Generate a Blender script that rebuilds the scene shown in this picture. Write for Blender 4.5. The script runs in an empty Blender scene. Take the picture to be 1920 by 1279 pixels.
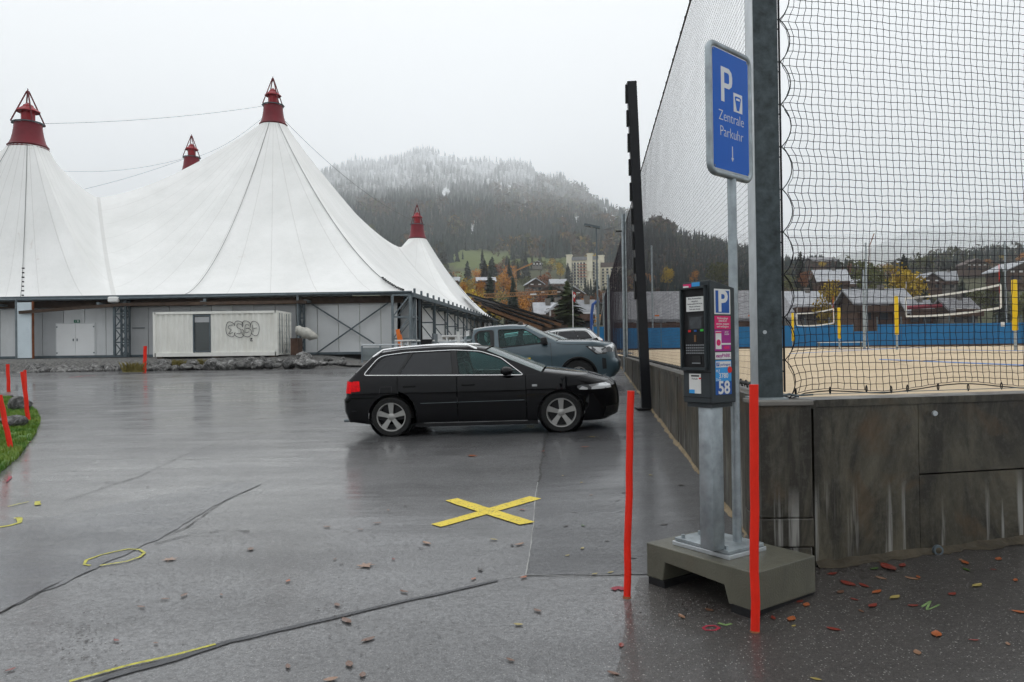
import bpy, bmesh, math, random
import numpy as np
from mathutils import Vector, Matrix, noise
from mathutils.geometry import tessellate_polygon
R = math.radians
random.seed(7); np.random.seed(7)
scn = bpy.context.scene
COL = scn.collection

# ------------------------------------------------------------------ camera
FPX = 1400.0                       # focal length in pixels of the 1920 wide photograph
EYE = 1.55
cam_d = bpy.data.cameras.new('camera'); cam = bpy.data.objects.new('camera', cam_d); COL.objects.link(cam)
cam_d.sensor_width = 36; cam_d.lens = 36 * FPX / 1920; cam_d.clip_start = .1; cam_d.clip_end = 30000
PITCH, ROLL = math.atan(12.5 / FPX), -.75
CM = Matrix.Translation((0, 0, EYE)) @ Matrix.Rotation(R(90) + PITCH, 4, 'X') @ Matrix.Rotation(R(ROLL), 4, 'Z')
cam.matrix_world = CM
scn.camera = cam
# ------------------------------------------------------------------ sky, sun, exposure
SUN_EL, SUN_AZ = R(62), R(325)
w = bpy.data.worlds.new('World'); scn.world = w; w.use_nodes = True
nt = w.node_tree; nt.nodes.clear()
out = nt.nodes.new('ShaderNodeOutputWorld'); bg = nt.nodes.new('ShaderNodeBackground')
sky = nt.nodes.new('ShaderNodeTexSky'); sky.sky_type = 'NISHITA'; sky.sun_disc = False
sky.sun_elevation = SUN_EL; sky.sun_rotation = SUN_AZ; sky.dust_density = 4; sky.air_density = 1
hs = nt.nodes.new('ShaderNodeHueSaturation'); hs.inputs['Saturation'].default_value = .12
mx = nt.nodes.new('ShaderNodeMix'); mx.data_type = 'RGBA'; mx.inputs[0].default_value = .93
nt.links.new(sky.outputs[0], hs.inputs['Color']); nt.links.new(hs.outputs[0], mx.inputs[6])
mx.inputs[7].default_value = (8.9, 9.15, 9.35, 1)      # the even white of an overcast sky
nt.links.new(mx.outputs[2], bg.inputs[0]); bg.inputs[1].default_value = .15
nt.links.new(bg.outputs[0], out.inputs[0])
sd = bpy.data.lights.new('sun', 'SUN'); sd.energy = .5; sd.angle = R(80); sd.color = (1, .98, .95)
sun = bpy.data.objects.new('sun', sd); COL.objects.link(sun)
sun.rotation_euler = (R(90) - SUN_EL, 0, R(180) - SUN_AZ)
scn.view_settings.view_transform = 'Standard'; scn.view_settings.look = 'None'
scn.view_settings.exposure = 0; scn.view_settings.gamma = 1; scn.view_settings.use_curve_mapping = False
scn.render.engine = 'CYCLES'
scn.cycles.max_bounces = 8; scn.cycles.diffuse_bounces = 3; scn.cycles.glossy_bounces = 4
scn.cycles.transparent_max_bounces = 12; scn.cycles.volume_bounces = 3
scn.cycles.use_denoising = True
try: scn.cycles.denoiser = 'OPENIMAGEDENOISE'
except Exception: pass

# ------------------------------------------------------------------ where things stand
CMR = CM.to_3x3()
def ray(px, py):
    return (CMR @ Vector(((px - 960) / FPX, (639.5 - py) / FPX, -1)))
def P(px, py, Y):                   # the point seen at a pixel at the distance Y
    d = ray(px, py); return Vector((0, 0, EYE)) + d * (Y / d.y)
def sstep(a, b, x):
    t = min(1, max(0, (x - a) / (b - a))); return t * t * (3 - 2 * t)
def gz(x, y):                       # the lot rises gently to the back and towards the wall
    yy = min(max(y, -8), 46); u = max(x + .5, 0)
    u = u if u < 9 else 9 + (u - 9) * .3
    return .017 * yy + .02 * u + .002 * u * max(yy, 0)
def G(px, py):
    d = ray(px, py); t = 5.0
    for i in range(60):
        p = Vector((0, 0, EYE)) + d * t
        t += (gz(p.x, p.y) - p.z) / d.z * .8
    return Vector((0, 0, EYE)) + d * t

# ------------------------------------------------------------------ materials
M = {}
class NT:
    def __init__(s, name):
        s.m = bpy.data.materials.new(name); s.m.use_nodes = True; s.t = s.m.node_tree
        s.b = s.t.nodes['Principled BSDF']; s.c = None
    def n(s, typ, **kw):
        x = s.t.nodes.new('ShaderNode' + typ)
        for k, v in kw.items(): setattr(x, k, v)
        return x
    def l(s, a, b): s.t.links.new(a, b)
    def co(s, kind='Object', scale=(1, 1, 1), rot=(0, 0, 0)):
        if s.c is None: s.c = s.n('TexCoord')
        mp = s.n('Mapping'); mp.inputs['Scale'].default_value = scale; mp.inputs['Rotation'].default_value = rot
        if kind == 'World':
            g = s.n('NewGeometry'); s.l(g.outputs['Position'], mp.inputs[0])
        else: s.l(s.c.outputs[kind], mp.inputs[0])
        return mp.outputs[0]
    def noise(s, co, scale, detail=4, rough=.55, dist=0):
        x = s.n('TexNoise'); s.l(co, x.inputs['Vector']); x.inputs['Scale'].default_value = scale
        x.inputs['Detail'].default_value = detail; x.inputs['Roughness'].default_value = rough; x.inputs['Distortion'].default_value = dist
        return x.outputs['Fac']
    def vor(s, co, scale, feature='F1'):
        x = s.n('TexVoronoi', feature=feature); s.l(co, x.inputs['Vector']); x.inputs['Scale'].default_value = scale
        return x
    def ramp(s, f, stops):
        x = s.n('ValToRGB'); s.l(f, x.inputs[0]); e = x.color_ramp.elements
        while len(e) < len(stops): e.new(.5)
        for i, (p, c) in enumerate(stops):
            e[i].position = p; e[i].color = (c, c, c, 1) if isinstance(c, (int, float)) else (*c, 1)
        return x.outputs[0]
    def mix(s, f, a, b, mode='MIX'):
        x = s.n('Mix', data_type='RGBA', blend_type=mode)
        for i, v in ((0, f), (6, a), (7, b)):
            if isinstance(v, (int, float)): x.inputs[i].default_value = v if i == 0 else (v, v, v, 1)
            elif isinstance(v, tuple): x.inputs[i].default_value = (*v, 1)
            else: s.l(v, x.inputs[i])
        return x.outputs[2]
    def math(s, op, a, b=0.0, c=None):
        x = s.n('Math', operation=op)
        for i, v in enumerate((a, b) if c is None else (a, b, c)):
            if isinstance(v, (int, float)): x.inputs[i].default_value = v
            else: s.l(v, x.inputs[i])
        return x.outputs[0]
    def bump(s, h, strength=.3, dist=.01, prev=None):
        x = s.n('Bump'); x.inputs['Strength'].default_value = strength; x.inputs['Distance'].default_value = dist
        s.l(h, x.inputs['Height'])
        if prev is not None: s.l(prev, x.inputs['Normal'])
        return x.outputs[0]
    def set(s, k, v):
        if isinstance(v, (int, float)): s.b.inputs[k].default_value = v
        elif isinstance(v, tuple): s.b.inputs[k].default_value = (*v, 1) if len(v) == 3 else v
        else: s.l(v, s.b.inputs[k])
        return s
def mat(key, c, rough=.5, metal=0.0, var=.15, scale=3.0, bump=0.0, bscale=40.0, coat=0.0, dirt=None, obj_var=0.0, spec=.32, stretch=(1, 1, 1)):
    t = NT(key); co = t.co('Object', stretch)
    n = t.noise(co, scale, 5, .6)
    lo = tuple(v * (1 - var) for v in c); hi = tuple(min(1, v * (1 + var)) for v in c)
    colr = t.mix(t.ramp(n, [(.3, 0), (.7, 1)]), lo, hi)
    if dirt:
        d = t.ramp(t.noise(t.co('Object', (stretch[0] * 1.3, stretch[1] * 1.3, stretch[2] * .35)), scale * .8, 6, .7), [(.5, 0), (.75, dirt[1])])
        colr = t.mix(d, colr, dirt[0])
    if obj_var:
        oi = t.n('ObjectInfo'); f = t.math('MULTIPLY_ADD', oi.outputs['Random'], 2 * obj_var, 1 - obj_var)
        colr = t.mix(1.0, colr, f, 'MULTIPLY')
    t.set('Base Color', colr); t.set('Metallic', metal); t.set('Specular IOR Level', spec)
    t.set('Roughness', t.ramp(t.noise(co, scale * 2.3, 4), [(.3, max(0, rough * .8)), (.7, min(1, rough * 1.2))]))
    if coat: t.set('Coat Weight', coat); t.set('Coat Roughness', .05)
    if bump: t.set('Normal', t.bump(t.noise(co, bscale, 4), bump, .01))
    M[key] = t.m; return t.m

# ------------------------------------------------------------------ mesh helper
class MB:
    def __init__(s): s.v = []; s.f = []; s.mi = []; s.cur = 0
    def add(s, vs, fs):
        o = len(s.v); s.v += [tuple(v) for v in vs]; s.f += [tuple(i + o for i in f) for f in fs]; s.mi += [s.cur] * len(fs); return s
    def box(s, c, d, rot=None, bev=0.0):
        x, y, z = d[0] / 2, d[1] / 2, d[2] / 2
        vs = [Vector((a, b, e)) for a in (-x, x) for b in (-y, y) for e in (-z, z)]
        fs = [(0, 1, 3, 2), (4, 6, 7, 5), (0, 4, 5, 1), (2, 3, 7, 6), (0, 2, 6, 4), (1, 5, 7, 3)]
        if bev:
            b = bmesh.new(); bv = [b.verts.new(v) for v in vs]; [b.faces.new([bv[i] for i in f]) for f in fs]
            bmesh.ops.bevel(b, geom=b.edges[:], offset=bev, segments=2, profile=.5, affect='EDGES')
            b.verts.index_update(); vs = [v.co.copy() for v in b.verts]; fs = [[v.index for v in f.verts] for f in b.faces]; b.free()
        if rot is not None:
            m = rot if isinstance(rot, Matrix) else Matrix.Rotation(rot, 3, 'Z'); vs = [m @ v for v in vs]
        return s.add([v + Vector(c) for v in vs], fs)
    def tube(s, pts, r, n=6, caps=True, flat=1.0):
        pts = [Vector(p) for p in pts]; rs = r if isinstance(r, (list, tuple)) else [r] * len(pts)
        vs = []; fs = []; up = None
        for i, p in enumerate(pts):
            t = (pts[min(i + 1, len(pts) - 1)] - pts[max(i - 1, 0)])
            t = t.normalized() if t.length > 1e-9 else Vector((0, 0, 1))
            if up is None: up = Vector((0, 0, 1)) if abs(t.z) < .9 else Vector((1, 0, 0))
            a = t.cross(up)
            if a.length < 1e-6: a = t.cross(Vector((0, 1, 0)))
            a.normalize(); b = a.cross(t).normalized(); up = b
            for k in range(n):
                q = 2 * math.pi * k / n; vs.append(p + (a * math.cos(q) + b * math.sin(q) * flat) * rs[i])
        for i in range(len(pts) - 1):
            for k in range(n): fs.append((i * n + k, i * n + (k + 1) % n, (i + 1) * n + (k + 1) % n, (i + 1) * n + k))
        if caps: fs.append(tuple(range(n - 1, -1, -1))); fs.append(tuple(range((len(pts) - 1) * n, len(pts) * n)))
        return s.add(vs, fs)
    def beam(s, a, b, wx, wz, up=(0, 0, 1)):
        a = Vector(a); b = Vector(b); t = (b - a); L = t.length; t.normalize(); u = Vector(up)
        sd = t.cross(u)
        if sd.length < 1e-5: sd = t.cross(Vector((0, 1, 0)))
        sd.normalize(); u = sd.cross(t)
        m = Matrix((t, sd, u)).transposed()
        return s.box((a + b) / 2, (L, wx, wz), m)
    def lathe(s, prof, n=16, c=(0, 0, 0), axis='Z', ang=2 * math.pi, cap=False):
        vs = []; fs = []; k = len(prof)
        for i in range(n):
            a = ang * i / n
            for r, z in prof:
                v = (r * math.cos(a), r * math.sin(a), z)
                if axis == 'Y': v = (v[0], v[2], v[1])
                if axis == 'X': v = (v[2], v[0], v[1])
                vs.append(Vector(v) + Vector(c))
        for i in range(n):
            j = (i + 1) % n
            for q in range(k - 1): fs.append((i * k + q, j * k + q, j * k + q + 1, i * k + q + 1))
        if cap: fs.append(tuple(i * k for i in range(n))); fs.append(tuple(i * k + k - 1 for i in range(n)))
        return s.add(vs, fs)
    def prism(s, poly, h, fn=lambda x, y, z: (x, y, z)):   # polygon (x,y) extruded along z by h
        n = len(poly)
        vs = [fn(x, y, 0) for x, y in poly] + [fn(x, y, h) for x, y in poly]
        fs = [tuple(range(n)), tuple(range(2 * n - 1, n - 1, -1))] + [(i, (i + 1) % n, n + (i + 1) % n, n + i) for i in range(n)]
        return s.add(vs, fs)
    def grid(s, fn, nu, nv):
        vs = [fn(i / nu, j / nv) for i in range(nu + 1) for j in range(nv + 1)]
        fs = [(i * (nv + 1) + j, (i + 1) * (nv + 1) + j, (i + 1) * (nv + 1) + j + 1, i * (nv + 1) + j + 1) for i in range(nu) for j in range(nv)]
        return s.add(vs, fs)
    def mesh(s, name, mats, smooth=False, auto=None, fix=True):
        me = bpy.data.meshes.new(name); me.from_pydata(s.v, [], s.f)
        for m in (mats if isinstance(mats, list) else [mats]): me.materials.append(M[m] if isinstance(m, str) else m)
        if len(me.materials) > 1: me.polygons.foreach_set('material_index', s.mi)
        if fix and len(s.f) < 60000:
            b = bmesh.new(); b.from_mesh(me); bmesh.ops.recalc_face_normals(b, faces=b.faces); b.to_mesh(me); b.free()
        if smooth:
            me.polygons.foreach_set('use_smooth', [True] * len(me.polygons))
            if smooth != 'full': me.set_sharp_from_angle(angle=R(smooth if smooth is not True else 38))
        me.update(); return me
    def build(s, name, mats, parent=None, smooth=False, **kw):
        o = bpy.data.objects.new(name, s.mesh(name, mats, smooth)); COL.objects.link(o)
        if parent is not None: o.parent = parent
        for k, v in kw.items(): o[k] = v
        return o
def link(name, me, parent=None, loc=(0, 0, 0), rz=0.0, sc=None, **kw):
    o = bpy.data.objects.new(name, me); COL.objects.link(o); o.location = loc; o.rotation_euler = (0, 0, rz)
    if sc is not None: o.scale = (sc, sc, sc) if isinstance(sc, (int, float)) else sc
    if parent is not None: o.parent = parent
    for k, v in kw.items(): o[k] = v
    return o
def tag(o, label, cat, group=None):
    o['label'] = label; o['category'] = cat
    if group: o['group'] = group
    return o
def thing(name, label, cat, loc=(0, 0, 0), rz=0.0, group=None):
    o = bpy.data.objects.new(name, None); COL.objects.link(o); o.location = loc; o.rotation_euler = (0, 0, rz)
    o.empty_display_size = .1
    return tag(o, label, cat, group)
def copy_tree(o, parent=None):
    c = o.copy(); COL.objects.link(c)
    if parent is not None: c.parent = parent
    for ch in [x for x in KIDS.get(o.name, [])]: copy_tree(ch, c)
    return c
KIDS = {}
def index_kids():
    KIDS.clear()
    for o in bpy.data.objects:
        if o.parent: KIDS.setdefault(o.parent.name, []).append(o)
def text_mesh(body, size, extrude=.0005, align='CENTER', sx=1.0, bold=0.0):
    cu = bpy.data.curves.new('lettering', 'FONT'); cu.body = body; cu.size = size; cu.extrude = extrude
    cu.align_x = align; cu.align_y = 'CENTER'; cu.offset = bold; cu.resolution_u = 3
    ob = bpy.data.objects.new('tmp', cu); COL.objects.link(ob)
    dg = bpy.context.evaluated_depsgraph_get(); dg.update()
    me = bpy.data.meshes.new_from_object(ob.evaluated_get(dg))
    bpy.data.objects.remove(ob); bpy.data.curves.remove(cu)
    if sx != 1.0: me.transform(Matrix.Diagonal((sx, 1, 1, 1)))
    return me
def lettering(body, size, m, parent, frame, uv, bold=0.0, sx=1.0, lift=.0015, name='lettering', align='CENTER'):
    # frame = 4x4 matrix of a panel (x right, y up, z out); uv = position on it
    me = text_mesh(body, size, .0004, align, sx, bold); me.materials.clear(); me.materials.append(M[m])
    me.transform(frame @ Matrix.Translation((uv[0], uv[1], lift)))
    o = bpy.data.objects.new(name, me); COL.objects.link(o); o.parent = parent; return o
# ------------------------------------------------------------------ the materials
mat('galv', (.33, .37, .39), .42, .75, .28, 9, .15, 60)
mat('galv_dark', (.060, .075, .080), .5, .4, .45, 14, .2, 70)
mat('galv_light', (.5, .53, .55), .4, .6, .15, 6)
mat('red_pole', (.76, .026, .012), .45, 0, .12, 4, spec=.2, dirt=((.34, .03, .02), .55))
mat('red_cap', (.16, .007, .016), .45, 0, .2, 1.2)
mat('red_cap_dark', (.12, .008, .014), .5, 0, .2, 2)
mat('red_hat', (.29, .014, .022), .4, 0, .2, 2)
mat('steel_grey', (.10, .125, .14), .5, .3, .2, 3)
mat('steel_mid', (.17, .20, .215), .5, .3, .2, 3)
mat('panel_white', (.62, .635, .64), .5, 0, .06, .6, dirt=((.30, .30, .28), .35))
mat('panel_grey', (.45, .46, .47), .5, 0, .08, .6, dirt=((.24, .24, .22), .3))
mat('door_white', (.78, .79, .79), .4, 0, .04, 1)
mat('lightboard', (.60, .68, .72), .3, 0, .05, 1)
mat('container_white', (.80, .795, .74), .45, 0, .06, .8, dirt=((.5, .47, .38), .35))
mat('black', (.008, .008, .009), .6, 0, .2, 5)
mat('black_metal', (.006, .007, .010), .45, 0, .3, 8)
mat('rope', (.012, .009, .016), .8, 0, .2, 9)
mat('brown_beam', (.17, .085, .04), .6, 0, .25, 4)
mat('rust', (.22, .075, .03), .7, 0, .35, 4)
mat('orange', (.75, .17, .02), .5, 0, .1, 2)
mat('orange_pale', (.42, .16, .10), .6, 0, .1, 2)
mat('crane_orange', (.42, .20, .07), .5, 0, .1, 2)
mat('yellow_pad', (.75, .50, .01), .5, 0, .08, 2)
t = NT('yellow_paint'); co = t.co('Object'); n = t.noise(co, 34, 5, .75)
c = t.mix(t.ramp(t.noise(co, 4, 4), [(.3, 0), (.7, 1)]), (.66, .50, .04), (.80, .62, .05)); c = t.mix(t.ramp(n, [(.56, 0), (.62, .85)]), c, (.10, .09, .05))
t.set('Base Color', c); t.set('Roughness', .5); t.set('Specular IOR Level', .3); t.set('Normal', t.bump(t.noise(co, 60, 4), .4, .004)); M['yellow_paint'] = t.m
mat('spray_yellow', (.46, .43, .04), .5, 0, .3, 30, dirt=((.11, .11, .09), 1.0))
mat('spray_red', (.28, .02, .04), .5, 0, .3, 14)
mat('spray_green', (.14, .22, .08), .5, 0, .3, 14)
mat('sealant', (.052, .054, .059), .5, 0, .12, 4, .2, 60, coat=.1)
mat('crack', (.022, .021, .02), .6, 0, .3, 8)
mat('white_line', (.30, .30, .29), .6, 0, .25, 20)
mat('tape_white', (.74, .74, .70), .5, 0, .06, 4)
mat('blue_wall', (.003, .13, .32), .45, 0, .12, .7)
mat('blue_tape', (.05, .18, .50), .5, 0, .1, 4)
mat('blue_frame', (.02, .07, .26), .4, .1, .1, 4)
mat('wood_dark', (.055, .035, .024), .75, 0, .35, 2.5, .3, 20)
mat('wood_brown', (.085, .048, .033), .75, 0, .3, 2.5, .3, 20)
mat('roof_snow', (.36, .37, .39), .6, 0, .22, 1.2, .4, 6, obj_var=.25)
mat('roof_grey', (.23, .23, .24), .6, 0, .3, 1.5, .4, 6)
mat('roof_brown', (.10, .07, .06), .7, 0, .3, 1.5)
mat('plaster', (.66, .62, .52), .7, 0, .06, .3)
mat('plaster_cream', (.74, .69, .54), .7, 0, .06, .3)
mat('pane', (.03, .04, .05), .12, 0, .2, 1)
mat('bark', (.06, .045, .035), .85, 0, .3, 6, .5, 30)
mat('tarp', (.40, .39, .35), .6, 0, .2, 4, .4, 20)
mat('tyre', (.012, .012, .012), .75, 0, .2, 20, .2, 60)
mat('alloy', (.36, .355, .34), .38, .7, .08, 6)
mat('chrome', (.78, .78, .78), .18, 1.0, .04, 4)
mat('lamp_lens', (.60, .62, .62), .15, .3, .15, 30, coat=1)
t = NT('head_glass'); vo = t.vor(t.co('Object'), 9); sc_ = t.n('SeparateColor'); t.l(vo.outputs['Color'], sc_.inputs[0])
t.set('Base Color', t.mix(t.ramp(sc_.outputs[0], [(.35, 0), (.75, 1)]), (.10, .105, .11), (.75, .76, .77))); t.set('Metallic', .35); t.set('Roughness', .2); t.set('Coat Weight', .6); M['head_glass'] = t.m
mat('tail_red', (.80, .005, .010), .5, 0, .25, 20, coat=.15, spec=.05)
mat('plastic_black', (.014, .014, .015), .45, 0, .2, 8)
mat('seat_cloth', (.018, .018, .02), .8, 0, .2, 8)
mat('skin', (.30, .18, .13), .6, 0, .08, 6)
mat('hair', (.03, .022, .016), .7, 0, .2, 12)
mat('cloth_dark', (.02, .022, .03), .85, 0, .2, 12)
mat('meter_grey', (.032, .040, .044), .5, 0, .12, 5, .12, 160)
mat('label_white', (.68, .68, .66), .4, 0, .04, 8)
mat('label_pink', (.62, .015, .13), .4, 0, .05, 8)
mat('label_purple', (.33, .02, .22), .4, 0, .05, 8)
mat('label_cyan', (.04, .30, .66), .4, 0, .05, 8)
mat('label_blue', (.012, .085, .34), .4, 0, .05, 8)
mat('screen', (.05, .055, .06), .2, 0, .2, 30)
mat('key_grey', (.22, .23, .24), .5, 0, .1, 8)
mat('key_red', (.6, .02, .02), .4, 0, .05, 8)
mat('key_green', (.05, .5, .06), .4, 0, .05, 8)
mat('print_dark', (.03, .03, .035), .6, 0, .1, 8)
mat('exit_green', (.02, .16, .10), .5, 0, .1, 8)
mat('concrete_slab', (.100, .097, .072), .5, 0, .16, 3, .35, 90, coat=.25, dirt=((.06, .06, .05), .6))
mat('flag_red', (.5, .02, .02), .7, 0, .1, 3)
mat('trailer_grey', (.20, .225, .23), .45, .3, .15, 3)
mat('cord_dark', (.10, .105, .105), .5, .3, .1, 4)
mat('stone_ledge', (.16, .15, .135), .8, 0, .3, 2, .5, 9)
mat('dirt', (.055, .045, .03), .8, 0, .4, 9, .6, 40)
mat('canvas_red', (.28, .04, .06), .7, 0, .2, 2)

t = NT('sign_blue'); t.set('Base Color', (.0005, .105, .50)); t.set('Roughness', .6); t.set('Specular IOR Level', 0); t.set('Coat Weight', 1.0); t.set('Coat Roughness', .012); t.set('Coat IOR', 1.22); M['sign_blue'] = t.m
t = NT('sign_white'); t.set('Base Color', (.62, .65, .67)); t.set('Roughness', .4); t.set('Coat Weight', .6); t.set('Coat Roughness', .02); M['sign_white'] = t.m

def paint(key, c, wet=True, metal=.25, rough=.38, ior=1.5):
    t = NT(key); co = t.co('Object')
    t.set('Base Color', t.mix(t.ramp(t.noise(co, 1.5, 4), [(.3, 0), (.7, 1)]), tuple(v * .85 for v in c), tuple(v * 1.1 for v in c)))
    t.set('Metallic', metal); t.set('Roughness', rough); t.set('Coat Weight', 1.0); t.set('Coat IOR', ior); t.set('Specular IOR Level', .5 if metal else 0)
    drops = t.ramp(t.vor(co, 70).outputs['Distance'], [(0, 1), (.22, 0)])
    dm = t.math('MULTIPLY', drops, t.ramp(t.noise(co, 9, 3), [(.45, 0), (.6, 1)]))
    t.set('Coat Roughness', .04)
    if wet: 
        nb = t.bump(dm, .35, .004); t.l(nb, t.b.inputs['Coat Normal'])
    M[key] = t.m
paint('paint_black', (.002, .002, .003), True, 0, .5, 1.34); paint('paint_blue', (.050, .085, .105)); paint('paint_white', (.74, .75, .75)); paint('paint_grey', (.045, .045, .05))

def glass(key, c, rough=.02, alpha=.35):
    t = NT(key); t.b.inputs['Base Color'].default_value = (*c, 1); t.set('Roughness', rough); t.set('Specular IOR Level', .5)
    tr = t.n('BsdfTransparent'); tr.inputs[0].default_value = (c[0] * 8 if c[0] * 8 < 1 else 1, min(1, c[1] * 8), min(1, c[2] * 8), 1)
    ms = t.n('MixShader'); ms.inputs[0].default_value = alpha
    t.l(tr.outputs[0], ms.inputs[1]); t.l(t.b.outputs[0], ms.inputs[2])
    t.l(ms.outputs[0], t.t.nodes['Material Output'].inputs[0]); M[key] = t.m
glass('glass_tint', (.010, .012, .015), .03, .88)
glass('glass_teal', (.065, .108, .104), .03, .30)
glass('glass_screen', (.22, .27, .27), .03, .72)
t = NT('glass_room'); t.set('Base Color', (.04, .05, .05)); t.set('Roughness', .08); t.set('Coat Weight', .5); M['glass_room'] = t.m

# tent membrane: woven PVC, seams running down from each mast (the mesh carries u round the mast, v down)
t = NT('membrane'); co = t.co('Object')
uv = t.n('UVMap'); sp = t.n('SeparateXYZ'); t.l(uv.outputs[0], sp.inputs[0])
sm = t.math('FRACT', sp.outputs[0]); sm = t.math('ABSOLUTE', t.math('SUBTRACT', sm, .5))
wd = t.math('DIVIDE', .028, t.math('ADD', t.math('MULTIPLY', sp.outputs[1], 4.0), .35))
line = t.math('LESS_THAN', sm, wd)
hem = t.math('GREATER_THAN', sp.outputs[1], .985)
st = t.ramp(t.noise(t.co('Object', (.35, .35, .12)), 1.0, 6, .65), [(.35, 0), (.72, 1)])
stain = t.ramp(t.noise(t.co('Object', (1, 1, .5)), .35, 7, .7, .6), [(.66, 0), (.72, 1)])
c0 = t.mix(st, (.79, .79, .775), (.68, .685, .665))
c0 = t.mix(t.math('MULTIPLY', stain, .5), c0, (.42, .34, .29))
c0 = t.mix(t.math('MULTIPLY', line, .42), c0, (.40, .38, .36))
c0 = t.mix(t.math('MULTIPLY', hem, .4), c0, (.45, .44, .42))
t.set('Base Color', c0); t.set('Roughness', .42)
nb = t.bump(t.noise(co, .9, 3), .35, .12); nb = t.bump(t.noise(t.co('Object', (2.2, 2.2, .25)), 1.0, 4, .6), .25, .10, nb); nb = t.bump(line, .5, .02, nb); t.set('Normal', nb); M['membrane'] = t.m

# wet asphalt
def asphalt(key, base=(.062, .063, .066), wet=.8, speck=.55, pools=0.0, rough=.22):
    t = NT(key); co = t.co('World')
    big = t.noise(co, .22, 6, .62, .4); mid = t.noise(co, 1.3, 6, .65); fine = t.noise(co, 22, 5, .7); grit = t.noise(co, 130, 3, .7)
    c = t.mix(t.ramp(big, [(.3, 0), (.72, 1)]), tuple(v * .62 for v in base), tuple(v * 1.4 for v in base))
    c = t.mix(t.math('MULTIPLY', t.ramp(mid, [(.42, 0), (.62, 1)]), .45), c, tuple(v * 1.7 for v in base))
    c = t.mix(t.ramp(grit, [(.38, .0), (.60, .75)]), c, tuple(v * .32 for v in base))
    c = t.mix(t.ramp(t.noise(co, 48, 4, .8), [(.50, .0), (.66, .6)]), c, tuple(v * 2.0 for v in base))
    vo = t.vor(co, 78); sp_ = t.ramp(vo.outputs['Distance'], [(.08, 1), (.32, 0)])
    rnd = t.n('SeparateColor'); t.l(vo.outputs['Color'], rnd.inputs[0])
    pick = t.math('GREATER_THAN', rnd.outputs[0], .72)
    pk = t.math('MULTIPLY', t.math('MULTIPLY', sp_, pick), speck)
    c = t.mix(pk, c, (.60, .59, .55))
    vo2 = t.vor(co, 30); rn2 = t.n('SeparateColor'); t.l(vo2.outputs['Color'], rn2.inputs[0])
    pk2 = t.math('MULTIPLY', t.math('MULTIPLY', t.ramp(vo2.outputs['Distance'], [(0, 1), (.22, 0)]), t.math('GREATER_THAN', rn2.outputs[1], .86)), speck)
    c = t.mix(pk2, c, (.55, .53, .48))
    c = t.mix(t.ramp(t.noise(co, .55, 6, .7, .6), [(.50, 0), (.64, .42)]), c, tuple(v * .38 for v in base)); c = t.mix(t.ramp(t.noise(t.co('World', (.5, 1, 1), (0, 0, .4)), 2.4, 6, .75), [(.56, 0), (.70, .5)]), c, tuple(v * .35 for v in base))
    moss = t.ramp(t.noise(co, .8, 5, .7), [(.64, 0), (.75, .25)])
    c = t.mix(moss, c, (.045, .042, .028))
    t.set('Base Color', c)
    # the film of water: patches of smoother and rougher wetness, streaks along the fall of the lot
    stre = t.noise(t.co('World', (.18, 1.2, 1), (0, 0, .12)), 1.6, 5, .6)
    wetn = t.math('ADD', t.math('MULTIPLY', big, .55), t.math('MULTIPLY', stre, .45))
    t.set('Roughness', t.ramp(mid, [(.3, .38), (.7, .62)]))
    g2 = t.ramp(t.noise(co, 34, 5, .8), [(.40, .35), (.54, 1)]); wv = t.math('MULTIPLY', t.ramp(wetn, [(.40, wet), (.62, wet * .40)]), g2); t.set('Coat Weight', wv); t.set('Coat IOR', 1.5)
    t.set('Coat Roughness', t.ramp(wetn, [(.42, rough * .2), (.6, rough * .95)]))
    t.set('Specular IOR Level', .45)
    t.set('Normal', t.bump(grit, .55, .006, t.bump(fine, .4, .012)))
    cn = t.bump(grit, .12, .003, t.bump(fine, .07, .005, t.bump(t.noise(t.co('World', (.25, 1.6, 1), (0, 0, .10)), 1.5, 4, .55), .30, .03)))
    t.l(cn, t.b.inputs['Coat Normal']); M[key] = t.m
asphalt('asphalt', (.102, .102, .104), 1.0, .42, rough=.18)
asphalt('asphalt_old', (.066, .069, .077), .95, .18, rough=.17)
asphalt('asphalt_dark', (.050, .051, .055), .85, .22, rough=.18)
asphalt('asphalt_coarse', (.042, .037, .034), .8, .6, rough=.22)

# wet stained concrete of the retaining wall
t = NT('concrete_wall'); co = t.co('World')
n1 = t.noise(co, 1.1, 6, .65); n2 = t.noise(t.co('World', (2.6, 2.6, .8)), 1.3, 7, .72, .9); n3 = t.noise(co, 24, 4, .7)
c = t.mix(t.ramp(n1, [(.3, 0), (.7, 1)]), (.036, .031, .018), (.110, .096, .064))
c = t.mix(t.ramp(n2, [(.40, 0), (.58, .9)]), c, (.012, .0095, .005)); c = t.mix(t.ramp(t.noise(t.co('World', (4, 4, .5)), 1.3, 6, .75, .5), [(.55, 0), (.72, .28)]), c, (.19, .175, .13))
c = t.mix(t.ramp(n3, [(.5, 0), (.8, .35)]), c, (.12, .115, .10))
rst = t.ramp(t.noise(co, 1.9, 5, .6, .5), [(.54, 0), (.68, .6)]); c = t.mix(rst, c, (.085, .045, .014))
lime = t.ramp(t.noise(t.co('World', (13, 13, .55)), 1.0, 4, .6), [(.55, 0), (.64, 1)])
sepz = t.n('SeparateXYZ'); g = t.n('NewGeometry'); t.l(g.outputs['Position'], sepz.inputs[0])
low = t.ramp(t.math('SUBTRACT', sepz.outputs[2], t.math('MULTIPLY', n1, .35)), [(.30, .95), (.52, 0)])
c = t.mix(t.math('MULTIPLY', lime, low), c, (.25, .245, .225))
pits = t.ramp(t.vor(co, 30).outputs['Distance'], [(.05, 1), (.12, 0)])
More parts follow.
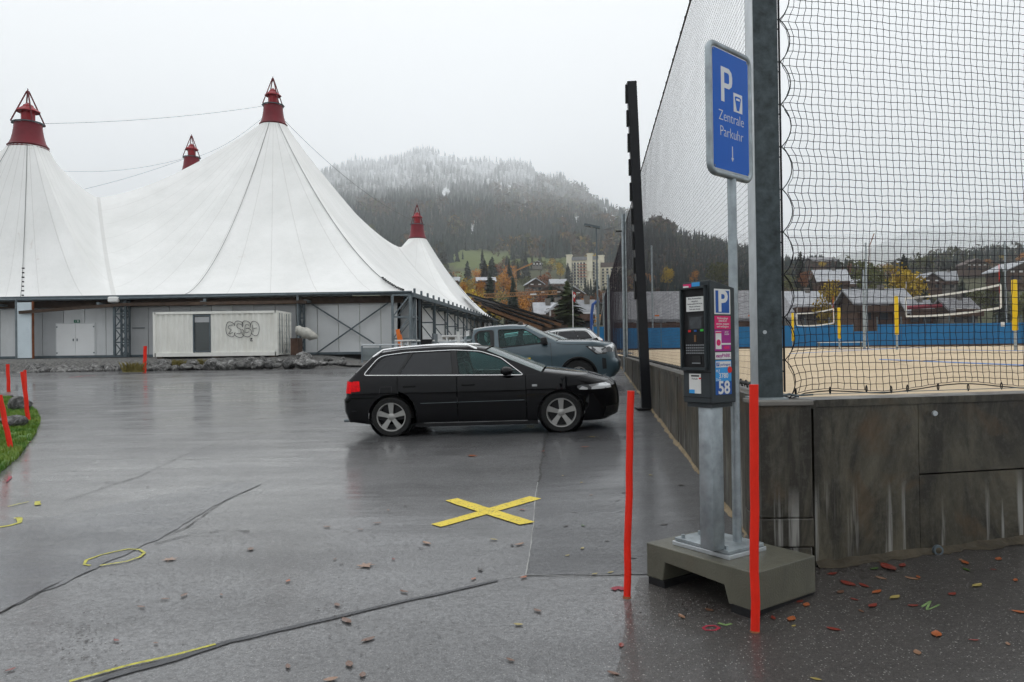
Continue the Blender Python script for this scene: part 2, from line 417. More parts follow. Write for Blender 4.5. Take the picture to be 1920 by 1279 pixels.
c = t.mix(t.math('MULTIPLY', pits, t.ramp(n3, [(.5, 0), (.55, .8)])), c, (.012, .011, .01))
t.set('Base Color', c); t.set('Roughness', t.ramp(n2, [(.3, .35), (.7, .65)])); t.set('Coat Weight', .15); t.set('Coat Roughness', .25)
t.set('Normal', t.bump(n3, .35, .006, t.bump(n1, .3, .02))); M['concrete_wall'] = t.m

t = NT('sand'); co = t.co('World')
c = t.mix(t.ramp(t.noise(co, .5, 6, .65), [(.3, 0), (.7, 1)]), (.50, .385, .245), (.60, .475, .32))
c = t.mix(t.ramp(t.noise(co, 9, 5, .7), [(.45, 0), (.75, .5)]), c, (.40, .31, .20))
t.set('Base Color', c); t.set('Roughness', .9); t.set('Normal', t.bump(t.noise(co, 3.5, 6, .65), .8, .08)); M['sand'] = t.m
t = NT('gravel'); co = t.co('World'); vo = t.vor(co, 18); s2 = t.n('SeparateColor'); t.l(vo.outputs['Color'], s2.inputs[0])
t.set('Base Color', t.mix(s2.outputs[0], (.05, .05, .048), (.16, .155, .145))); t.set('Roughness', .7)
t.set('Normal', t.bump(vo.outputs['Distance'], .8, .04)); M['gravel'] = t.m
t = NT('grass'); co = t.co('World'); n = t.noise(co, 2.2, 6, .7)
c = t.mix(t.ramp(n, [(.3, 0), (.7, 1)]), (.05, .12, .01), (.11, .22, .02)); c = t.mix(t.ramp(t.noise(co, .9, 5), [(.55, 0), (.7, .6)]), c, (.16, .13, .03))
t.set('Base Color', c); t.set('Roughness', .6); t.set('Normal', t.bump(t.noise(co, 30, 4), .7, .03)); M['grass'] = t.m
t = NT('blade'); oi = t.noise(t.co('World'), 1.4, 4); t.set('Base Color', t.mix(t.ramp(oi, [(.35, 0), (.65, 1)]), (.07, .19, .012), (.19, .27, .03))); t.set('Roughness', .5); M['blade'] = t.m
t = NT('tuft'); t.set('Base Color', (.17, .14, .03)); t.set('Roughness', .6); M['tuft'] = t.m
t = NT('rock'); co = t.co('Object'); n = t.noise(co, 2.4, 7, .7, .8); cr = t.vor(co, 3.0, 'DISTANCE_TO_EDGE')
oi = t.n('ObjectInfo')
c = t.mix(t.ramp(n, [(.42, 0), (.64, 1)]), (.025, .024, .022), (.30, .295, .285)); c = t.mix(t.ramp(cr.outputs['Distance'], [(0, .6), (.06, 0)]), c, (.03, .028, .025))
f = t.math('MULTIPLY_ADD', oi.outputs['Random'], .7, .55); c = t.mix(1.0, c, f, 'MULTIPLY')
t.set('Base Color', c); t.set('Roughness', .55); t.set('Normal', t.bump(n, .9, .08)); M['rock'] = t.m

def leafmat(key, a, b, tr=.25):
    t = NT(key); co = t.co('Object'); oi = t.n('ObjectInfo')
    n = t.noise(co, 1.1, 4); f = t.ramp(n, [(.32, 0), (.68, 1)])
    c = t.mix(f, a, b); v = t.math('MULTIPLY_ADD', oi.outputs['Random'], .5, .75); c = t.mix(1.0, c, v, 'MULTIPLY')
    t.set('Base Color', c); t.set('Roughness', .65); t.set('Specular IOR Level', .25); M[key] = t.m
leafmat('leaf_orange', (.36, .13, .012), (.62, .27, .02)); leafmat('leaf_gold', (.30, .20, .015), (.58, .40, .025))
leafmat('leaf_rust', (.13, .05, .02), (.26, .09, .03)); leafmat('leaf_olive', (.055, .075, .018), (.13, .13, .03))
leafmat('leaf_spruce', (.012, .024, .016), (.030, .048, .030)); leafmat('leaf_brown', (.07, .05, .03), (.13, .09, .05)); leafmat('leaf_pine', (.02, .032, .012), (.05, .062, .02))
for k, c in (('fallen_red', (.17, .02, .010)), ('fallen_orange', (.30, .075, .016)), ('fallen_brown', (.12, .055, .03)), ('fallen_yellow', (.28, .22, .06)), ('fallen_green', (.04, .10, .012)), ('fallen_pale', (.24, .13, .075)), ('fallen_dark', (.022, .014, .012))):
    mat(k, c, .4, 0, .3, 30, coat=.4)

# terrain: meadows, bare woods floor and snow higher up
t = NT('hill'); co = t.co('World'); at = t.n('Attribute', attribute_name='snow'); am = t.n('Attribute', attribute_name='meadow')
n = t.noise(co, .02, 7, .65); n2 = t.noise(co, .09, 6, .7)
c = t.mix(t.ramp(n, [(.35, 0), (.65, 1)]), (.030, .033, .022), (.060, .050, .032))
c = t.mix(am.outputs['Fac'], c, t.mix(n2, (.075, .105, .028), (.12, .14, .045)))
sn = t.math('MULTIPLY', at.outputs['Fac'], t.ramp(t.noise(co, .035, 7, .75), [(.38, .35), (.56, 1)]))
c = t.mix(sn, c, (.74, .76, .78)); t.set('Base Color', c); t.set('Roughness', .9); t.set('Specular IOR Level', .1); M['hill'] = t.m
t = NT('forest'); a = t.n('Attribute', attribute_name='tint'); t.set('Base Color', a.outputs['Color']); t.set('Roughness', .9); t.set('Specular IOR Level', .1); M['forest'] = t.m
# ================================================================== ground, hills, woods
def structure(o): o['kind'] = 'structure'; return o
def sheet(name, x0, x1, y0, y1, sx, sy, zf, m, test=None):
    nx = max(1, round((x1 - x0) / sx)); ny = max(1, round((y1 - y0) / sy)); b = MB()
    vs = []; 
    for i in range(nx + 1):
        for j in range(ny + 1):
            x = x0 + (x1 - x0) * i / nx; y = y0 + (y1 - y0) * j / ny; vs.append((x, y, zf(x, y)))
    fs = [(i * (ny + 1) + j, (i + 1) * (ny + 1) + j, (i + 1) * (ny + 1) + j + 1, i * (ny + 1) + j + 1) for i in range(nx) for j in range(ny)]
    b.add(vs, fs); return b.build(name, m, smooth='full')
structure(sheet('parking_lot', -70.1, 29.9, -14.4, 38.4, .8, .8, lambda x, y: gz(x, y) if (y < 5.6 or x < 1.12 + .104 * y + 1.0) else min(gz(x, y), .5), 'asphalt'))
b = MB(); n = 64; b.add([(9000 * math.cos(2 * math.pi * i / n), 9000 * math.sin(2 * math.pi * i / n), -.5) for i in range(n)], [tuple(range(n))])
structure(b.build('valley_floor', 'hill'))

COLS = {
 -2400: [(200, 600), (900, 560), (3000, 520)], 0: [(200, 640), (600, 600), (3000, 540)], 450: [(200, 640), (500, 590), (1000, 540), (3500, 470)],
 600: [(150, 643), (300, 610), (600, 550), (1000, 490), (1700, 412), (4800, 352), (7300, 328)],
 700: [(150, 643), (300, 610), (600, 545), (1000, 485), (1700, 405), (4700, 332), (7300, 302)],
 800: [(150, 642), (300, 605), (500, 560), (800, 510), (950, 485), (1150, 470), (1650, 402), (4500, 328), (7200, 292)],
 870: [(150, 642), (300, 602), (500, 555), (800, 505), (950, 482), (1150, 468), (1650, 402), (4400, 330), (7000, 299)],
 940: [(150, 641), (300, 598), (500, 552), (800, 504), (950, 486), (1150, 476), (1650, 410), (4200, 338), (6600, 306)],
 1000: [(150, 641), (300, 598), (500, 552), (800, 505), (950, 488), (1150, 474), (1650, 420), (4000, 348), (6200, 316)],
 1060: [(150, 641), (300, 598), (500, 550), (800, 505), (950, 480), (1150, 465), (1650, 418), (3800, 366), (5500, 338)],
 1100: [(150, 640), (300, 600), (700, 545), (950, 480), (1700, 425), (4600, 360)],
 1150: [(150, 640), (300, 605), (700, 548), (950, 485), (1600, 430), (3600, 388)],
 1190: [(150, 640), (300, 605), (700, 545), (1000, 490), (1600, 435), (2600, 412)],
 1240: [(150, 640), (300, 600), (600, 520), (1000, 455), (1500, 432)],
 1300: [(150, 640), (300, 600), (600, 520), (900, 470), (1200, 446)],
 1400: [(150, 638), (300, 590), (600, 520), (900, 485), (1100, 476)],
 1480: [(150, 636), (250, 590), (450, 535), (900, 508)],
 1560: [(150, 632), (250, 585), (400, 535), (700, 512)],
 1650: [(150, 632), (250, 590), (400, 545), (700, 520)],
 1750: [(150, 630), (250, 585), (400, 530), (600, 505), (1100, 484)],
 1850: [(150, 628), (250, 580), (400, 525), (600, 498), (1100, 474)],
 1930: [(150, 626), (250, 575), (400, 515), (600, 490), (1100, 468)],
 2300: [(150, 620), (250, 570), (400, 505), (600, 480), (1100, 450)],
 4500: [(150, 620), (300, 560), (900, 500), (2000, 470)]}
CK = sorted(COLS)
def zcol(k, d):
    c = COLS[k]
    if d <= 110: return None
    pts = [(110, None)] + c
    def zz(i):
        dd, y = pts[i]
        return 1.15 if y is None else P(k, y, dd).z
    if d >= c[-1][0]: return max(zz(len(pts) - 1) - (d - c[-1][0]) * .25, -60)
    for i in range(len(pts) - 1):
        if pts[i][0] <= d <= pts[i + 1][0]:
            a = (pts[i][0]); bb = pts[i + 1][0]; t = math.log(d / a) / math.log(bb / a)
            # straight in picture height
            za = zz(i) - EYE; zb = zz(i + 1) - EYE
            return EYE + ((za / a) * (1 - t) + (zb / bb) * t) * d
_zc = {}
def terr(px, d):                    # height of the land along a bearing, at a distance
    if d <= 110:
        return .8 + .35 * sstep(46, 110, d)
    for i in range(len(CK) - 1):
        if CK[i] <= px <= CK[i + 1]:
            key = (i, round(d, 3))
            if key not in _zc: _zc[key] = (zcol(CK[i], d), zcol(CK[i + 1], d))
            za, zb = _zc[key]
            t = (px - CK[i]) / (CK[i + 1] - CK[i])
            return za * (1 - t) + zb * t
    return 1.0
def wpos(px, d): x = ray(px, 652 - .013 * (px - 960)); return x.x * d / x.y, d
def top_d(px):
    for i in range(len(CK) - 1):
        if CK[i] <= px <= CK[i + 1]:
            t = (px - CK[i]) / (CK[i + 1] - CK[i]); return COLS[CK[i]][-1][0] * (1 - t) + COLS[CK[i + 1]][-1][0] * t
def ridge(x, y, d): return sstep(2200, 4200, d) * (noise.noise((x / 330, y / 900, 7)) * 95 + noise.noise((x / 120, y / 300, 2)) * 40)
pxs = list(np.arange(-2400, 440, 120)) + list(np.arange(480, 2000, 10)) + list(np.arange(2050, 4500, 120))
ds = [46, 60, 80, 110] + [110 * (7600 / 110) ** (i / 90) for i in range(1, 91)]
vs = []; snow = []; mead = []
MEADOW = [(905, 486, 62, 17), (1000, 492, 60, 8), (1085, 489, 40, 6), (848, 532, 22, 8), (1880, 478, 120, 14), (1760, 486, 80, 8), (880, 520, 30, 10)]
CLEAR = [(818, 313, 16, 10), (838, 302, 12, 7), (872, 318, 6, 8), (916, 333, 5, 5), (1060, 405, 10, 6), (1082, 415, 12, 10), (1140, 400, 12, 14), (1152, 415, 12, 8), (890, 430, 6, 12), (840, 365, 10, 14), (950, 350, 14, 5), (728, 290, 5, 6), (985, 395, 14, 6), (1000, 384, 20, 5), (925, 362, 26, 3), (965, 356, 26, 4), (1160, 392, 6, 8), (748, 330, 4, 8)]
def inside(lst, px, y, grow=1.0):
    return max([0] + [1 - ((px - a) / (rx * grow)) ** 2 - ((y - b_) / (ry * grow)) ** 2 for a, b_, rx, ry in lst])
def yimg(px, d, z): return 652 - .013 * (px - 960) - (z - EYE) / d * FPX
for px in pxs:
    for d in ds:
        x, y = wpos(px, d); z = terr(px, d)
        yi = yimg(px, d, z)
        if d > 130: z += noise.noise((x / 60, y / 60, 0)) * min(d * .004, 9)
        if d > 2200: z += ridge(x, y, d)
        vs.append((x, y, z))
        snow.append(min(1, .85 * sstep(0, .5, inside(CLEAR, px, yi, 1.3)) + .8 * sstep(395, 320, yi) * (d > 1200)))
        mead.append(1.0 if inside(MEADOW, px, yi, 1.15) > 0 and d > 120 else .25 if 130 < d < 900 else 0.0)
nd = len(ds); b = MB()
b.add(vs, [(i * nd + j, (i + 1) * nd + j, (i + 1) * nd + j + 1, i * nd + j + 1) for i in range(len(pxs) - 1) for j in range(nd - 1)])
hill = structure(b.build('mountainside', 'hill', smooth='full'))
for nm, arr in (('snow', snow), ('meadow', mead)):
    a = hill.data.attributes.new(nm, 'FLOAT', 'POINT'); a.data.foreach_set('value', arr)
# the far snowy mountain beyond the village on the right
tp = [(1500, 520), (1580, 480), (1650, 458), (1720, 432), (1790, 408), (1850, 398), (1930, 388), (2100, 372), (2400, 380)]
pts = []; sn = []; md = []
for px in range(1500, 2401, 12):
    T = float(np.interp(px, [a for a, _ in tp], [c for _, c in tp]))
    for j in range(14):
        t = j / 13; d = 2200 + 4200 * t; yy = 560 * (1 - t) ** .9 + T * (1 - (1 - t) ** .9)
        p = P(px, yy, d); p.z += noise.noise((p.x / 300, p.y / 300, 5)) * 60 * t; pts.append(p); sn.append(.25 + .75 * sstep(500, 440, yy)); md.append(.3)
b = MB(); nn = 76; b.add(pts, [(i * 14 + j, (i + 1) * 14 + j, (i + 1) * 14 + j + 1, i * 14 + j + 1) for i in range(75) for j in range(13)])
fm = structure(b.build('far_mountain', 'hill', smooth='full'))
for nm, arr in (('snow', sn), ('meadow', md)):
    a = fm.data.attributes.new(nm, 'FLOAT', 'POINT'); a.data.foreach_set('value', arr)

# forest: thousands of small firs and bare or autumn crowns in one mass
def forest(name, spots, label):
    V = []; F = []; C = []
    base = 0
    for (x, y, z, h, kind, col) in spots:
        n = 6; a0 = random.random() * 6
        if kind == 0:      # fir: three ragged skirts
            r = h * random.uniform(.13, .18)
            lv = [(0, 1.0), (.42, .62), (.3, .9), (.7, .36), (.5, .66), (1.0, .04)]
            tiers = [(.04, 1.0, .50), (.32, .74, .78), (.60, .46, 1.0)]
            for zb, rr, zt in tiers:
                for k in range(n):
                    a = a0 + k * 6.283 / n; q = r * rr * random.uniform(.7, 1.25)
                    V.append((x + q * math.cos(a), y + q * math.sin(a), z + h * (zb + random.uniform(-.03, .03)))); C.append(col)
                V.append((x, y, z + h * zt)); C.append(tuple(min(1, v * 1.25) for v in col))
                for k in range(n): F.append((base + k, base + (k + 1) % n, base + n))
                base += n + 1
        else:              # ragged round crown of tossed flakes
            r = h * random.uniform(.26, .4)
            for k in range(13):
                u = random.uniform(-1, 1); a = random.random() * 6.283; q = math.sqrt(1 - u * u) * random.uniform(.5, 1)
                cx, cy, cz = x + r * q * math.cos(a), y + r * q * math.sin(a), z + h * .55 + u * h * .42
                s = r * random.uniform(.45, .75); f = random.uniform(.7, 1.3)
                for e in range(3):
                    V.append((cx + random.uniform(-s, s), cy + random.uniform(-s, s), cz + random.uniform(-s, s))); C.append(tuple(v * f for v in col))
                F.append((base, base + 1, base + 2)); base += 3
    me = bpy.data.meshes.new(name); me.from_pydata(V, [], F)
    ca = me.attributes.new('tint', 'FLOAT_COLOR', 'POINT'); ca.data.foreach_set('color', np.array([(*c, 1) for c in C], dtype=np.float32).ravel())
    me.materials.append(M['forest']); o = bpy.data.objects.new(name, me); COL.objects.link(o); o['kind'] = 'stuff'
    tag(o, label, 'forest'); return o
def ncol(c, v=.3): f = random.uniform(1 - v, 1 + v); return tuple(x * f for x in c)
DARK = (.013, .023, .021); DARK2 = (.019, .031, .028); BARE = (.075, .062, .050); RUST = (.10, .06, .032); GOLD = (.18, .12, .03); OLIVE = (.07, .075, .03)
sp = []
while len(sp) < 11500:
    px = random.uniform(560, 1262); td = top_d(px); d = 880 * (td / 880) ** random.random()
    z = terr(px, d); yi = yimg(px, d, z); h = (15 + d * .0058) * random.choice([random.uniform(.5, .9), random.uniform(.75, 1.2), random.uniform(1.1, 1.5)])
    yt = yi - h / d * FPX * .5
    if inside(CLEAR, px, yi + 9 * noise.noise((px / 6, yi / 6, 2)), 1.0) > .1 and random.random() < .93: continue
    if inside(MEADOW, px, yi, 1.0) > 0 and random.random() < .97: continue
    if d < 1000 and random.random() < .35: continue
    nz = noise.noise((px / 42, yi / 26, 3)); aut = sstep(.05, .45, nz) * sstep(330, 400, yi) * .9
    if 930 < px < 1120 and 355 < yi < 420: aut = max(aut, .45)
    x, y = wpos(px, d)
    snow_mist = sstep(400, 312, yi + 14 * noise.noise((px / 30, yi / 30, 9)))   # snow on the boughs higher up, and summit mist painted into the colour
    if random.random() < aut:
        kind = 1; c = random.choice([BARE, BARE, RUST, OLIVE, (.10, .07, .045)])
        if yi > 430 and random.random() < .12: c = GOLD
    else: kind = 0; c = random.choice([DARK, DARK2])
    c = ncol(c); s = snow_mist * random.uniform(.2, .85); c = tuple(v * (1 - s) + .70 * s for v in c)
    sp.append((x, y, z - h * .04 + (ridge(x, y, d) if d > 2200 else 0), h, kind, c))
forest('mountain_forest', sp, 'misty forested mountainside of firs and bare trees, dusted with snow and painted mist higher up')
sp = []
while len(sp) < 3600:
    px = random.uniform(1190, 1545); td = top_d(px); d0 = 230 if px < 1470 else 420; d = d0 * (td / d0) ** (random.random() ** .8)
    z = terr(px, d); yi = yimg(px, d, z); h = random.uniform(11, 21) * (.7 + d / 2600)
    if random.random() < .5: kind = 1; c = random.choice([BARE, BARE, OLIVE, OLIVE, (.09, .06, .04), (.06, .05, .035)])
    else: kind = 0; c = random.choice([DARK, DARK2])
    if random.random() < .02 and d < 700: kind = 1; c = GOLD
    x, y = wpos(px, d); sp.append((x, y, z - .5, h * (.7 if kind else 1), kind, ncol(c)))
forest('hillside_wood', sp, 'dark wooded hillside sloping down behind the black side net')
sp = []
while len(sp) < 1100:
    px = random.uniform(1490, 2050); r_ = random.random()
    if r_ < .7:
        d = random.uniform(480, 1080); z = terr(px, d); h = random.uniform(9, 17)
        if noise.noise((px / 40, d / 90, 1)) < -.02: continue
        kind = random.random() < .35; c = random.choice([BARE, OLIVE]) if kind else random.choice([DARK, DARK2])
    else:
        d = random.uniform(2600, 5800); q = (d - 2200) / 4200; T = float(np.interp(px, [a for a, _ in tp], [c for _, c in tp])); yy = 560 * (1 - q) ** .9 + T * (1 - (1 - q) ** .9)
        if noise.noise((px / 25, yy / 12, 1)) < .05: continue
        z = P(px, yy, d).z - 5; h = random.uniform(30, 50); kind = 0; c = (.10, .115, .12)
    x, y = wpos(px, d); sp.append((x, y, z - 1, h, int(kind), ncol(c)))
forest('distant_wood', sp, 'hazy patches of wood on the far slopes beyond the blue wall')

# the sandy court, the raised gravel strip by the tent, the strip of pavement along the wall
WALLX = lambda y: 1.12 + .104 * y
WT = 1.20                                      # top of the wall and the sand behind it
b = MB(); ys = np.linspace(4.9, 74.5, 90); 
for i in range(len(ys) - 1):
    for k in range(40):
        def q(y, k):
            x0 = WALLX(y) + .12 if y > 5.0 else 1.75; x1 = 75; t = (k / 40) ** 1.8; x = x0 + (x1 - x0) * t
            return (x, y + (.2 * (x - 1.75) * max(0, 1 - (y - 4.9) / 14)), WT - .05 + .05 * noise.noise((x * .9, y * .9, 0)) + .03 * noise.noise((x * 2.6, y * 2.6, 4)))
        b.add([q(ys[i], k), q(ys[i], k + 1), q(ys[i + 1], k + 1), q(ys[i + 1], k)], [(0, 1, 2, 3)])
sand = b.build('sand_court', 'sand', smooth='full'); structure(sand)
bm_ = bmesh.new(); bm_.from_mesh(sand.data); bmesh.ops.remove_doubles(bm_, verts=bm_.verts, dist=.001); bmesh.ops.recalc_face_normals(bm_, faces=bm_.faces[:]); bm_.to_mesh(sand.data); bm_.free()
# rear part of the lot beyond the raised strip and the ground the tent stands on
def ledge(x): return 38.0 + (.0 if x < -22 else (x + 22) * .02)
structure(sheet('gravel_ground', -75, -5.4, 38.3, 110, .8, 1.2, lambda x, y: (1.27 + .04 * noise.noise((x, y, 0)) - .45 * sstep(38.9, 38.3, y)) * (1 - sstep(-11.5, -5.8, x)) + sstep(-11.5, -5.8, x) * (gz(x, 38.5) + .06), 'gravel'))
structure(sheet('back_ground', -8.2, 4.6, 38.4, 112, 1.2, 1.2, lambda x, y: gz(x, min(y, 38.5)) + .03 * min(1, (y - 38.4) / 3) + max(0, y - 46) * .004, 'asphalt_old'))
# darker coarse apron round the parking meter and smooth patches laid over the lot (sheets 4 mm apart)
def patch(name, poly_px, m, lift, dens=.25):
    poly = [G(*p) for p in poly_px]; v2 = [Vector((p.x, p.y, 0)) for p in poly]
    bm = bmesh.new(); vv = [bm.verts.new(p) for p in v2]; bm.faces.new(vv)
    bmesh.ops.triangulate(bm, faces=bm.faces[:])
    xs = [p.x for p in v2]; ys_ = [p.y for p in v2]
    for ax, lo, hi in ((0, min(xs), max(xs)), (1, min(ys_), max(ys_))):
        st_ = max(dens, (hi - lo) / 60)
        t = lo + st_
        while t < hi:
            no = (1, 0, 0) if ax == 0 else (0, 1, 0); co = (t, 0, 0) if ax == 0 else (0, t, 0)
            bmesh.ops.bisect_plane(bm, geom=bm.verts[:] + bm.edges[:] + bm.faces[:], plane_co=co, plane_no=no); t += st_
    for v in bm.verts: v.co.z = gz(v.co.x, v.co.y) + lift
    bmesh.ops.recalc_face_normals(bm, faces=bm.faces[:])
    me = bpy.data.meshes.new(name); bm.to_mesh(me); bm.free(); me.materials.append(M[m]); me.polygons.foreach_set('use_smooth', [True] * len(me.polygons))
    o = bpy.data.objects.new(name, me); COL.objects.link(o); o['kind'] = 'structure'; return o
def rough_line(pts, amp=3.0, seg=6, seed=0):
    res = []
    for i in range(len(pts) - 1):
        for k in range(seg):
            t = k / seg; x = pts[i][0] * (1 - t) + pts[i + 1][0] * t; y = pts[i][1] * (1 - t) + pts[i + 1][1] * t
            res.append((x + amp * noise.noise((x / 23 + seed, y / 17, seed)), y + amp * .6 * noise.noise((x / 19, y / 13 + seed, 2 + seed))))
    res.append(pts[-1]); return res
e1 = rough_line([(-260, 1240), (0, 1150), (160, 1075), (310, 1005), (400, 950), (490, 908)], 7, 8, 1)
e2 = rough_line([(490, 908), (430, 905), (300, 930), (150, 960), (0, 985), (-260, 1020)], 3, 4, 2)
patch('asphalt_patch', e1 + e2[1:], 'asphalt_old', .004)
e3 = rough_line([(986, 1080), (998, 1010), (1004, 960), (1013, 880), (1020, 812)], 2, 6, 5)
patch('pavement_strip', e3 + [(1160, 790), (1166, 740), (1170, 712)] + [(1182, 720), (1224, 771), (1312, 893), (1372, 975), (1420, 1060), (1300, 1078)] + rough_line([(1300, 1078), (1150, 1078), (986, 1080)], 2, 5, 3)[1:-1], 'asphalt_dark', .004)
patch('asphalt_apron', rough_line([(1120, 1600), (1150, 1300), (1175, 1150), (1200, 1085)], 9, 5, 8) + [(1420, 1070), (1530, 1052), (1683, 1037), (1920, 1024), (2500, 1018), (2700, 1600)], 'asphalt_coarse', .005)
# ================================================================== the festival tent
HEIGHT_E = EYE + 3.2
def tent_canopy(parent, mast, h, r0, poly, nth=120, ns=26, seams=40, pw=1.4, name='canopy'):
    # poly: boundary points (x, y, z) round the mast; every ray from the mast meets it once
    cx, cy = mast; nP = len(poly); fine = []
    for i in range(nP):
        a = Vector(poly[i]); c = Vector(poly[(i + 1) % nP])
        sag = poly[i][3] if len(poly[i]) > 3 else 0
        a = Vector(poly[i][:3]); c = Vector(poly[(i + 1) % nP][:3]); m = 12
        for k in range(m):
            t = k / m; p = a.lerp(c, t); p.z -= sag * 4 * t * (1 - t); fine.append(p)
    n = len(fine); vs = []; uvs = []
    angs = []; acc = 0
    for i, p in enumerate(fine):
        a = math.atan2(p.y - cy, p.x - cx)
        if i: 
            dlt = a - last
            while dlt > math.pi: dlt -= 2 * math.pi
            while dlt < -math.pi: dlt += 2 * math.pi
            acc += dlt
        last = a; angs.append(acc); 
    a_first = math.atan2(fine[0].y - cy, fine[0].x - cx)
    for i in range(n + 1):
        p = fine[i % n]; ang = a_first + (angs[i] if i < n else (2 * math.pi if angs[-1] > 0 else -2 * math.pi))
        ring = Vector((cx + r0 * math.cos(ang), cy + r0 * math.sin(ang), h)); B = math.hypot(p.x - cx, p.y - cy)
        for j in range(ns + 1):
            s = (j / ns); s = s * s * .35 + s * .65
            q = ring.lerp(p, s); q.z = p.z + (h - p.z) * (1 - s) ** pw
            vs.append(q); uvs.append((abs(ang - a_first) / (2 * math.pi) * seams, s))
    fs = [(i * (ns + 1) + j, (i + 1) * (ns + 1) + j, (i + 1) * (ns + 1) + j + 1, i * (ns + 1) + j + 1) for i in range(n) for j in range(ns)]
    b = MB(); b.add(vs, fs); me = b.mesh(name, 'membrane', 'full')
    ul = me.uv_layers.new(name='UVMap'); idx = np.zeros(len(me.loops), dtype=np.int32); me.loops.foreach_get('vertex_index', idx)
    ul.data.foreach_set('uv', np.array(uvs, dtype=np.float32)[idx].ravel())
    o = bpy.data.objects.new(name, me); COL.objects.link(o); o.parent = parent; return o
tent = thing('festival_tent', 'huge white festival tent with dark red mast caps and steel trusses under its eaves', 'tent', (0, 0, 0))
HE = HEIGHT_E
FY = 42.0
E1 = (-22.4, FY, HE - .12, 0); CR = (-5.7, FY, HE, .0); RR = (-3.5, 68, HE + .05, .9); S14 = (-11.3, 75, EYE + 10.3, 1.4)
B1 = (-17, 84, EYE + 8, .5); S13 = (-27, 67, EYE + 13.4, 0); S12 = (-29.9, 54, EYE + 11.3, .75)
masts = {'a': ((-19.0, 60), EYE + 18.1, 1.07), 'b': ((-32.3, 50), EYE + 13.8, 1.2), 'c': ((-32.0, 75), EYE + 17.9, 1.05), 'd': ((-10.5, 84), EYE + 12.35, 1.02), 'e': ((-50.5, 72), EYE + 17.4, 1.1)}
tent_canopy(tent, *masts['a'], [E1, CR, RR, S14, B1, S13, S12][:], seams=46)
S23 = (-36, 61, EYE + 10.0, 0); S25 = (-41, 52, EYE + 7.5, .8); L2 = (-43.5, FY, HE, 0)
tent_canopy(tent, *masts['b'], [L2, (-22.4, FY, HE - .12, .75), S12[:3] + (0,), S23, S25], seams=34)
tent_canopy(tent, *masts['d'], [RR[:3] + (0,), (-1.5, 92, HE + .1, 0), (-6, 99, HE, 0), (-15, 97, HE + 2, 0), B1[:3] + (0,), S14[:3] + (.9,)], seams=30)
tent_canopy(tent, *masts['c'], [S13[:3] + (0,), B1[:3] + (0,), (-22, 95, HE, 0), (-45, 95, HE, 0), (-44, 62, EYE + 9, 0), S23[:3] + (0,), S12[:3] + (0,)], seams=34)
tent_canopy(tent, *masts['e'], [(-43, 62, EYE + 8.5, 0), (-45, 95, HE, 0), (-60, 90, HE, 0), (-62, 55, HE, 0), (-43.5, 50, HE + 2, 0)], seams=30)
# eave at the far left where the tent runs on out of the picture
b = MB(); b.add([(-43.5, FY, HE), (-62, FY + 6, HE), (-62, 55, HE + .3), (-50, 56, HE + 5.5), (-41, 52, EYE + 7.5)], [(0, 1, 2, 3, 4)]); b.build('canopy', 'membrane', tent)

# red caps: flared skirt, platform ring, lantern, hat and an open frame over it
def cap_meshes(r0):
    H = {}
    b = MB(); b.lathe([(r0 * 1.0, -.12), (r0 * 1.05, .02), (r0 * 1.0, .1)], 28); b.lathe([(r0 * .98, .12), (r0 * 1.03, .22), (r0 * .95, .30)], 28); H['band'] = b.mesh('cap_band', 'red_cap_dark', 40)
    b = MB(); b.lathe([(r0 * .98, .25), (r0 * .86, .55), (r0 * .77, 1.0), (r0 * .71, 1.5), (r0 * .69, 1.85), (0.02, 1.87)], 28); H['skirt'] = b.mesh('skirt', 'red_cap', 40)
    b = MB(); b.lathe([(r0 * .80, 1.86), (r0 * .80, 1.92), (r0 * .68, 1.92), (r0 * .68, 1.86)], 24); 
    for k in range(12):
        a = k * math.pi / 6; b.box((r0 * .80 * math.cos(a), r0 * .80 * math.sin(a), 1.88), (.08, .05, .06), a)
    H['ring'] = b.mesh('platform_ring', 'steel_grey', 40)
    b = MB(); b.lathe([(.36 * r0, 1.88), (.36 * r0, 2.78)], 8); H['drum'] = b.mesh('lantern_drum', 'red_hat', False)
    b = MB(); b.lathe([(.62 * r0, 2.72), (.60 * r0, 2.80), (.34 * r0, 3.05), (.30 * r0, 3.08), (.26 * r0, 3.2), (.02, 3.42)], 8); H['hat'] = b.mesh('lantern_hat', 'red_hat', False)
    b = MB()
    for k in range(4):
        a = k * math.pi / 2 + .5; b.tube([(r0 * .84 * math.cos(a), r0 * .84 * math.sin(a), 1.9), (.05 * math.cos(a), .05 * math.sin(a), 4.25)], .045, 5)
    for z, q in ((2.9, .5),):
        pts = [(r0 * q * .95 * math.cos(k * math.pi / 2 + .5), r0 * q * .95 * math.sin(k * math.pi / 2 + .5), z) for k in range(4)]
        for k in range(4): b.tube([pts[k], pts[(k + 1) % 4]], .025, 4)
    b.tube([(0, 0, 4.0), (0, 0, 4.45)], [.07, .02], 6)
    H['frame'] = b.mesh('top_frame', 'red_cap_dark', False); return H
CAPM = cap_meshes(1.07)
for k, (pos, h, r) in masts.items():
    root = link('mast_cap', CAPM['skirt'], tent, (*pos, h - .1), .3, (r / 1.07, r / 1.07, .93))
    for nm, key in (('cap_band', 'band'), ('platform_ring', 'ring'), ('lantern_drum', 'drum'), ('lantern_hat', 'hat'), ('top_frame', 'frame')):
        link(nm, CAPM[key], root)
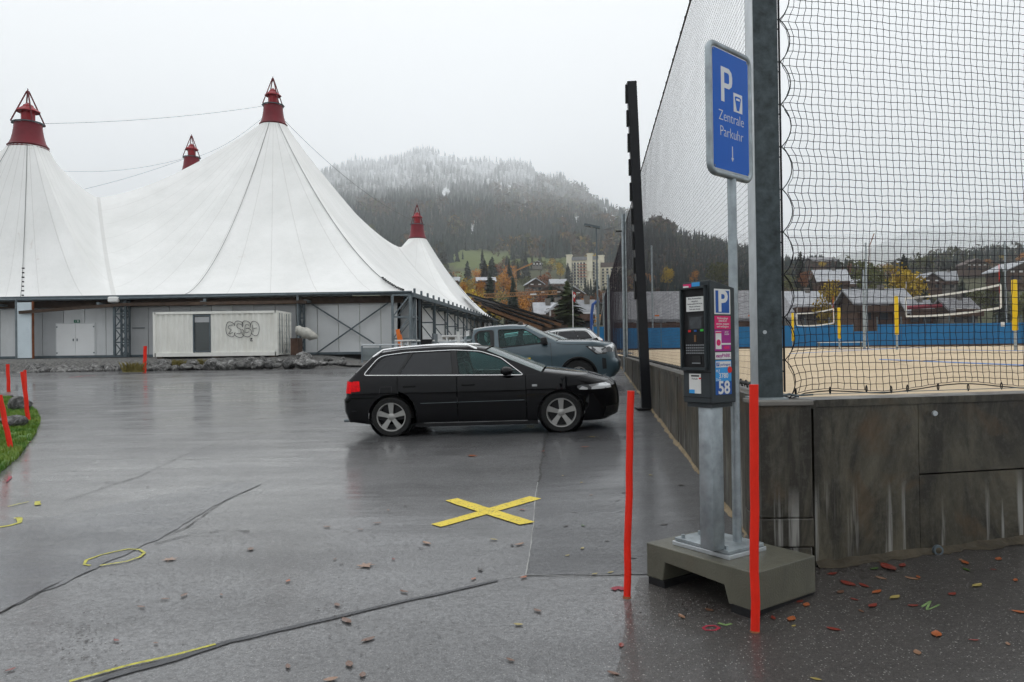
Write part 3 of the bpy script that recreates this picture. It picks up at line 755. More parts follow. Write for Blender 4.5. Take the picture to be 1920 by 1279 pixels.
# cables
def cable(pts, r, name='cable', m='cord_dark', sag=0.0):
    pts = [Vector(p) for p in pts]
    if len(pts) == 2 and sag:
        a, c = pts; pts = [a.lerp(c, t / 14) - Vector((0, 0, sag * 4 * (t / 14) * (1 - t / 14))) for t in range(15)]
    MB().tube(pts, r, 5).build(name, m, tent)
def top(k, dz=1.8): (x, y), h, r = masts[k]; return Vector((x, y, h + dz))
def on_canopy(k, B, h1, t, pw=1.4, lift=.06):
    (x, y), h, r0 = masts[k]; d = Vector((B[0] - x, B[1] - y, 0)); L = d.length; d.normalize()
    s = t; q = Vector((x, y, 0)) + d * (r0 + (L - r0) * s); q.z = B[2] + (h - B[2]) * (1 - s) ** pw + lift; return q
def surf_cable(k, B, r=.022, lift=.07):
    pts = [top(k, .1) + (Vector((B[0], B[1], 0)) - Vector((*masts[k][0], 0))).normalized() * masts[k][2]]
    cable(pts + [on_canopy(k, B, 0, i / 24, lift=lift) for i in range(1, 25)], r)
surf_cable('a', (-18.4, FY - .02, HE), .015, .03); surf_cable('a', (-5.9, FY + .02, HE), .016, .04)
surf_cable('b', (-35.5, FY - .02, HE), .012, .03); surf_cable('b', (-27.62, FY - .02, HE), .015, .03)
cable([top('b', 1.65), top('a', 1.75)], .012, sag=.35)
cable([top('a', 1.4), top('d', 1.9)], .016, sag=1.1); cable([top('a', 1.4), top('c', 1.6)], .012, sag=.6)
cable([top('b', 1.6), top('e', 1.2)], .012, sag=.3); cable([top('c', 1.8), top('e', 1.5)], .012, sag=1.4); cable([top('c', 1.8), (-41, 60, EYE + 12)], .012, sag=.5)
cable([top('d', 1.75), (-14, 84, EYE + 11.5), (-22, 76, EYE + 13.6)], .014)
cable([top('d', 1.5), (-2.6, 86, HE + .1)], .018, sag=.8)
for px, y0, y1 in ((43.5, 503, 558),):
    a = P(px, y0, FY - .15); c = P(px - 1, y1, FY - .2); 
    for k in range(7): MB().box(a.lerp(c, k / 6.5), (.11, .08, .07), k * .6).build('turnbuckle_link', 'black', tent)
for k in range(12):
    q = on_canopy('a', (-5.9, FY, HE), 0, .86 + k * .011, lift=.12); MB().box(q, (.12, .1, .08), k * .7).build('turnbuckle_link', 'black', tent)

# the front wall under the eave
GR = 1.33                                      # ground the tent stands on
FW = FY + 1.1
def pxX(px, Y): return P(px, 660, Y).x
b = MB(); b.beam((-62, FY + .1, HE - .12), (-5.6, FY + .1, HE - .02), .16, .2); b.build('eave_beam', 'steel_grey', tent)
b = MB(); b.tube([(-62, FY - .05, HE - .04), (-22.4, FY - .05, HE - .16), (-5.6, FY - .05, HE + .02)], .06, 6); b.build('eave_tube', 'steel_grey', tent)
b = MB(); b.beam((-62, FW - .2, HE - .45), (-6.2, FW - .2, HE - .32), .3, .4); b.build('shade_board', 'wood_dark', tent)
xs_ = list(np.arange(-60, -6.4, 1.22)); 
doorL, doorR = pxX(105, FW - .06), pxX(180, FW - .06)
segs = []
for i, x in enumerate(xs_):
    x1 = min(x + 1.2, -6.6)
    m = 'panel_white' if (x > -12.5 or i % 5 == 0) else 'panel_grey'
    if x > doorL - 1.2 and x < doorR: m = 'panel_white' if abs(x - (doorL + doorR) / 2) < 1.4 else 'panel_grey'
    MB().box(((x + x1) / 2, FW, (GR + HE) / 2 - .12), (x1 - x - .012, .08, HE - GR - .3)).build('wall_panel', m, tent)
MB().beam((-62, FW - .1, GR + .03), (-6.2, FW - .1, GR + .03), .3, .14).build('base_beam', 'steel_grey', tent)
# double door
d0 = thing  # (the door is part of the tent)
dr = MB().box(((doorL + doorR) / 2, FW - .06, GR + .99), (doorR - doorL, .05, 1.98)).build('door_frame', 'panel_white', tent)
for s in (0, 1):
    wdt = (doorR - doorL - .14) / 2; cx = doorL + .06 + wdt / 2 + s * (wdt + .02)
    lf = MB().box((cx, FW - .095, GR + .99), (wdt, .03, 1.86), bev=.006).build('door_leaf', 'door_white', tent)
    MB().box((cx + (wdt / 2 - .1) * (1 if s == 0 else -1) * 1.0 + (.0), FW - .13, GR + 1.0), (.05, .05, .14)).build('door_handle', 'steel_mid', lf)
    for zz in (.25, 1.75): MB().box((cx + (wdt / 2 - .03) * (1 if s else -1), FW - .12, GR + zz), (.07, .03, .07)).build('door_hinge', 'steel_mid', lf)
ex = P(144, 602.5, FW - .1)
exs = MB().box(ex, (.31, .05, .17)).build('exit_sign', 'exit_green', tent)
fb = MB(); fz = ex + Vector((0, -.03, 0))
fb.box(fz + Vector((-.03, 0, .045)), (.028, .006, .028)); fb.beam(fz + Vector((-.03, 0, .03)), fz + Vector((-.045, 0, -.015)), .006, .028, (0, 1, 0)); fb.beam(fz + Vector((-.045, 0, -.015)), fz + Vector((-.01, 0, -.06)), .006, .018, (0, 1, 0))
fb.beam(fz + Vector((-.045, 0, -.015)), fz + Vector((-.085, 0, -.05)), .006, .018, (0, 1, 0)); fb.beam(fz + Vector((-.03, 0, .02)), fz + Vector((.005, 0, .0)), .006, .014, (0, 1, 0)); fb.box(fz + Vector((.085, 0, 0)), (.07, .006, .12))
fb.build('running_figure', 'label_white', exs)
MB().box((pxX(54, FW - .9), FY - .1, (GR + HE) / 2 - .15), (.80, .14, HE - GR - .3)).build('pale_board', 'lightboard', tent)
MB().box((pxX(54, FW - .9) + .46, FY - .12, (GR + HE) / 2 - .15), (.035, .16, HE - GR - .2)).build('board_post', 'rust', tent)
MB().box((pxX(54, FW - .9) - .46, FY - .12, (GR + HE) / 2 - .1), (.09, .16, HE - GR)).build('board_post', 'steel_mid', tent)
MB().beam(P(36, 586, FY - .3), P(232, 571, FY - .3), .12, .17).build('slanting_beam', 'wood_dark', tent)
MB().beam(P(232, 571, FY - .3), P(575, 566, FY - .3), .12, .17).build('shade_board', 'wood_dark', tent)
MB().box(P(259.5, 615, FW - .08), (.72, .04, .04)).build('door_rail', 'steel_grey', tent)
def truss(a, c, z0, z1, bays, r=.035, name='truss_column', m='steel_mid', x=False, side=None):
    b = MB()
    A = Vector(a); C = Vector(c)
    for p in (A, C): b.box((p.x, p.y, (z0 + z1) / 2), (r * 2.3, r * 2.3, z1 - z0))
    for i in range(bays + 1):
        z = z0 + (z1 - z0) * i / bays
        b.beam((A.x, A.y, z), (C.x, C.y, z), r, r * 1.6)
        if i < bays:
            z2 = z0 + (z1 - z0) * (i + 1) / bays
            b.beam((A.x, A.y, z), (C.x, C.y, z2), r, r * 1.2)
            if x: b.beam((C.x, C.y, z), (A.x, A.y, z2), r, r * 1.2)
    return b.build(name, m, tent)
truss((pxX(216, FY), FY - .05), (pxX(233, FY), FY + .2), GR, HE - .2, 4, .05, m='steel_grey', x=True)
truss((pxX(216, FY) + .1, FY + .5), (pxX(233, FY), FY + .6), GR, HE - .2, 4, .04, m='steel_grey', x=True)
cp = P(213, 562, FY - .1); MB().box(cp, (.55, .35, .32), bev=.08).build('corner_plate', 'membrane', tent)
MB().tube([(pxX(559, FY), FY, GR), (pxX(559, FY), FY, HE - .1)], .07, 8).build('post', 'steel_mid', tent)
truss((pxX(563, FY + .9), FY + .9), (pxX(571, FY + .9), FY + .9), GR, HE - .3, 3, .04, m='steel_grey', x=True)
for (a, c) in (((578, 566), (702, 644)), ((735, 563), (590, 665))):
    MB().tube([P(*a, FW - .3), P(*c, FW - .35)], .045, 6).build('brace', 'steel_grey', tent)
for i, x in enumerate(np.arange(pxX(20, FW), -7, 5.8)): MB().box((x, FW - .75, HE - .42), (.16, 1.2, .12)).build('bracket', 'steel_mid', tent)
MB().box((pxX(385, FY - .1), FY - .1, HE - .42), (.14, .14, .4)).build('lamp_fitting', 'steel_mid', tent)
# corner tower of trusses
tx = [pxX(737, FY), pxX(770, FY), pxX(779, FY + 1.2)]
truss((tx[0], FY), (tx[1], FY), .9, HE - .15, 3, .06)
truss((tx[1] + .05, FY + .05), (tx[2], FY + 1.3), .9, HE - .15, 3, .05)
truss((tx[0], FY + 1.3), (tx[2] - .1, FY + 1.3), .9, HE - .15, 3, .045)
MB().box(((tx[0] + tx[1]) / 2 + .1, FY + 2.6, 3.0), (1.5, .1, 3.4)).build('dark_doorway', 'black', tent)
# the long side wall running back
nside = 11
def sideX(y): return -5.7 + (y - FY) * (3.6 / 42)
for i in range(nside):
    y = FY + 2.4 + i * 4.8
    truss((sideX(y) + .02, y), (sideX(y) - 1.0, y + .05), gz(-5, 38), HE - .15, 3, .05, m='steel_grey')
    if i < nside - 1:
        for k in range(4):
            ya = y + k * 1.2
            MB().box((sideX(ya + .6) - 1.08, ya + .6, (GR + HE) / 2 - .3), (.08, 1.18, HE - GR + .3), math.atan2(-3.6, 42)).build('wall_panel', 'door_white', tent)
MB().beam((sideX(FY + 1.6), FY + 1.6, 2.5), (sideX(FY + 1.6) - .9, FY + 1.8, 2.5), .1, 3.9).build('pale_pillar', 'panel_white', tent)
MB().beam((-5.6, FY, HE - .14), (-1.8, 86, HE - .02), .18, .24).build('eave_beam', 'steel_grey', tent)
for i in range(22):
    y = FY + .6 + i * 1.9; MB().box((sideX(y) + .12, y, HE + .08), (.12, .16, .34)).build('eave_clamp', 'steel_grey', tent)
for i in range(16):
    y = FY + 1.0 + i * 2.6; MB().beam((sideX(y) + .02, y, HE - .35), (sideX(y) - 1.1, y, HE - .35), .08, .14).build('rafter', 'steel_grey', tent)
MB().box((-4.9, 47.5, 1.75), (.1, 2.5, 1.5)).build('low_hatch', 'steel_mid', tent)
# ================================================================== container by the tent
CY = 39.0; cx0, cx1 = pxX(288, CY), pxX(520, CY); cz0 = P(400, 668, CY).z; cz1 = P(400, 584, CY).z; CD = 2.44
ct = thing('shipping_container', 'white shipping container with glazed door and bubble graffiti in front of the tent', 'container', ((cx0 + cx1) / 2, CY + CD / 2, cz0))
L = cx1 - cx0; H = cz1 - cz0; g0, g1 = pxX(363, CY) - (cx0 + cx1) / 2, pxX(394, CY) - (cx0 + cx1) / 2
def corr(x0, x1, z0, z1, y, amp=.05, per=.28):
    b = MB(); n = int((x1 - x0) / (per / 4)); pts = []
    for i in range(n + 1):
        x = x0 + (x1 - x0) * i / n; k = i % 4; pts.append((x, y + (amp if k in (1, 2) else 0)))
    for i in range(n): b.add([(*pts[i], z0), (*pts[i + 1], z0), (*pts[i + 1], z1), (*pts[i], z1)], [(0, 1, 2, 3)])
    return b
hy = -CD / 2
corr(-L / 2 + .1, g0 - .04, .18, H - .12, hy + .02).build('side_wall', 'container_white', ct)
sw = corr(g1 + .04, L / 2 - .1, .18, H - .12, hy + .02).build('side_wall', 'container_white', ct)
b = MB()
for x in (-L / 2 + .05, L / 2 - .05):
    for y in (hy + .05, -hy - .05): b.box((x, y, H / 2), (.14, .14, H))
for z in (.1, H - .06):
    b.box((0, hy + .04, z), (L - .12, .12, .13 if z > 1 else .2)); b.box((0, -hy - .04, z), (L - .12, .12, .13 if z > 1 else .2))
    for x in (-L / 2 + .05, L / 2 - .05): b.box((x, 0, z), (.12, CD - .2, .14))
b.build('container_frame', 'container_white', ct)
MB().box((0, 0, H - .05), (L - .2, CD - .2, .04)).build('container_roof', 'container_white', ct)
MB().box((0, -hy - .06, H / 2), (L - .2, .04, H - .3)).build('back_wall', 'container_white', ct)
MB().box((-L / 2 + .06, 0, H / 2), (.04, CD - .2, H - .3)).build('end_wall', 'container_white', ct)
for k in (0, 1):     # end doors with locking bars
    y = -CD / 4 + k * CD / 2; dd = MB()
    dd.box((L / 2 - .02, y, H / 2), (.05, CD / 2 - .1, H - .26))
    for z in np.linspace(.35, H - .35, 6): dd.box((L / 2 + .012, y, z), (.03, CD / 2 - .2, .17), bev=.008)
    o = dd.build('end_door', 'container_white', ct)
    for q in (-.32, .1): MB().tube([(L / 2 + .05, y + q, .12), (L / 2 + .05, y + q, H - .1)], .018, 6).build('locking_bar', 'steel_mid', o)
gp = MB(); gw = g1 - g0
gp.box(((g0 + g1) / 2, hy + .08, H / 2 + .02), (gw, .03, H - .5)); gl = gp.build('glass_door', 'glass_room', ct)
fr = MB()
for x in (g0, g1): fr.box((x, hy + .05, H / 2 + .02), (.07, .1, H - .34))
for z in (.26, H - .2): fr.box(((g0 + g1) / 2, hy + .05, z), (gw - .08, .1, .06))
fr.build('door_frame', 'steel_grey', ct)
MB().box(((g0 + g1) / 2, hy + .055, H - .42), (gw - .1, .01, .28)).build('blind', 'panel_grey', ct)
# bubble letters sprayed in black outline
gx0 = pxX(424, CY) - (cx0 + cx1) / 2; gs = (pxX(486, CY) - pxX(424, CY)) / 62; 
def gpt(u, v): return (gx0 + u * gs, hy - .004, (668 - 602 - v) * gs)
gb = MB()
def stroke(pts, r=.014):
    pp = []
    for i in range(len(pts) - 1):
        for k in range(4):
            t = k / 4; p0 = pts[max(i - 1, 0)]; p1 = pts[i]; p2 = pts[i + 1]; p3 = pts[min(i + 2, len(pts) - 1)]
            pp.append(tuple(.5 * ((2 * p1[j]) + (-p0[j] + p2[j]) * t + (2 * p0[j] - 5 * p1[j] + 4 * p2[j] - p3[j]) * t * t + (-p0[j] + 3 * p1[j] - 3 * p2[j] + p3[j]) * t ** 3) for j in (0, 1)))
    pp.append(pts[-1]); gb.tube([gpt(*p) for p in pp], r, 5)
def blob(cx, cy, rx, ry, a0=0, a1=360): stroke([(cx + rx * math.cos(R(a)), cy + ry * math.sin(R(a)) * (1 + .12 * math.sin(R(a * 2 + 40)))) for a in range(a0, a1 + 1, 24)])
blob(9, 16, 9, 15, 20, 350); stroke([(13, 8), (6, 9), (5, 14), (10, 17), (5, 24), (13, 22)])
blob(24, 8, 8, 8, 170, 400); blob(25, 23, 9, 9, -60, 200); stroke([(29, 7), (22, 6), (21, 12), (28, 17), (27, 24), (20, 24)])
blob(38, 9, 8, 9, 170, 390); blob(39, 22, 9, 9, -80, 190); stroke([(44, 9), (37, 8), (36, 22), (43, 21)]); stroke([(37, 15), (43, 14)])
blob(54, 15, 8.5, 14.5, -170, 165); stroke([(50, 8), (51, 22)]); stroke([(52, 15), (58, 14)]); stroke([(45, 35), (49, 33), (46, 38), (50, 38)], .02)
gb.build('graffiti', 'print_dark', ct)
for x in (-L / 2 + .3, 0, L / 2 - .3): MB().box((x, 0, -.12), (.3, CD - .1, .24)).build('support_block', 'wood_dark', ct)
bt = MB()
for q in range(1): bt.beam(P(575, 675, 40.5) , P(400, 678, 40.5), .1, .16)
o = bt.build('steel_beam', 'rust'); tag(o, 'rusty steel beam lying under the container', 'beam')
# tarpaulin bundle leaning out beside the container
b = MB(); c = P(572, 626, 39.6)
def tarpf(u, v):
    a = v * 2 * math.pi; t = u
    p = P(556 + 40 * t, 619 + 13 * t, 39.6); r = .36 * (math.sin(math.pi * min(1, .16 + t * .84)) ** .6) + .02
    r *= 1 + .25 * noise.noise((t * 7, math.cos(a) * 1.5, math.sin(a) * 1.5))
    return (p.x, p.y + r * math.cos(a), p.z + r * math.sin(a) * .8)
b.grid(tarpf, 18, 16); o = b.build('tarpaulin_bundle', 'tarp', smooth='full'); tag(o, 'bundled dirty white tarpaulin bulging out beside the container', 'tarpaulin')
o = MB().box(P(556, 650, 40.2), (.4, .9, .9)).build('timber_stack', 'wood_brown'); tag(o, 'brown timber stacked under the tarpaulin beside the container', 'timber')

# ================================================================== row of boulders along the tent
def rock_mesh(seed, n=3, flat=.7):
    bm = bmesh.new(); bmesh.ops.create_icosphere(bm, subdivisions=n, radius=1)
    cuts = [(Vector((random.uniform(-1, 1), random.uniform(-1, 1), random.uniform(-.5, 1))).normalized(), random.uniform(.62, .85)) for _ in range(9)]
    for v in bm.verts:
        for cn, cd in cuts:
            dd = v.co.dot(cn)
            if dd > cd: v.co -= cn * (dd - cd) * .9
        f = 1 + .16 * noise.noise(v.co * 1.6 + Vector((seed, 0, 0))) + .08 * noise.noise(v.co * 5 + Vector((seed, 3, 0)))
        v.co *= f; v.co.z *= flat
    me = bpy.data.meshes.new('boulder'); bm.to_mesh(me); bm.free(); me.materials.append(M['rock'])
    me.polygons.foreach_set('use_smooth', [True] * len(me.polygons)); me.set_sharp_from_angle(angle=R(28)); return me
ROCKS = [rock_mesh(i * 7.3, 3, random.uniform(.6, .85)) for i in range(6)]
def rock(px, py, wpx, label, group=None, d=None, emb=.25, hs=1.0):
    p = G(px, py) if d is None else P(px, py, d); s = wpx / FPX * p.y / 2
    o = link('boulder', ROCKS[random.randrange(6)], None, (p.x, p.y, p.z + s * (.6 - emb) * hs), random.random() * 6, (s, s * .8, s * hs)); tag(o, label, 'rock', group); return o
def bl_lab(px, row):
    LK = [(20, 'the left picture edge'), (54, 'the pale board'), (115, 'the left door leaf'), (165, 'the right door leaf'), (224, 'the lattice column'), (271, 'the red stake'), (310, 'the left end of the container'), (378, 'the glazed container door'), (455, 'the graffiti'), (535, 'the right end of the container'), (577, 'the tarpaulin bundle'), (625, 'the crossed braces')]
    lx, nm = min(LK, key=lambda q: abs(q[0] - px)); rel = 'directly below' if abs(px - lx) < 9 else 'left of' if px < lx else 'right of'
    return 'grey %s row boulder %s %s' % (row, rel, nm)
random.seed(11)
px = -14
while px < 640:
    w_ = random.uniform(17, 38) * (1 if px < 560 else .62); py = 706 - (px / 640) * 24; py = 707 - .036 * px
    rock(px + w_ / 2, py - 1, w_ * 1.25, bl_lab(px + w_ / 2, 'front'), 'boulders edging the lot below the tent', hs=random.uniform(.7, 1.0), d=37.35)
    if random.random() < .7: rock(px + w_ * random.uniform(.2, .9), py - 9, w_ * .9, bl_lab(px + w_ / 2, 'upper'), 'boulders edging the lot below the tent', hs=.9, d=37.8)
    px += w_ * .88
rock(700, 677, 26, 'pale low boulder right of the row by the steel trailer')
# kerb bank behind the boulders
b = MB()
def bank(u, v):
    x = -70 + 63.5 * u; y = 37.75 + 1.0 * v; return (x, y, gz(x, 37.5) - .05 + (.62 * sstep(0, 1, v)) * (1 - sstep(-12, -6.6, x)) + .05 * noise.noise((x * 2, y * 2, 0)))
b.grid(bank, 120, 5); o = b.build('gravel_bank', 'gravel', smooth='full'); structure(o)

def tufts(name, centre, rad, n, h, m, label):
    b = MB()
    for i in range(n):
        a = random.random() * 6.283; r = rad * math.sqrt(random.random()); x = centre[0] + r * math.cos(a) * 1.4; y = centre[1] + r * math.sin(a) * .5
        z = centre[2]; q = random.random() * 6.283; l = h * random.uniform(.5, 1.1); w_ = l * .06; dx, dy = math.cos(q) * l * .45, math.sin(q) * l * .45
        b.add([(x - w_, y, z), (x + w_, y, z), (x + dx * .5, y + dy * .5, z + l * .7), (x + dx, y + dy, z + l)], [(0, 1, 2), (0, 2, 3)])
    o = b.build(name, m); o['kind'] = 'stuff'; tag(o, label, 'grass'); return o
for q, (px, py) in enumerate(((253, 700), (337, 694), (376, 693), (512, 688))):
    p = G(px, py); tufts('grass_tuft', (p.x, p.y - .1, p.z + .05), .35 if q == 0 else .18, 160, .5, 'tuft', ['yellowed grass tuft beside the red stake before the tent door end', 'small yellow grass tuft between boulders left of the container centre', 'small yellow grass tuft between boulders below the glazed door', 'brownish grass tuft between boulders right of the container'][q])

# ================================================================== grass corner on the left
edge = [(-300, 1090), (-120, 960), (-20, 905), (8, 880), (38, 855), (66, 815), (75, 790), (68, 772), (48, 764), (20, 748), (-20, 742), (-80, 735), (-300, 735)]
gp_ = rough_line(edge, 2.5, 4, 12); pol = [G(*p) for p in gp_]
bm = bmesh.new(); bm.faces.new([bm.verts.new((p.x, p.y, 0)) for p in pol]); bmesh.ops.triangulate(bm, faces=bm.faces[:])
for ax in (0, 1):
    lo = min(v.co[ax] for v in bm.verts); hi = max(v.co[ax] for v in bm.verts); t = lo + .35
    while t < hi:
        bmesh.ops.bisect_plane(bm, geom=bm.verts[:] + bm.edges[:] + bm.faces[:], plane_co=(t, 0, 0) if ax == 0 else (0, t, 0), plane_no=(1, 0, 0) if ax == 0 else (0, 1, 0)); t += .35
bnd = {v for e in bm.edges if len(e.link_faces) == 1 for v in e.verts}
for v in bm.verts: v.co.z = gz(v.co.x, v.co.y) + (.008 if v in bnd else .05 + .04 * noise.noise(v.co * 1.5))
bmesh.ops.recalc_face_normals(bm, faces=bm.faces[:])
me = bpy.data.meshes.new('grass_verge'); bm.to_mesh(me); me.materials.append(M['grass']); me.polygons.foreach_set('use_smooth', [True] * len(me.polygons))
o = bpy.data.objects.new('grass_verge', me); COL.objects.link(o); structure(o)
fa = [(f, f.calc_area()) for f in bm.faces]; tot = sum(a for _, a in fa)
V = []; F = []
for f, a in fa:
    k = a * 2100
    for _ in range(int(k) + (random.random() < k % 1)):
        r1, r2 = random.random(), random.random(); r1 = math.sqrt(r1); vv = f.verts
        c = vv[0].co * (1 - r1) + vv[1].co * (r1 * (1 - r2)) + vv[2].co * (r1 * r2)
        if len(vv) == 4 and random.random() < .5: c = vv[0].co * (1 - r1) + vv[2].co * (r1 * (1 - r2)) + vv[3].co * (r1 * r2)
        if c.x < -22 or c.y > 26: continue
        l = random.uniform(.03, .075); q = random.random() * 6.283; dx, dy = math.cos(q) * l * .5, math.sin(q) * l * .5; w_ = .004 + c.y * .0004; o_ = len(V)
        V += [(c.x - w_ * math.sin(q), c.y + w_ * math.cos(q), c.z - .01), (c.x + w_ * math.sin(q), c.y - w_ * math.cos(q), c.z - .01), (c.x + dx, c.y + dy, c.z + l)]; F.append((o_, o_ + 1, o_ + 2))
bm.free()
b = MB(); b.add(V, F); o = b.build('grass', 'blade'); o['kind'] = 'stuff'; tag(o, 'short bright green grass on the verge at the left edge', 'grass')
random.seed(5)
rock(34, 773, 56, 'large pale boulder on the grass behind the crossed red stakes', emb=-.05, hs=.85); rock(27, 806, 56, 'nearest pale boulder on the grass verge', emb=-.1, hs=.8)
rock(7, 747, 34, 'dark flat boulder at the back of the grass verge', emb=.2, hs=.5); rock(-12, 798, 46, 'dark boulder at the left picture edge on the grass', emb=.1, hs=.7)
b = MB()
# ================================================================== red stakes
def stake(pt, pb, r, label, group='red marker stakes', d=None):
    base = G(*pb) if d is None else P(*pb, d); topp = P(*pt, base.y)
    t = thing('marker_stake', label, 'stake', base, 0, group); v = topp - base; b = MB()
    n = 8; pts = [v * (i / n) + Vector((noise.noise((i * .6, base.x, 0)) * r * .35, 0, 0)) * (0 < i < n) for i in range(n + 1)]
    pts[0] = v * -.03
    b.tube(pts, r, 14); b.build('tube', 'red_pole', t, smooth=50)
    b = MB(); b.lathe([(r * .8, -.01), (r * 1.25, .0), (r * 1.0, .012)], 12); b.build('foot_collar', 'rust', t)
    return t
stake((1183, 733), (1175.5, 1121), .0205, 'red plastic stake standing left of the concrete block of the parking meter')
stake((1413.5, 721), (1415.5, 1186), .0222, 'nearest red plastic stake, standing in front of the concrete block')
stake((-1, 741), (21.6, 848), .034, 'red stake leaning left on the grass at the left picture edge')
stake((42, 697), (53.5, 792), .038, 'front one of two crossed red stakes on the grass tip')
stake((46.5, 694), (49.5, 757), .034, 'rear one of two crossed red stakes on the grass tip')
stake((14.5, 683), (16.3, 735), .05, 'thin red stake behind the dark boulder at the left edge')
stake((272.4, 649), (271, 699), .08, 'red stake before the boulders left of the container')
stake((683, 630), (690, 678), .09, 'leaning red stake beside the steel trailer')

# ================================================================== trailer, tables and clutter behind the wagon
tr = thing('steel_trailer', 'low grey steel skip trailer beside the leaning red stake', 'trailer', P(737, 676, 34)); b = MB()
TB = MB(); TB.box((0, 0, .18), (2.5, 1.5, .3)); TB.build('bed', 'trailer_grey', tr)
for x0, x1 in ((-1.22, -.45), (-.43, .38), (.4, 1.2)): MB().box(((x0 + x1) / 2, -.76, .42), (x1 - x0, .05, .34)).build('side_board', 'trailer_grey', tr)
for x in (-1.25, -.44, .39, 1.23): MB().box((x, -.78, .3), (.07, .08, .75)).build('corner_post', 'steel_mid', tr)
MB().tube([(-1.25, -.7, .72), (1.2, -.7, .72)], .03, 6).build('top_rail', 'galv_light', tr)
for x in (-.5, .5):
    wm = MB(); wm.lathe([(.05, -.08), (.22, -.09), (.25, -.05), (.25, .05), (.22, .09), (.05, .08)], 14, axis='Y'); o = wm.build('wheel', 'tyre', tr, smooth=True); o.location = (x, -.6, .0)
def table(px0, px1, py, d, label, legs, h=.76):
    p0 = P(px0, py, d); p1 = P(px1, py, d); w_ = p1.x - p0.x
    t = thing('trestle_table', label, 'table', ((p0.x + p1.x) / 2, d + .35, p0.z - h), 0, 'white outdoor tables beside the tent')
    MB().box((0, 0, h - .03), (w_, .75, .06), bev=.01).build('table_top', 'label_white', t)
    for x in (-w_ / 2 + .25, w_ / 2 - .25):
        for y in (-.3, .3): MB().box((x, y, (h - .06) / 2 - .2), (.07, .07, h + .34)).build('leg', 'label_white', t)
    return t
table(741, 776, 637.5, 31, 'white trestle table nearest the trailer', 0); table(782, 812, 637.5, 31, 'white trestle table with the black crate on it', 0)
table(822, 843, 637.5, 31, 'narrow white table right of the black crate', 0); table(826, 866, 629, 30, 'higher white table beside the truck rack', 0, 1.0)
c = thing('black_crate', 'black plastic crate by the white tables', 'crate', P(800, 655, 30.5)); MB().box((0, 0, .2), (.44, .4, .32), bev=.02).build('box', 'black', c); MB().box((0, 0, .38), (.48, .44, .05), bev=.01).build('rim', 'black', c)
c = thing('wicker_stack', 'stack of woven grey baskets under the white table', 'baskets', P(846, 655, 32))
for k in range(3): MB().box((0, 0, .12 + k * .2), (.7, .5, .18), bev=.03).build('basket', 'stone_ledge', c)
# worker orange cone like thing in the truss tower
c = thing('orange_barrier', 'orange folded barrier leaning inside the corner truss tower', 'barrier', P(752, 655, 41))
MB().beam((0, 0, 0), (-.18, 0, 1.1), .12, .2).build('board', 'orange', c); MB().beam((.12, 0, 0), (-.05, 0, .8), .1, .16).build('board', 'orange', c)

# ================================================================== shed with the long sloping roof behind the tent
sh = thing('timber_shed', 'open timber shed with long sloping dark roof behind the tent corner', 'shed', P(965, 640, 80))
o0 = Vector(sh.location)
def rl(a, c, wy, th, m, nm, dy=0): 
    b = MB(); A = P(*a, 80 + dy) - o0; C = P(*c, 80 + dy) - o0
    b.beam(A, C, wy, th); b.build(nm, m, sh)
for k in range(3):
    dy = -k * 3.2; o1 = 7.0 * k
    rl((876 + k * 14, 552 + k * 9), (1056 - k * 18, 605 + k * 3), 3.0, .14, 'black', 'roof_sheet', dy)
    rl((884 + k * 14, 560 + k * 9), (1052 - k * 18, 609.5 + k * 3), .16, .32, 'brown_beam', 'purlin', dy - 1.2)
    rl((888 + k * 14, 566 + k * 9), (1044 - k * 18, 612 + k * 3), .12, .16, 'wood_dark', 'purlin', dy - .5)
for px in (905, 950, 1000, 1040): MB().beam(P(px, 600, 80) - o0, P(px, 655, 80) - o0, .3, .3).build('post', 'wood_dark', sh)
MB().box(P(990, 632, 84) - o0, (9, .3, 2.6)).build('back_wall', 'wood_dark', sh)
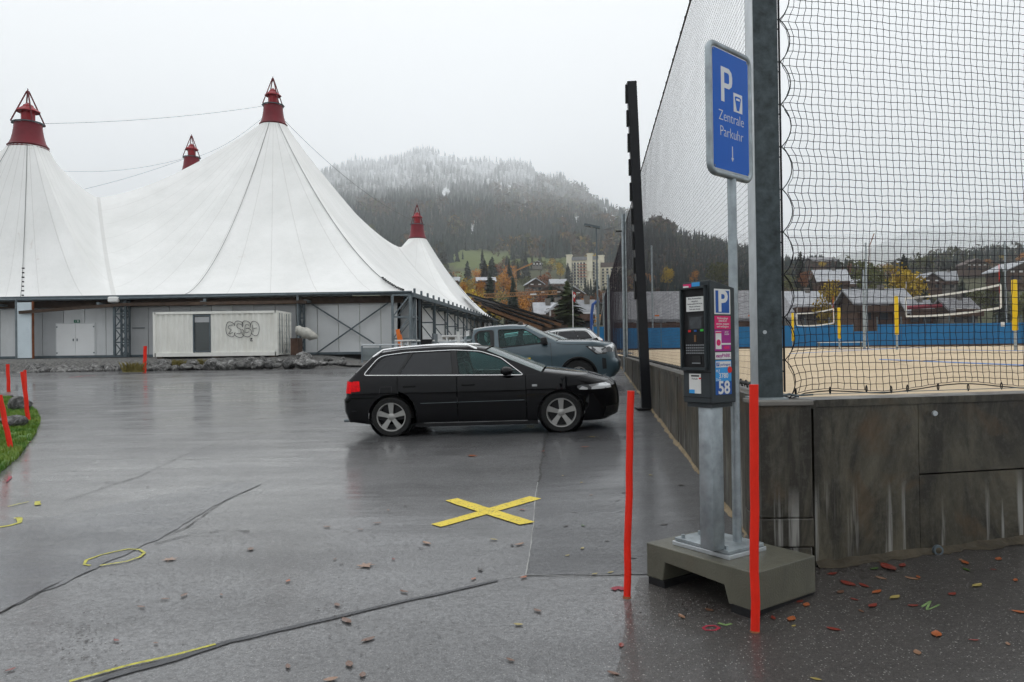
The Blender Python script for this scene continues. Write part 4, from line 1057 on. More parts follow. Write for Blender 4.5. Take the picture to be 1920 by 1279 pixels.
# ================================================================== cars
def interp(tab, v):
    xs = [a for a, _ in tab]; return float(np.interp(v, xs, [c for _, c in tab]))
def arc(cx, cz, r, a0, a1, n=14): return [(cx + r * math.cos(R(a0 + (a1 - a0) * i / n)), cz + r * math.sin(R(a0 + (a1 - a0) * i / n))) for i in range(n + 1)]
def side_poly(name, outer, holes, yf, m, parent, step=.11, off=0.0, both=True, smooth='full'):
    loops = [[Vector((x, z, 0)) for x, z in outer]] + [[Vector((x, z, 0)) for x, z in h] for h in holes]
    tri = tessellate_polygon(loops); allp = [p for l in loops for p in l]
    bm = bmesh.new(); vv = [bm.verts.new(p) for p in allp]
    for t in tri:
        try: bm.faces.new([vv[i] for i in t])
        except ValueError: pass
    for ax in (0, 1):
        lo = min(p[ax] for p in allp); hi = max(p[ax] for p in allp); t = lo + step
        while t < hi - .01:
            bmesh.ops.bisect_plane(bm, geom=bm.verts[:] + bm.edges[:] + bm.faces[:], plane_co=(t, 0, 0) if ax == 0 else (0, t, 0), plane_no=(1, 0, 0) if ax == 0 else (0, 1, 0)); t += step
    res = []
    for s in ((-1, 1) if both else (-1,)):
        b2 = bm.copy()
        for v in b2.verts:
            x, z = v.co.x, v.co.y; v.co = (x, s * (yf(x, z) + off), z)
        bmesh.ops.recalc_face_normals(b2, faces=b2.faces[:])
        f0 = max(b2.faces, key=lambda f: f.calc_area())
        if f0.normal.y * s < 0: bmesh.ops.reverse_faces(b2, faces=b2.faces[:])
        me = bpy.data.meshes.new(name); b2.to_mesh(me); b2.free(); me.materials.append(M[m])
        me.polygons.foreach_set('use_smooth', [True] * len(me.polygons))
        nn = []; e = .05
        for v in me.vertices:
            x, z = v.co.x, v.co.z; nn.append(Vector((-(yf(x + e, z) - yf(x - e, z)) / (2 * e), s, -(yf(x, z + e) - yf(x, z - e)) / (2 * e))).normalized())
        me.normals_split_custom_set_from_vertices([tuple(q) for q in nn])
        o = bpy.data.objects.new(name, me); COL.objects.link(o); o.parent = parent; res.append(o)
    bm.free(); return res
def wheel(name, parent, x, y, z, r, rim, wdt, side, spokes=5, m='alloy'):
    t = link(name, MB().lathe([(rim * .97, -wdt / 2 + .01), (r * .93, -wdt / 2), (r * .985, -wdt / 2 + .02), (r, -wdt / 2 + .05), (r, wdt / 2 - .05), (r * .985, wdt / 2 - .02), (r * .93, wdt / 2), (rim * .97, wdt / 2 - .01)], 36, axis='Y').mesh('tyre', 'tyre', 30), parent, (x, y, z))
    b = MB(); s = side; yo = s * (wdt / 2 - .012)
    b.lathe([(rim * 1.0, yo), (rim * 1.02, yo + s * .008), (rim * .95, yo + s * .006), (rim * .92, yo - s * .03), (rim * .90, yo - s * .12)], 36, axis='Y')
    for k in range(spokes):
        a = k * 2 * math.pi / spokes + math.pi / 2; w0, w1 = (.030, .046) if spokes == 5 else (.03, .045)
        q = []
        for rr, hw, yy in ((.045, w0, -.012), (rim * .5, w0 * 1.15, -.006), (rim * .96, w1, -.002)):
            for e in (-1, 1): q.append((rr * math.cos(a) - e * hw * math.sin(a), yo + s * yy, rr * math.sin(a) + e * hw * math.cos(a)))
        q2 = [(x_, y_ - s * .035, z_) for x_, y_, z_ in q]
        b.add(q + q2, [(0, 1, 3, 2), (2, 3, 5, 4), (6, 8, 9, 7), (8, 10, 11, 9), (0, 2, 8, 6), (2, 4, 10, 8), (1, 7, 9, 3), (3, 9, 11, 5)])
    b.lathe([(0.001, yo - s * .0), (.035, yo - s * .002), (.06, yo - s * .012), (.062, yo - s * .06)], 16, axis='Y')
    b.build('rim', m, t, smooth=35)
    d = MB(); d.lathe([(.001, yo - s * .09), (rim * .93, yo - s * .09)], 20, axis='Y'); d.build('brake_disc', 'plastic_black', t)
    return t
class Body:
    def __init__(s, C, E, yf): s.C = [Vector((a, 0, b)) for a, b in C]; s.E = [Vector((a, 0, b)) for a, b in E]; s.yf = yf
    def pt(s, u, t, off=0.0):        # u station (float), t 0..1 centre to edge (signed)
        i = min(int(u), len(s.C) - 2); f = u - i
        c = s.C[i].lerp(s.C[i + 1], f); e = s.E[i].lerp(s.E[i + 1], f); sg = 1 if t >= 0 else -1; a = abs(t)
        y = math.sin(a * math.pi / 2) * .0 + a; bl = 1 - (1 - a ** 2.6) ** (1 / 2.6) if a < 1 else 1
        ye = s.yf(e.x, e.z)
        return Vector((c.x + (e.x - c.x) * bl, sg * ye * y, c.z + (e.z - c.z) * bl))
    def panel(s, name, u0, u1, m, parent, nu=8, tr=(-1, 1), off=0.0, nt=28, smooth='full'):
        b = MB()
        def warp(v):   # crowd samples towards the edges
            t = tr[0] + (tr[1] - tr[0]) * v
            return math.copysign(1 - (1 - abs(t)) ** 1.6, t) if abs(t) < 1 else t
        def fn(a, v):
            u = u0 + (u1 - u0) * a; p = s.pt(u, warp(v))
            if off:
                q1 = s.pt(min(u + .02, len(s.C) - 1), warp(v)) - s.pt(max(u - .02, 0), warp(v)); q2 = s.pt(u, min(1, warp(v) + .01)) - s.pt(u, max(-1, warp(v) - .01)); nn = q1.cross(q2)
                if nn.length > 1e-9:
                    nn.normalize(); cen = Vector((0, 0, .6))
                    if nn.dot(p - cen) < 0: nn.negate()
                    p = p + nn * off
            return p
        b.grid(fn, nu, nt); return b.build(name, m, parent, smooth=smooth)
def smooth_line(b, pts, r, n=5, closed=False):
    b.tube(pts + ([pts[0]] if closed else []), r, n, caps=not closed)
def trim(parent, loop, yf, r, m, closed=True, name='trim', off=.004, side=None):
    for s in ((-1, 1) if side is None else (side,)):
        b = MB(); pp = []
        L_ = loop + ([loop[0]] if closed else [])
        for i in range(len(L_) - 1):
            for k in range(4):
                t = k / 4; x = L_[i][0] * (1 - t) + L_[i + 1][0] * t; z = L_[i][1] * (1 - t) + L_[i + 1][1] * t; pp.append((x, s * (yf(x, z) + off), z))
        pp.append((L_[-1][0], s * (yf(*L_[-1]) + off), L_[-1][1]))
        b.tube(pp, r, 5, caps=True); b.build(name, m, parent, smooth=True)
def rnd(poly, r=.05, n=3):           # rounded polygon corners
    res = []; k = len(poly)
    for i in range(k):
        p = Vector(poly[i]); a = Vector(poly[i - 1]) - p; c = Vector(poly[(i + 1) % k]) - p
        ra = min(r, a.length * .45); rc = min(r, c.length * .45); a = p + a.normalized() * ra; c = p + c.normalized() * rc
        for j in range(n + 1):
            t = j / n; q = a * (1 - t) ** 2 + p * 2 * t * (1 - t) + c * t * t; res.append((q.x, q.y))
    return res
def seat(parent, x, y, z, back=.62, head=.2):
    o = MB().box((x, y, z + .1), (.5, .46, .18), bev=.05).build('seat', 'seat_cloth', parent, smooth=True)
    m = Matrix.Rotation(R(-16), 3, 'Y')
    MB().box((x - .28, y, z + .1 + back / 2), (.16, .46, back), m, bev=.05).build('backrest', 'seat_cloth', o, smooth=True)
    MB().box((x - .38, y, z + .18 + back + head / 2), (.12, .25, head), m, bev=.045).build('headrest', 'seat_cloth', o, smooth=True)

def wagon(name, label, paintm, chromem='chrome', suv=0.0, group='cars parked nose to the wall'):
    t = thing(name, label, 'car', (0, 0, 0), 0, group)
    up = suv
    def yf(x, z):
        w_ = interp([(.15, .82), (.3, .862), (.48, .878), (.62, .886), (.74, .882), (.86, .868), (.95, .845), (1.1, .765), (1.25, .675), (1.38, .585), (1.6, .5)], z - up * .5)
        w_ -= .20 * max(0, x - 1.15) ** 2 + .15 * max(0, -x - 1.45) ** 2
        return w_
    U = lambda l: [(a, b_ * (1 + .16 * up) + .02 * up) for a, b_ in l]
    C = U([(2.10, .17), (2.225, .24), (2.245, .36), (2.245, .50), (2.235, .60), (2.20, .72), (2.12, .80), (1.75, .915), (1.10, 1.01), (.22, 1.385), (-.05, 1.42), (-.6, 1.435), (-1.2, 1.41), (-1.62, 1.36), (-1.97, 1.04), (-2.10, .93), (-2.135, .66), (-2.18, .61), (-2.18, .42), (-2.10, .24)])
    E = U([(1.62, .17), (1.70, .24), (1.745, .36), (1.755, .50), (1.755, .60), (1.75, .70), (1.70, .765), (1.50, .865), (1.05, .935), (.13, 1.325), (-.08, 1.362), (-.6, 1.38), (-1.2, 1.362), (-1.58, 1.31), (-1.86, 1.01), (-1.93, .90), (-1.96, .66), (-1.97, .61), (-1.97, .42), (-1.94, .24)])
    B = Body(C, E, yf); fz = U([(0, .317)])[0][1] if suv else .317
    fz = .317
    B.panel('front_bumper', 0, 4, paintm, t, 10); B.panel('grille_panel', 4, 6, paintm, t, 8); B.panel('bonnet', 6, 8, paintm, t, 14)
    B.panel('windscreen', 8.03, 8.97, 'glass_screen', t, 6, (-.94, .94))
    for s in (-1, 1): B.panel('windscreen_pillar', 8, 9, paintm, t, 4, (.94 * s, s) if s > 0 else (-1, -.94), nt=4)
    B.panel('roof', 9, 13, paintm, t, 12); B.panel('rear_window', 13.04, 13.96, 'glass_tint', t, 4, (-.9, .9))
    for s in (-1, 1): B.panel('rear_pillar', 13, 14, paintm, t, 4, (.9, 1) if s > 0 else (-1, -.9), nt=4)
    B.panel('tailgate', 14, 16, paintm, t, 6); B.panel('rear_bumper', 16, 19, paintm, t, 6)
    A = lambda cx, r, z0, rev=False: arc(cx, fz, r, math.degrees(math.asin((z0 - fz) / r)), 180 - math.degrees(math.asin((z0 - fz) / r)))
    fa = A(1.324, .365, .2); ra = A(-1.324, .365, .2)
    side_poly('front_wing', [(.80, .2), (.80, U([(0, .922)])[0][1])] + [E[8], E[7], E[6], E[5], E[4], E[3], E[2], E[1], E[0]] + [(1.62, .19)] + fa[1:], [], yf, paintm, t)
    bz = lambda z: U([(0, z)])[0][1]
    side_poly('front_door', [(-.268, .21), (.790, .21), (.790, bz(.918)), (-.268, bz(.948))], [], yf, paintm, t)
    side_poly('rear_door', [(-.280, .21), (-.280, bz(.948)), (-1.205, bz(.966)), (-1.21, .73), (-1.06, .66), (-.96, .54), (-.925, .40), (-.92, .21)], [], yf, paintm, t)
    side_poly('rear_wing', [(-1.217, bz(.966)), (-1.70, bz(.985)), E[14], E[15], E[16], E[17], E[18], E[19], (-1.67, .2)] + ra[1:-1] + [(-.967, .2), (-.932, .21), (-.937, .40), (-.972, .545), (-1.068, .67), (-1.217, .737)], [], yf, paintm, t)
    side_poly('sill', [(-.96, .14), (.97, .14), (.96, .2), (-.95, .2)], [], yf, 'plastic_black', t)
    sc_ = lambda l: U(l)
    hf = rnd(sc_([(-.235, .968), (.735, .936), (.40, 1.185), (.06, 1.295), (-.16, 1.33), (-.30, 1.335)]), .04)
    hr = rnd(sc_([(-1.185, .985), (-.345, .972), (-.40, 1.335), (-1.0, 1.322)]), .03)
    hq = rnd(sc_([(-1.70, 1.002), (-1.225, .992), (-1.045, 1.318), (-1.40, 1.29), (-1.50, 1.25)]), .04)
    gh = [E[8], E[9], E[10], E[11], E[12], E[13], E[14], (-1.70, bz(.989)), (-.28, bz(.952)), (.80, bz(.924))]
    side_poly('side_frame', gh, [hf, hr, hq], yf, paintm, t)
    side_poly('front_side_window', hf, [], yf, 'glass_teal', t, off=-.008); side_poly('rear_side_window', hr, [], yf, 'glass_tint', t, off=-.008); side_poly('quarter_window', hq, [], yf, 'glass_tint', t, off=-.008)
    side_poly('window_post', sc_([(-.335, .965), (-.245, .962), (-.31, 1.34), (-.39, 1.34)]), [], yf, 'plastic_black', t, off=.003)
    side_poly('window_post', sc_([(-1.225, .99), (-1.185, .985), (-.995, 1.325), (-1.045, 1.32)]), [], yf, 'plastic_black', t, off=.003)
    ch = rnd(sc_([(.775, .922), (.41, 1.205), (.08, 1.318), (-.35, 1.352), (-1.10, 1.338), (-1.47, 1.298), (-1.56, 1.25), (-1.765, .992)]), .06)
    trim(t, ch, yf, .0075, chromem, True, 'window_trim', .006)
    for s in (-1, 1):
        b = MB(); pts = [(x, s * (yf(x, z) - .02), z + .055 - (.05 if i in (0, 6) else 0)) for i, (x, z) in enumerate(sc_([(.02, 1.35), (-.12, 1.362), (-.5, 1.38), (-.8, 1.38), (-1.15, 1.362), (-1.48, 1.33), (-1.64, 1.27)]))]
        b.tube(pts, .019, 8); 
        b.build('roof_rail', chromem, t, smooth=True)
    # rub strip, handles, side repeater, fuel flap outline
    side_poly('rub_strip', [(-.85, .502), (.77, .512), (.77, .532), (-.85, .522)], [], yf, paintm, t, off=.012)
    trim(t, [(-.85, .524), (.77, .534)], yf, .003, 'steel_mid', False, 'strip_edge', .013)
    for x in (-.10, -1.02):
        for s in (-1, 1):
            hb = MB(); hb.box((x, s * (yf(x, .80) + .022), bz(.80)), (.20, .024, .026), bev=.008); o = hb.build('door_handle', paintm, t, smooth=True)
    MB().box((.93, -(yf(.93, .75) + .006), bz(.755)), (.08, .016, .035), bev=.008).build('side_repeater', 'head_glass', t, smooth=True)
    trim(t, [(-1.30, .80), (-1.48, .80), (-1.50, .68), (-1.31, .68)], yf, .0035, 'plastic_black', True, 'fuel_flap', .0, side=-1)
    trim(t, [(1.62, .26), (1.74, .40), (1.75, .44)], yf, .004, 'plastic_black', False, 'panel_gap', .001)
    # mirrors
    for s in (-1, 1):
        b = MB(); mc = (.50, s * (yf(.5, .98) + .13), bz(1.0))
        b.grid(lambda a, v: (mc[0] + .105 * math.cos(a * math.pi * 2) * math.sin(v * math.pi) * (1.1 if math.cos(a * 6.283) > 0 else .8), mc[1] + .10 * math.cos(v * math.pi), mc[2] + .072 * math.sin(a * math.pi * 2) * math.sin(v * math.pi)), 16, 10)
        o = b.build('wing_mirror', paintm, t, smooth='full'); MB().beam((.54, s * (yf(.5, .95) - .01), bz(.945)), (mc[0], mc[1] - s * .04, mc[2] - .03), .05, .03).build('mirror_arm', 'plastic_black', o)
    # lamps
    for s in (-1, 1):
        tr_ = (.60, 1.0) if s > 0 else (-1.0, -.60)
        B.panel('headlight', 4.62, 5.6, 'head_glass', t, 8, tr_, off=.007, nt=12)
        B.panel('tail_light', 15.05, 15.8, 'tail_red', t, 6, (.62, 1.0) if s > 0 else (-1, -.62), off=.007, nt=8)
    side_poly('headlight', rnd(sc_([(1.60, .668), (1.755, .66), (1.75, .735), (1.66, .745), (1.57, .725)]), .03), [], yf, 'head_glass', t, off=.006, step=.06)
    side_poly('tail_light', rnd(sc_([(-1.80, .74), (-1.955, .73), (-1.93, .90), (-1.82, .905)]), .02), [], yf, 'tail_red', t, off=.005, step=.06)
    B.panel('radiator_grille', 1.6, 5.0, 'plastic_black', t, 6, (-.22, .22), off=.008, nt=8)
    B.panel('lower_intake', .9, 2.2, 'plastic_black', t, 4, (-.8, .8), off=.006, nt=16)
    MB().tube([(-2.04, -.5, .24), (-2.185, -.5, .235)], .026, 10).build('exhaust', 'steel_mid', t); 
    # under and inside
    MB().box((0, 0, .30), (3.2, 1.4, .22)).build('underbody', 'plastic_black', t); MB().box((.1, 0, .42), (3.6, 1.3, .12)).build('cabin_floor', 'plastic_black', t)
    for s in (-1, 1):
        for x in (1.324, -1.324):
            b = MB(); b.lathe([(.36, -.14), (.36, .14)], 24, axis='Y'); b.lathe([(.001, -.14 * s), (.36, -.14 * s)], 24, axis='Y'); o = b.build('arch_liner', 'plastic_black', t); o.location = (x, s * .715, fz)
            wheel('wheel', t, x, s * .775, fz, .317, .225, .215, s)
    for y in (-.36, .36): seat(t, .02, y, .42, .60 + .1 * up, .19)
    MB().box((-.85, 0, .66), (.5, 1.2, .5), bev=.08).build('rear_bench', 'seat_cloth', t, smooth=True)
    MB().box((.78, 0, .80), (.4, 1.35, .26), bev=.06).build('dashboard', 'seat_cloth', t, smooth=True)
    w2 = MB(); w2.lathe([(.17, -.012), (.185, 0), (.17, .012)], 20, axis='X'); o = w2.build('steering_wheel', 'plastic_black', t); o.location = (.48, .36, .93)
    return t
def place(o, x, y, yaw):
    c, s = math.cos(yaw), math.sin(yaw); e = 1.3
    za = gz(x + c * e, y + s * e); zb = gz(x - c * e, y - s * e); zc = gz(x - s * .7, y + c * .7); zd = gz(x + s * .7, y - c * .7)
    fwd = Vector((c * 2 * e, s * 2 * e, za - zb)).normalized(); lf = Vector((-s * 1.4, c * 1.4, zc - zd)).normalized(); upv = fwd.cross(lf).normalized(); lf = upv.cross(fwd)
    m = Matrix((fwd, lf, upv)).transposed().to_4x4(); m.translation = (x, y, (za + zb) / 2); o.matrix_world = m
    o.location = m.translation; o.rotation_euler = m.to_euler()
YAW = -R(4.5)
w1 = wagon('estate_car', 'black estate car with silver roof rails, nearest of the parked cars', 'paint_black')
pr = G(745, 820); pf = G(1056, 809); mid = (pr + pf) / 2
WC = Vector((-.50, 12.33)); place(w1, WC.x, WC.y, YAW); w1.scale = (.992, 1, .968)

# ---- pickup
def pickup():
    t = thing('pickup_truck', 'blue grey pickup truck with a driver in its cab behind the black estate car', 'truck', (0, 0, 0), 0, 'cars parked nose to the wall'); pm = 'paint_blue'
    def yf(x, z):
        w_ = interp([(.3, .86), (.6, .915), (.85, .925), (1.05, .92), (1.22, .895), (1.45, .80), (1.74, .665), (2.2, .5)], z)
        return w_ - .20 * max(0, x - .2) ** 2
    C = [(.95, .30), (1.06, .42), (1.10, .55), (1.10, .70), (1.03, .78), (1.01, .92), (.99, 1.08), (.93, 1.15), (.45, 1.25), (-.42, 1.315), (-1.22, 1.765), (-1.6, 1.80), (-2.2, 1.80), (-2.60, 1.765), (-2.70, 1.25), (-2.72, .95), (-2.72, .6)]
    E = [(.62, .30), (.70, .42), (.74, .55), (.75, .70), (.73, .78), (.72, .92), (.72, 1.04), (.66, 1.10), (.38, 1.195), (-.52, 1.27), (-1.30, 1.695), (-1.6, 1.735), (-2.2, 1.735), (-2.57, 1.70), (-2.66, 1.25), (-2.68, .95), (-2.68, .6)]
    B = Body(C, E, yf)
    B.panel('front_bumper', 0, 4, pm, t, 8); B.panel('grille_panel', 4, 7, pm, t, 6); B.panel('bonnet', 7, 9, pm, t, 10)
    B.panel('windscreen', 9.03, 9.97, 'glass_screen', t, 6, (-.93, .93))
    for s in (-1, 1): B.panel('windscreen_pillar', 9, 10, pm, t, 4, (.93, 1) if s > 0 else (-1, -.93), nt=4)
    B.panel('roof', 10, 13, pm, t, 8); B.panel('rear_window', 13.1, 13.9, 'glass_teal', t, 3, (-.8, .8))
    for s in (-1, 1): B.panel('cab_corner', 13, 14, pm, t, 3, (.8, 1) if s > 0 else (-1, -.8), nt=4)
    B.panel('cab_back', 14, 16, pm, t, 3)
    r = .46; a0 = math.degrees(math.asin((.38 - .39) / r)); fa = arc(0, .39, r, a0, 180 - a0)
    side_poly('front_wing', [(-.642, .38), (-.642, 1.258), E[9], E[8], E[7], E[6], E[5], E[4], E[3], E[2], E[1], (.66, .38)] + fa, [], yf, pm, t)
    side_poly('front_door', [(-2.055, .38), (-.652, .38), (-.652, 1.255), (-2.055, 1.205)], [], yf, pm, t)
    side_poly('cab_side', [(-2.065, .38), (-2.065, 1.205), (-2.66, 1.25), E[15], E[16], (-2.66, .38)], [], yf, pm, t)
    hf = rnd([(-1.93, 1.222), (-.86, 1.262), (-.80, 1.30), (-1.02, 1.47), (-1.30, 1.645), (-1.95, 1.675)], .04)
    hr = rnd([(-2.42, 1.27), (-2.16, 1.235), (-2.16, 1.66), (-2.44, 1.655), (-2.52, 1.55)], .09, 4)
    gh = [E[9], E[10], E[11], E[12], E[13], E[14], (-2.065, 1.21), (-.652, 1.26)]
    side_poly('side_frame', gh, [hf, hr], yf, pm, t)
    side_poly('window_surround', rnd([(-2.50, 1.25), (-2.065, 1.212), (-2.065, 1.69), (-2.47, 1.685), (-2.58, 1.57)], .08), [hr], yf, 'plastic_black', t, off=.003)
    for s in (-1, 1): pass
    side_poly('front_side_window', hf, [], yf, 'glass_teal', t, off=-.008); side_poly('rear_side_window', hr, [], yf, 'glass_teal', t, off=-.008)
    trim(t, hf, yf, .012, 'plastic_black', True, 'window_seal', .004)
    # windscreen edge and door seams
    for loop in ([(-.647, .4), (-.647, 1.25)], [(-2.06, .4), (-2.06, 1.2), (-2.06, 1.69)]): trim(t, loop, yf, .006, 'plastic_black', False, 'panel_gap', -.001)
    trim(t, [(-.50, 1.235), (-.30, 1.19), (.10, 1.165), (.66, 1.10)], yf, .005, 'plastic_black', False, 'bonnet_gap', .001)
    trim(t, arc(0, .39, r, -2, 182, 20), yf, .025, 'plastic_black', False, 'arch_lip', .0)
    for s in (-1, 1):
        B.panel('headlight', 5.1, 6.7, 'head_glass', t, 6, (.62, 1.0) if s > 0 else (-1, -.62), off=.01, nt=10)
        b = MB(); mc = (-.80, s * (yf(-.8, 1.3) + .17), 1.32); b.box(mc, (.16, .24, .20), bev=.05); o = b.build('wing_mirror', 'plastic_black', t, smooth=True)
        MB().beam((-.72, s * .84, 1.25), (mc[0], mc[1] - s * .05, mc[2] - .06), .06, .05).build('mirror_arm', 'plastic_black', o)
        MB().box((-1.85, s * (yf(-1.85, 1.08) + .02), 1.08), (.2, .03, .035), bev=.01).build('door_handle', pm, t)
    side_poly('headlight', rnd([(.27, 1.10), (.71, 1.05), (.715, .92), (.50, .905)], .03), [], yf, 'head_glass', t, off=.008, step=.08)
    side_poly('headlight_bezel', rnd([(.20, 1.125), (.73, 1.065), (.725, .895), (.46, .885)], .03), [], yf, 'plastic_black', t, off=.004, step=.08)
    B.panel('radiator_grille', 2.2, 6.4, 'plastic_black', t, 6, (-.6, .6), off=.012, nt=12)
    side_poly('bumper_vent', [(.60, .52), (.70, .52), (.70, .78), (.60, .80)], [], yf, 'plastic_black', t, off=.006, step=.1)
    fr = Matrix(((1, 0, 0, 0), (0, 0, -1, 0), (0, 1, 0, 0), (0, 0, 0, 1)))
    o = MB().box((-1.22, -(yf(-1.22, .88) + .004), .895), (.11, .004, .06)).build('yellow_emblem', 'yellow_pad', t); MB().box((-1.33, -(yf(-1.22, .88) + .004), .885), (.06, .004, .03)).build('yellow_emblem', 'yellow_pad', t)
    # flat bed with side boards, headboard and white rack
    MB().box((-3.62, 0, .86), (1.75, 1.86, .10)).build('load_bed', 'steel_mid', t)
    for s in (-1, 1): MB().box((-3.62, s * .93, 1.02), (1.75, .04, .26)).build('side_board', 'galv', t)
    MB().box((-4.50, 0, 1.02), (.04, 1.86, .26)).build('tail_board', 'galv', t)
    MB().box((-2.78, 0, 1.22), (.05, 1.7, .70)).build('headboard', 'galv', t)
    for s in (-1, 1): MB().box((-2.95, s * .86, 1.3), (.07, .07, .82)).build('rack_post', 'label_white', t)
    MB().box((-3.05, 0, 1.46), (.8, 1.7, .04)).build('rack_shelf', 'galv_light', t)
    MB().box((-2.85, .1, .95), (.3, .9, 1.5)).build('gas_cage', 'steel_grey', t) if False else None
    MB().box((-1.9, 0, .50), (4.6, 1.3, .2)).build('chassis', 'plastic_black', t); MB().box((-1.4, 0, .72), (2.4, 1.6, .12)).build('cabin_floor', 'plastic_black', t)
    for s in (-1, 1):
        for x in (0, -3.085):
            b = MB(); b.lathe([(.45, -.15), (.45, .15)], 24, axis='Y'); b.lathe([(.001, -.15 * s), (.45, -.15 * s)], 24, axis='Y'); o = b.build('arch_liner', 'plastic_black', t); o.location = (x, s * .75, .39)
            wheel('wheel', t, x, s * .80, .39, .385, .22, .25, s, 6)
    for y in (-.38, .38): seat(t, -1.62, y, .78, .56, .22)
    MB().box((-.75, 0, 1.10), (.5, 1.4, .28), bev=.06).build('dashboard', 'seat_cloth', t, smooth=True)
    w2 = MB(); w2.lathe([(.18, -.012), (.195, 0), (.18, .012)], 20, axis='X'); o = w2.build('steering_wheel', 'plastic_black', t); o.location = (-1.02, -.38, 1.22)
    return t
w2_ = pickup()
pk = P(1084, 700, 19.4); place(w2_, pk.x + .04, 19.5, YAW)
# the person at the wheel
def skinned(name, verts, edges, radii, m, parent, sub=2):
    me = bpy.data.meshes.new(name); me.from_pydata(verts, edges, []); o = bpy.data.objects.new(name, me); COL.objects.link(o)
    md = o.modifiers.new('skin', 'SKIN'); o.modifiers.new('sub', 'SUBSURF').levels = sub
    for i, r in enumerate(radii): me.skin_vertices[0].data[i].radius = (r, r) if isinstance(r, float) else r
    me.skin_vertices[0].data[0].use_root = True
    dg = bpy.context.evaluated_depsgraph_get(); dg.update(); m2 = bpy.data.meshes.new_from_object(o.evaluated_get(dg)); o.modifiers.clear(); o.data = m2; bpy.data.meshes.remove(me)
    m2.name = name; m2.materials.clear(); m2.materials.append(M[m]); m2.polygons.foreach_set('use_smooth', [True] * len(m2.polygons)); m2.polygons.foreach_set('material_index', [0] * len(m2.polygons)); o.parent = parent; return o
pe = thing('person', 'person in dark clothes sitting in the cab of the blue grey pickup', 'person')
V = [(0, 0, 0), (-.06, 0, .22), (-.08, 0, .42), (-.03, 0, .53), (0, 0, .62), (.0, 0, .72), (-.07, .19, .43), (.06, .24, .22), (.30, .18, .22), (-.07, -.19, .43), (.06, -.24, .22), (.30, -.18, .22), (.20, .1, -.02), (.48, .12, .05), (.62, .12, -.25), (.20, -.1, -.02), (.48, -.12, .05), (.62, -.12, -.25), (-.01, 0, .80)]
Ee = [(0, 1), (1, 2), (2, 3), (3, 4), (4, 5), (5, 18), (2, 6), (6, 7), (7, 8), (2, 9), (9, 10), (10, 11), (0, 12), (12, 13), (13, 14), (0, 15), (15, 16), (16, 17)]
rr_ = [.15, .15, .14, .06, .085, .105, .075, .055, .04, .075, .055, .04, .085, .07, .05, .085, .07, .05, .085]
skinned('body', V, Ee, rr_, 'cloth_dark', pe)
b = MB(); b.grid(lambda a, v: (.012 + .088 * math.sin(v * math.pi) * math.cos(a * 6.283), .078 * math.sin(v * math.pi) * math.sin(a * 6.283), .735 + .115 * math.cos(v * math.pi)), 16, 12); o = b.build('face', 'skin', pe, smooth='full')
b = MB(); b.grid(lambda a, v: (-.02 + .098 * math.sin(v * 2.1) * math.cos(a * 6.283), .09 * math.sin(v * 2.1) * math.sin(a * 6.283), .76 + .11 * math.cos(v * 2.1)), 16, 10); b.build('hair', 'hair', pe, smooth='full')
b = MB(); b.tube([(.09, 0, .75), (.12, 0, .715), (.095, 0, .705)], [.012, .016, .008], 6); b.build('nose', 'skin', pe, smooth=True)
mw = w2_.matrix_basis; loc = mw @ Vector((-1.42, -.38, .98)); pe.location = loc; pe.rotation_euler = (0, 0, YAW)

# ---- grey car and white car behind
bpy.context.view_layer.update(); index_kids()
g_ = copy_tree(w1); g_.name = 'dark_saloon'
tag(g_, 'dark grey car of which only bonnet and windscreen base show behind the pickup', 'car', 'cars parked nose to the wall')
def repaint(o, a, b_):
    for ch in bpy.data.objects:
        p = ch
        while p.parent: p = p.parent
        if p == o and ch.type == 'MESH' and ch.data.materials and ch.data.materials[0] == M[a]:
            ch.data = ch.data.copy(); ch.data.materials[0] = M[b_]
bpy.context.view_layer.update(); repaint(g_, 'paint_black', 'paint_grey')
place(g_, 1.15, 25.6, YAW); g_.scale = (1, 1, 1.10)
w3 = wagon('white_suv', 'white estate car parked tail to the wall beyond the grey bonnet', 'paint_white', 'steel_mid', suv=.55)
place(w3, 1.55, 29.5, YAW + math.pi)
# ================================================================== retaining wall
def wall_slab(b, A, C, z0a, z0b, z1, th, inner):       # vertical slab between plan points, thickness to the inner side
    A = Vector(A); C = Vector(C); n = Vector(inner).normalized() * th
    p = [(A.x, A.y, z0a), (C.x, C.y, z0b), (C.x, C.y, z1), (A.x, A.y, z1)]
    q = [(A.x + n.x, A.y + n.y, z0a), (C.x + n.x, C.y + n.y, z0b), (C.x + n.x, C.y + n.y, z1), (A.x + n.x, A.y + n.y, z1)]
    b.add(p + q, [(0, 1, 2, 3), (7, 6, 5, 4), (0, 4, 5, 1), (3, 2, 6, 7), (0, 3, 7, 4), (1, 5, 6, 2)])
wl = thing('retaining_wall', 'dark stained concrete retaining wall running back beside the parked cars to the pickup', 'wall', (WALLX(4.8), 4.8, gz(1.6, 4.8)))
o0 = Vector(wl.location)
def wobj(b, name, m='concrete_wall', par=None, off=None):
    off = o0 if off is None else off; b.v = [tuple(Vector(v) - off) for v in b.v]; return b.build(name, m, par or wl)
y = 4.60; k = 0
while y < 27.5:
    L_ = 1.24 + .02 * (k % 3); y1 = min(y + L_, 27.6)
    b = MB(); dx = .006 * (k % 2)
    wall_slab(b, (WALLX(y + .008) + dx, y + .008), (WALLX(y1 - .008) + dx, y1 - .008), gz(WALLX(y), y) - .2, gz(WALLX(y1), y1) - .2, WT - .05, .22, (1, -.1)); wobj(b, 'wall_panel')
    y = y1; k += 1
b = MB(); wall_slab(b, (WALLX(4.6) - .012, 4.6), (WALLX(27.6) - .012, 27.6), WT - .048, WT - .048, WT, .27, (1, -.1)); wobj(b, 'coping')
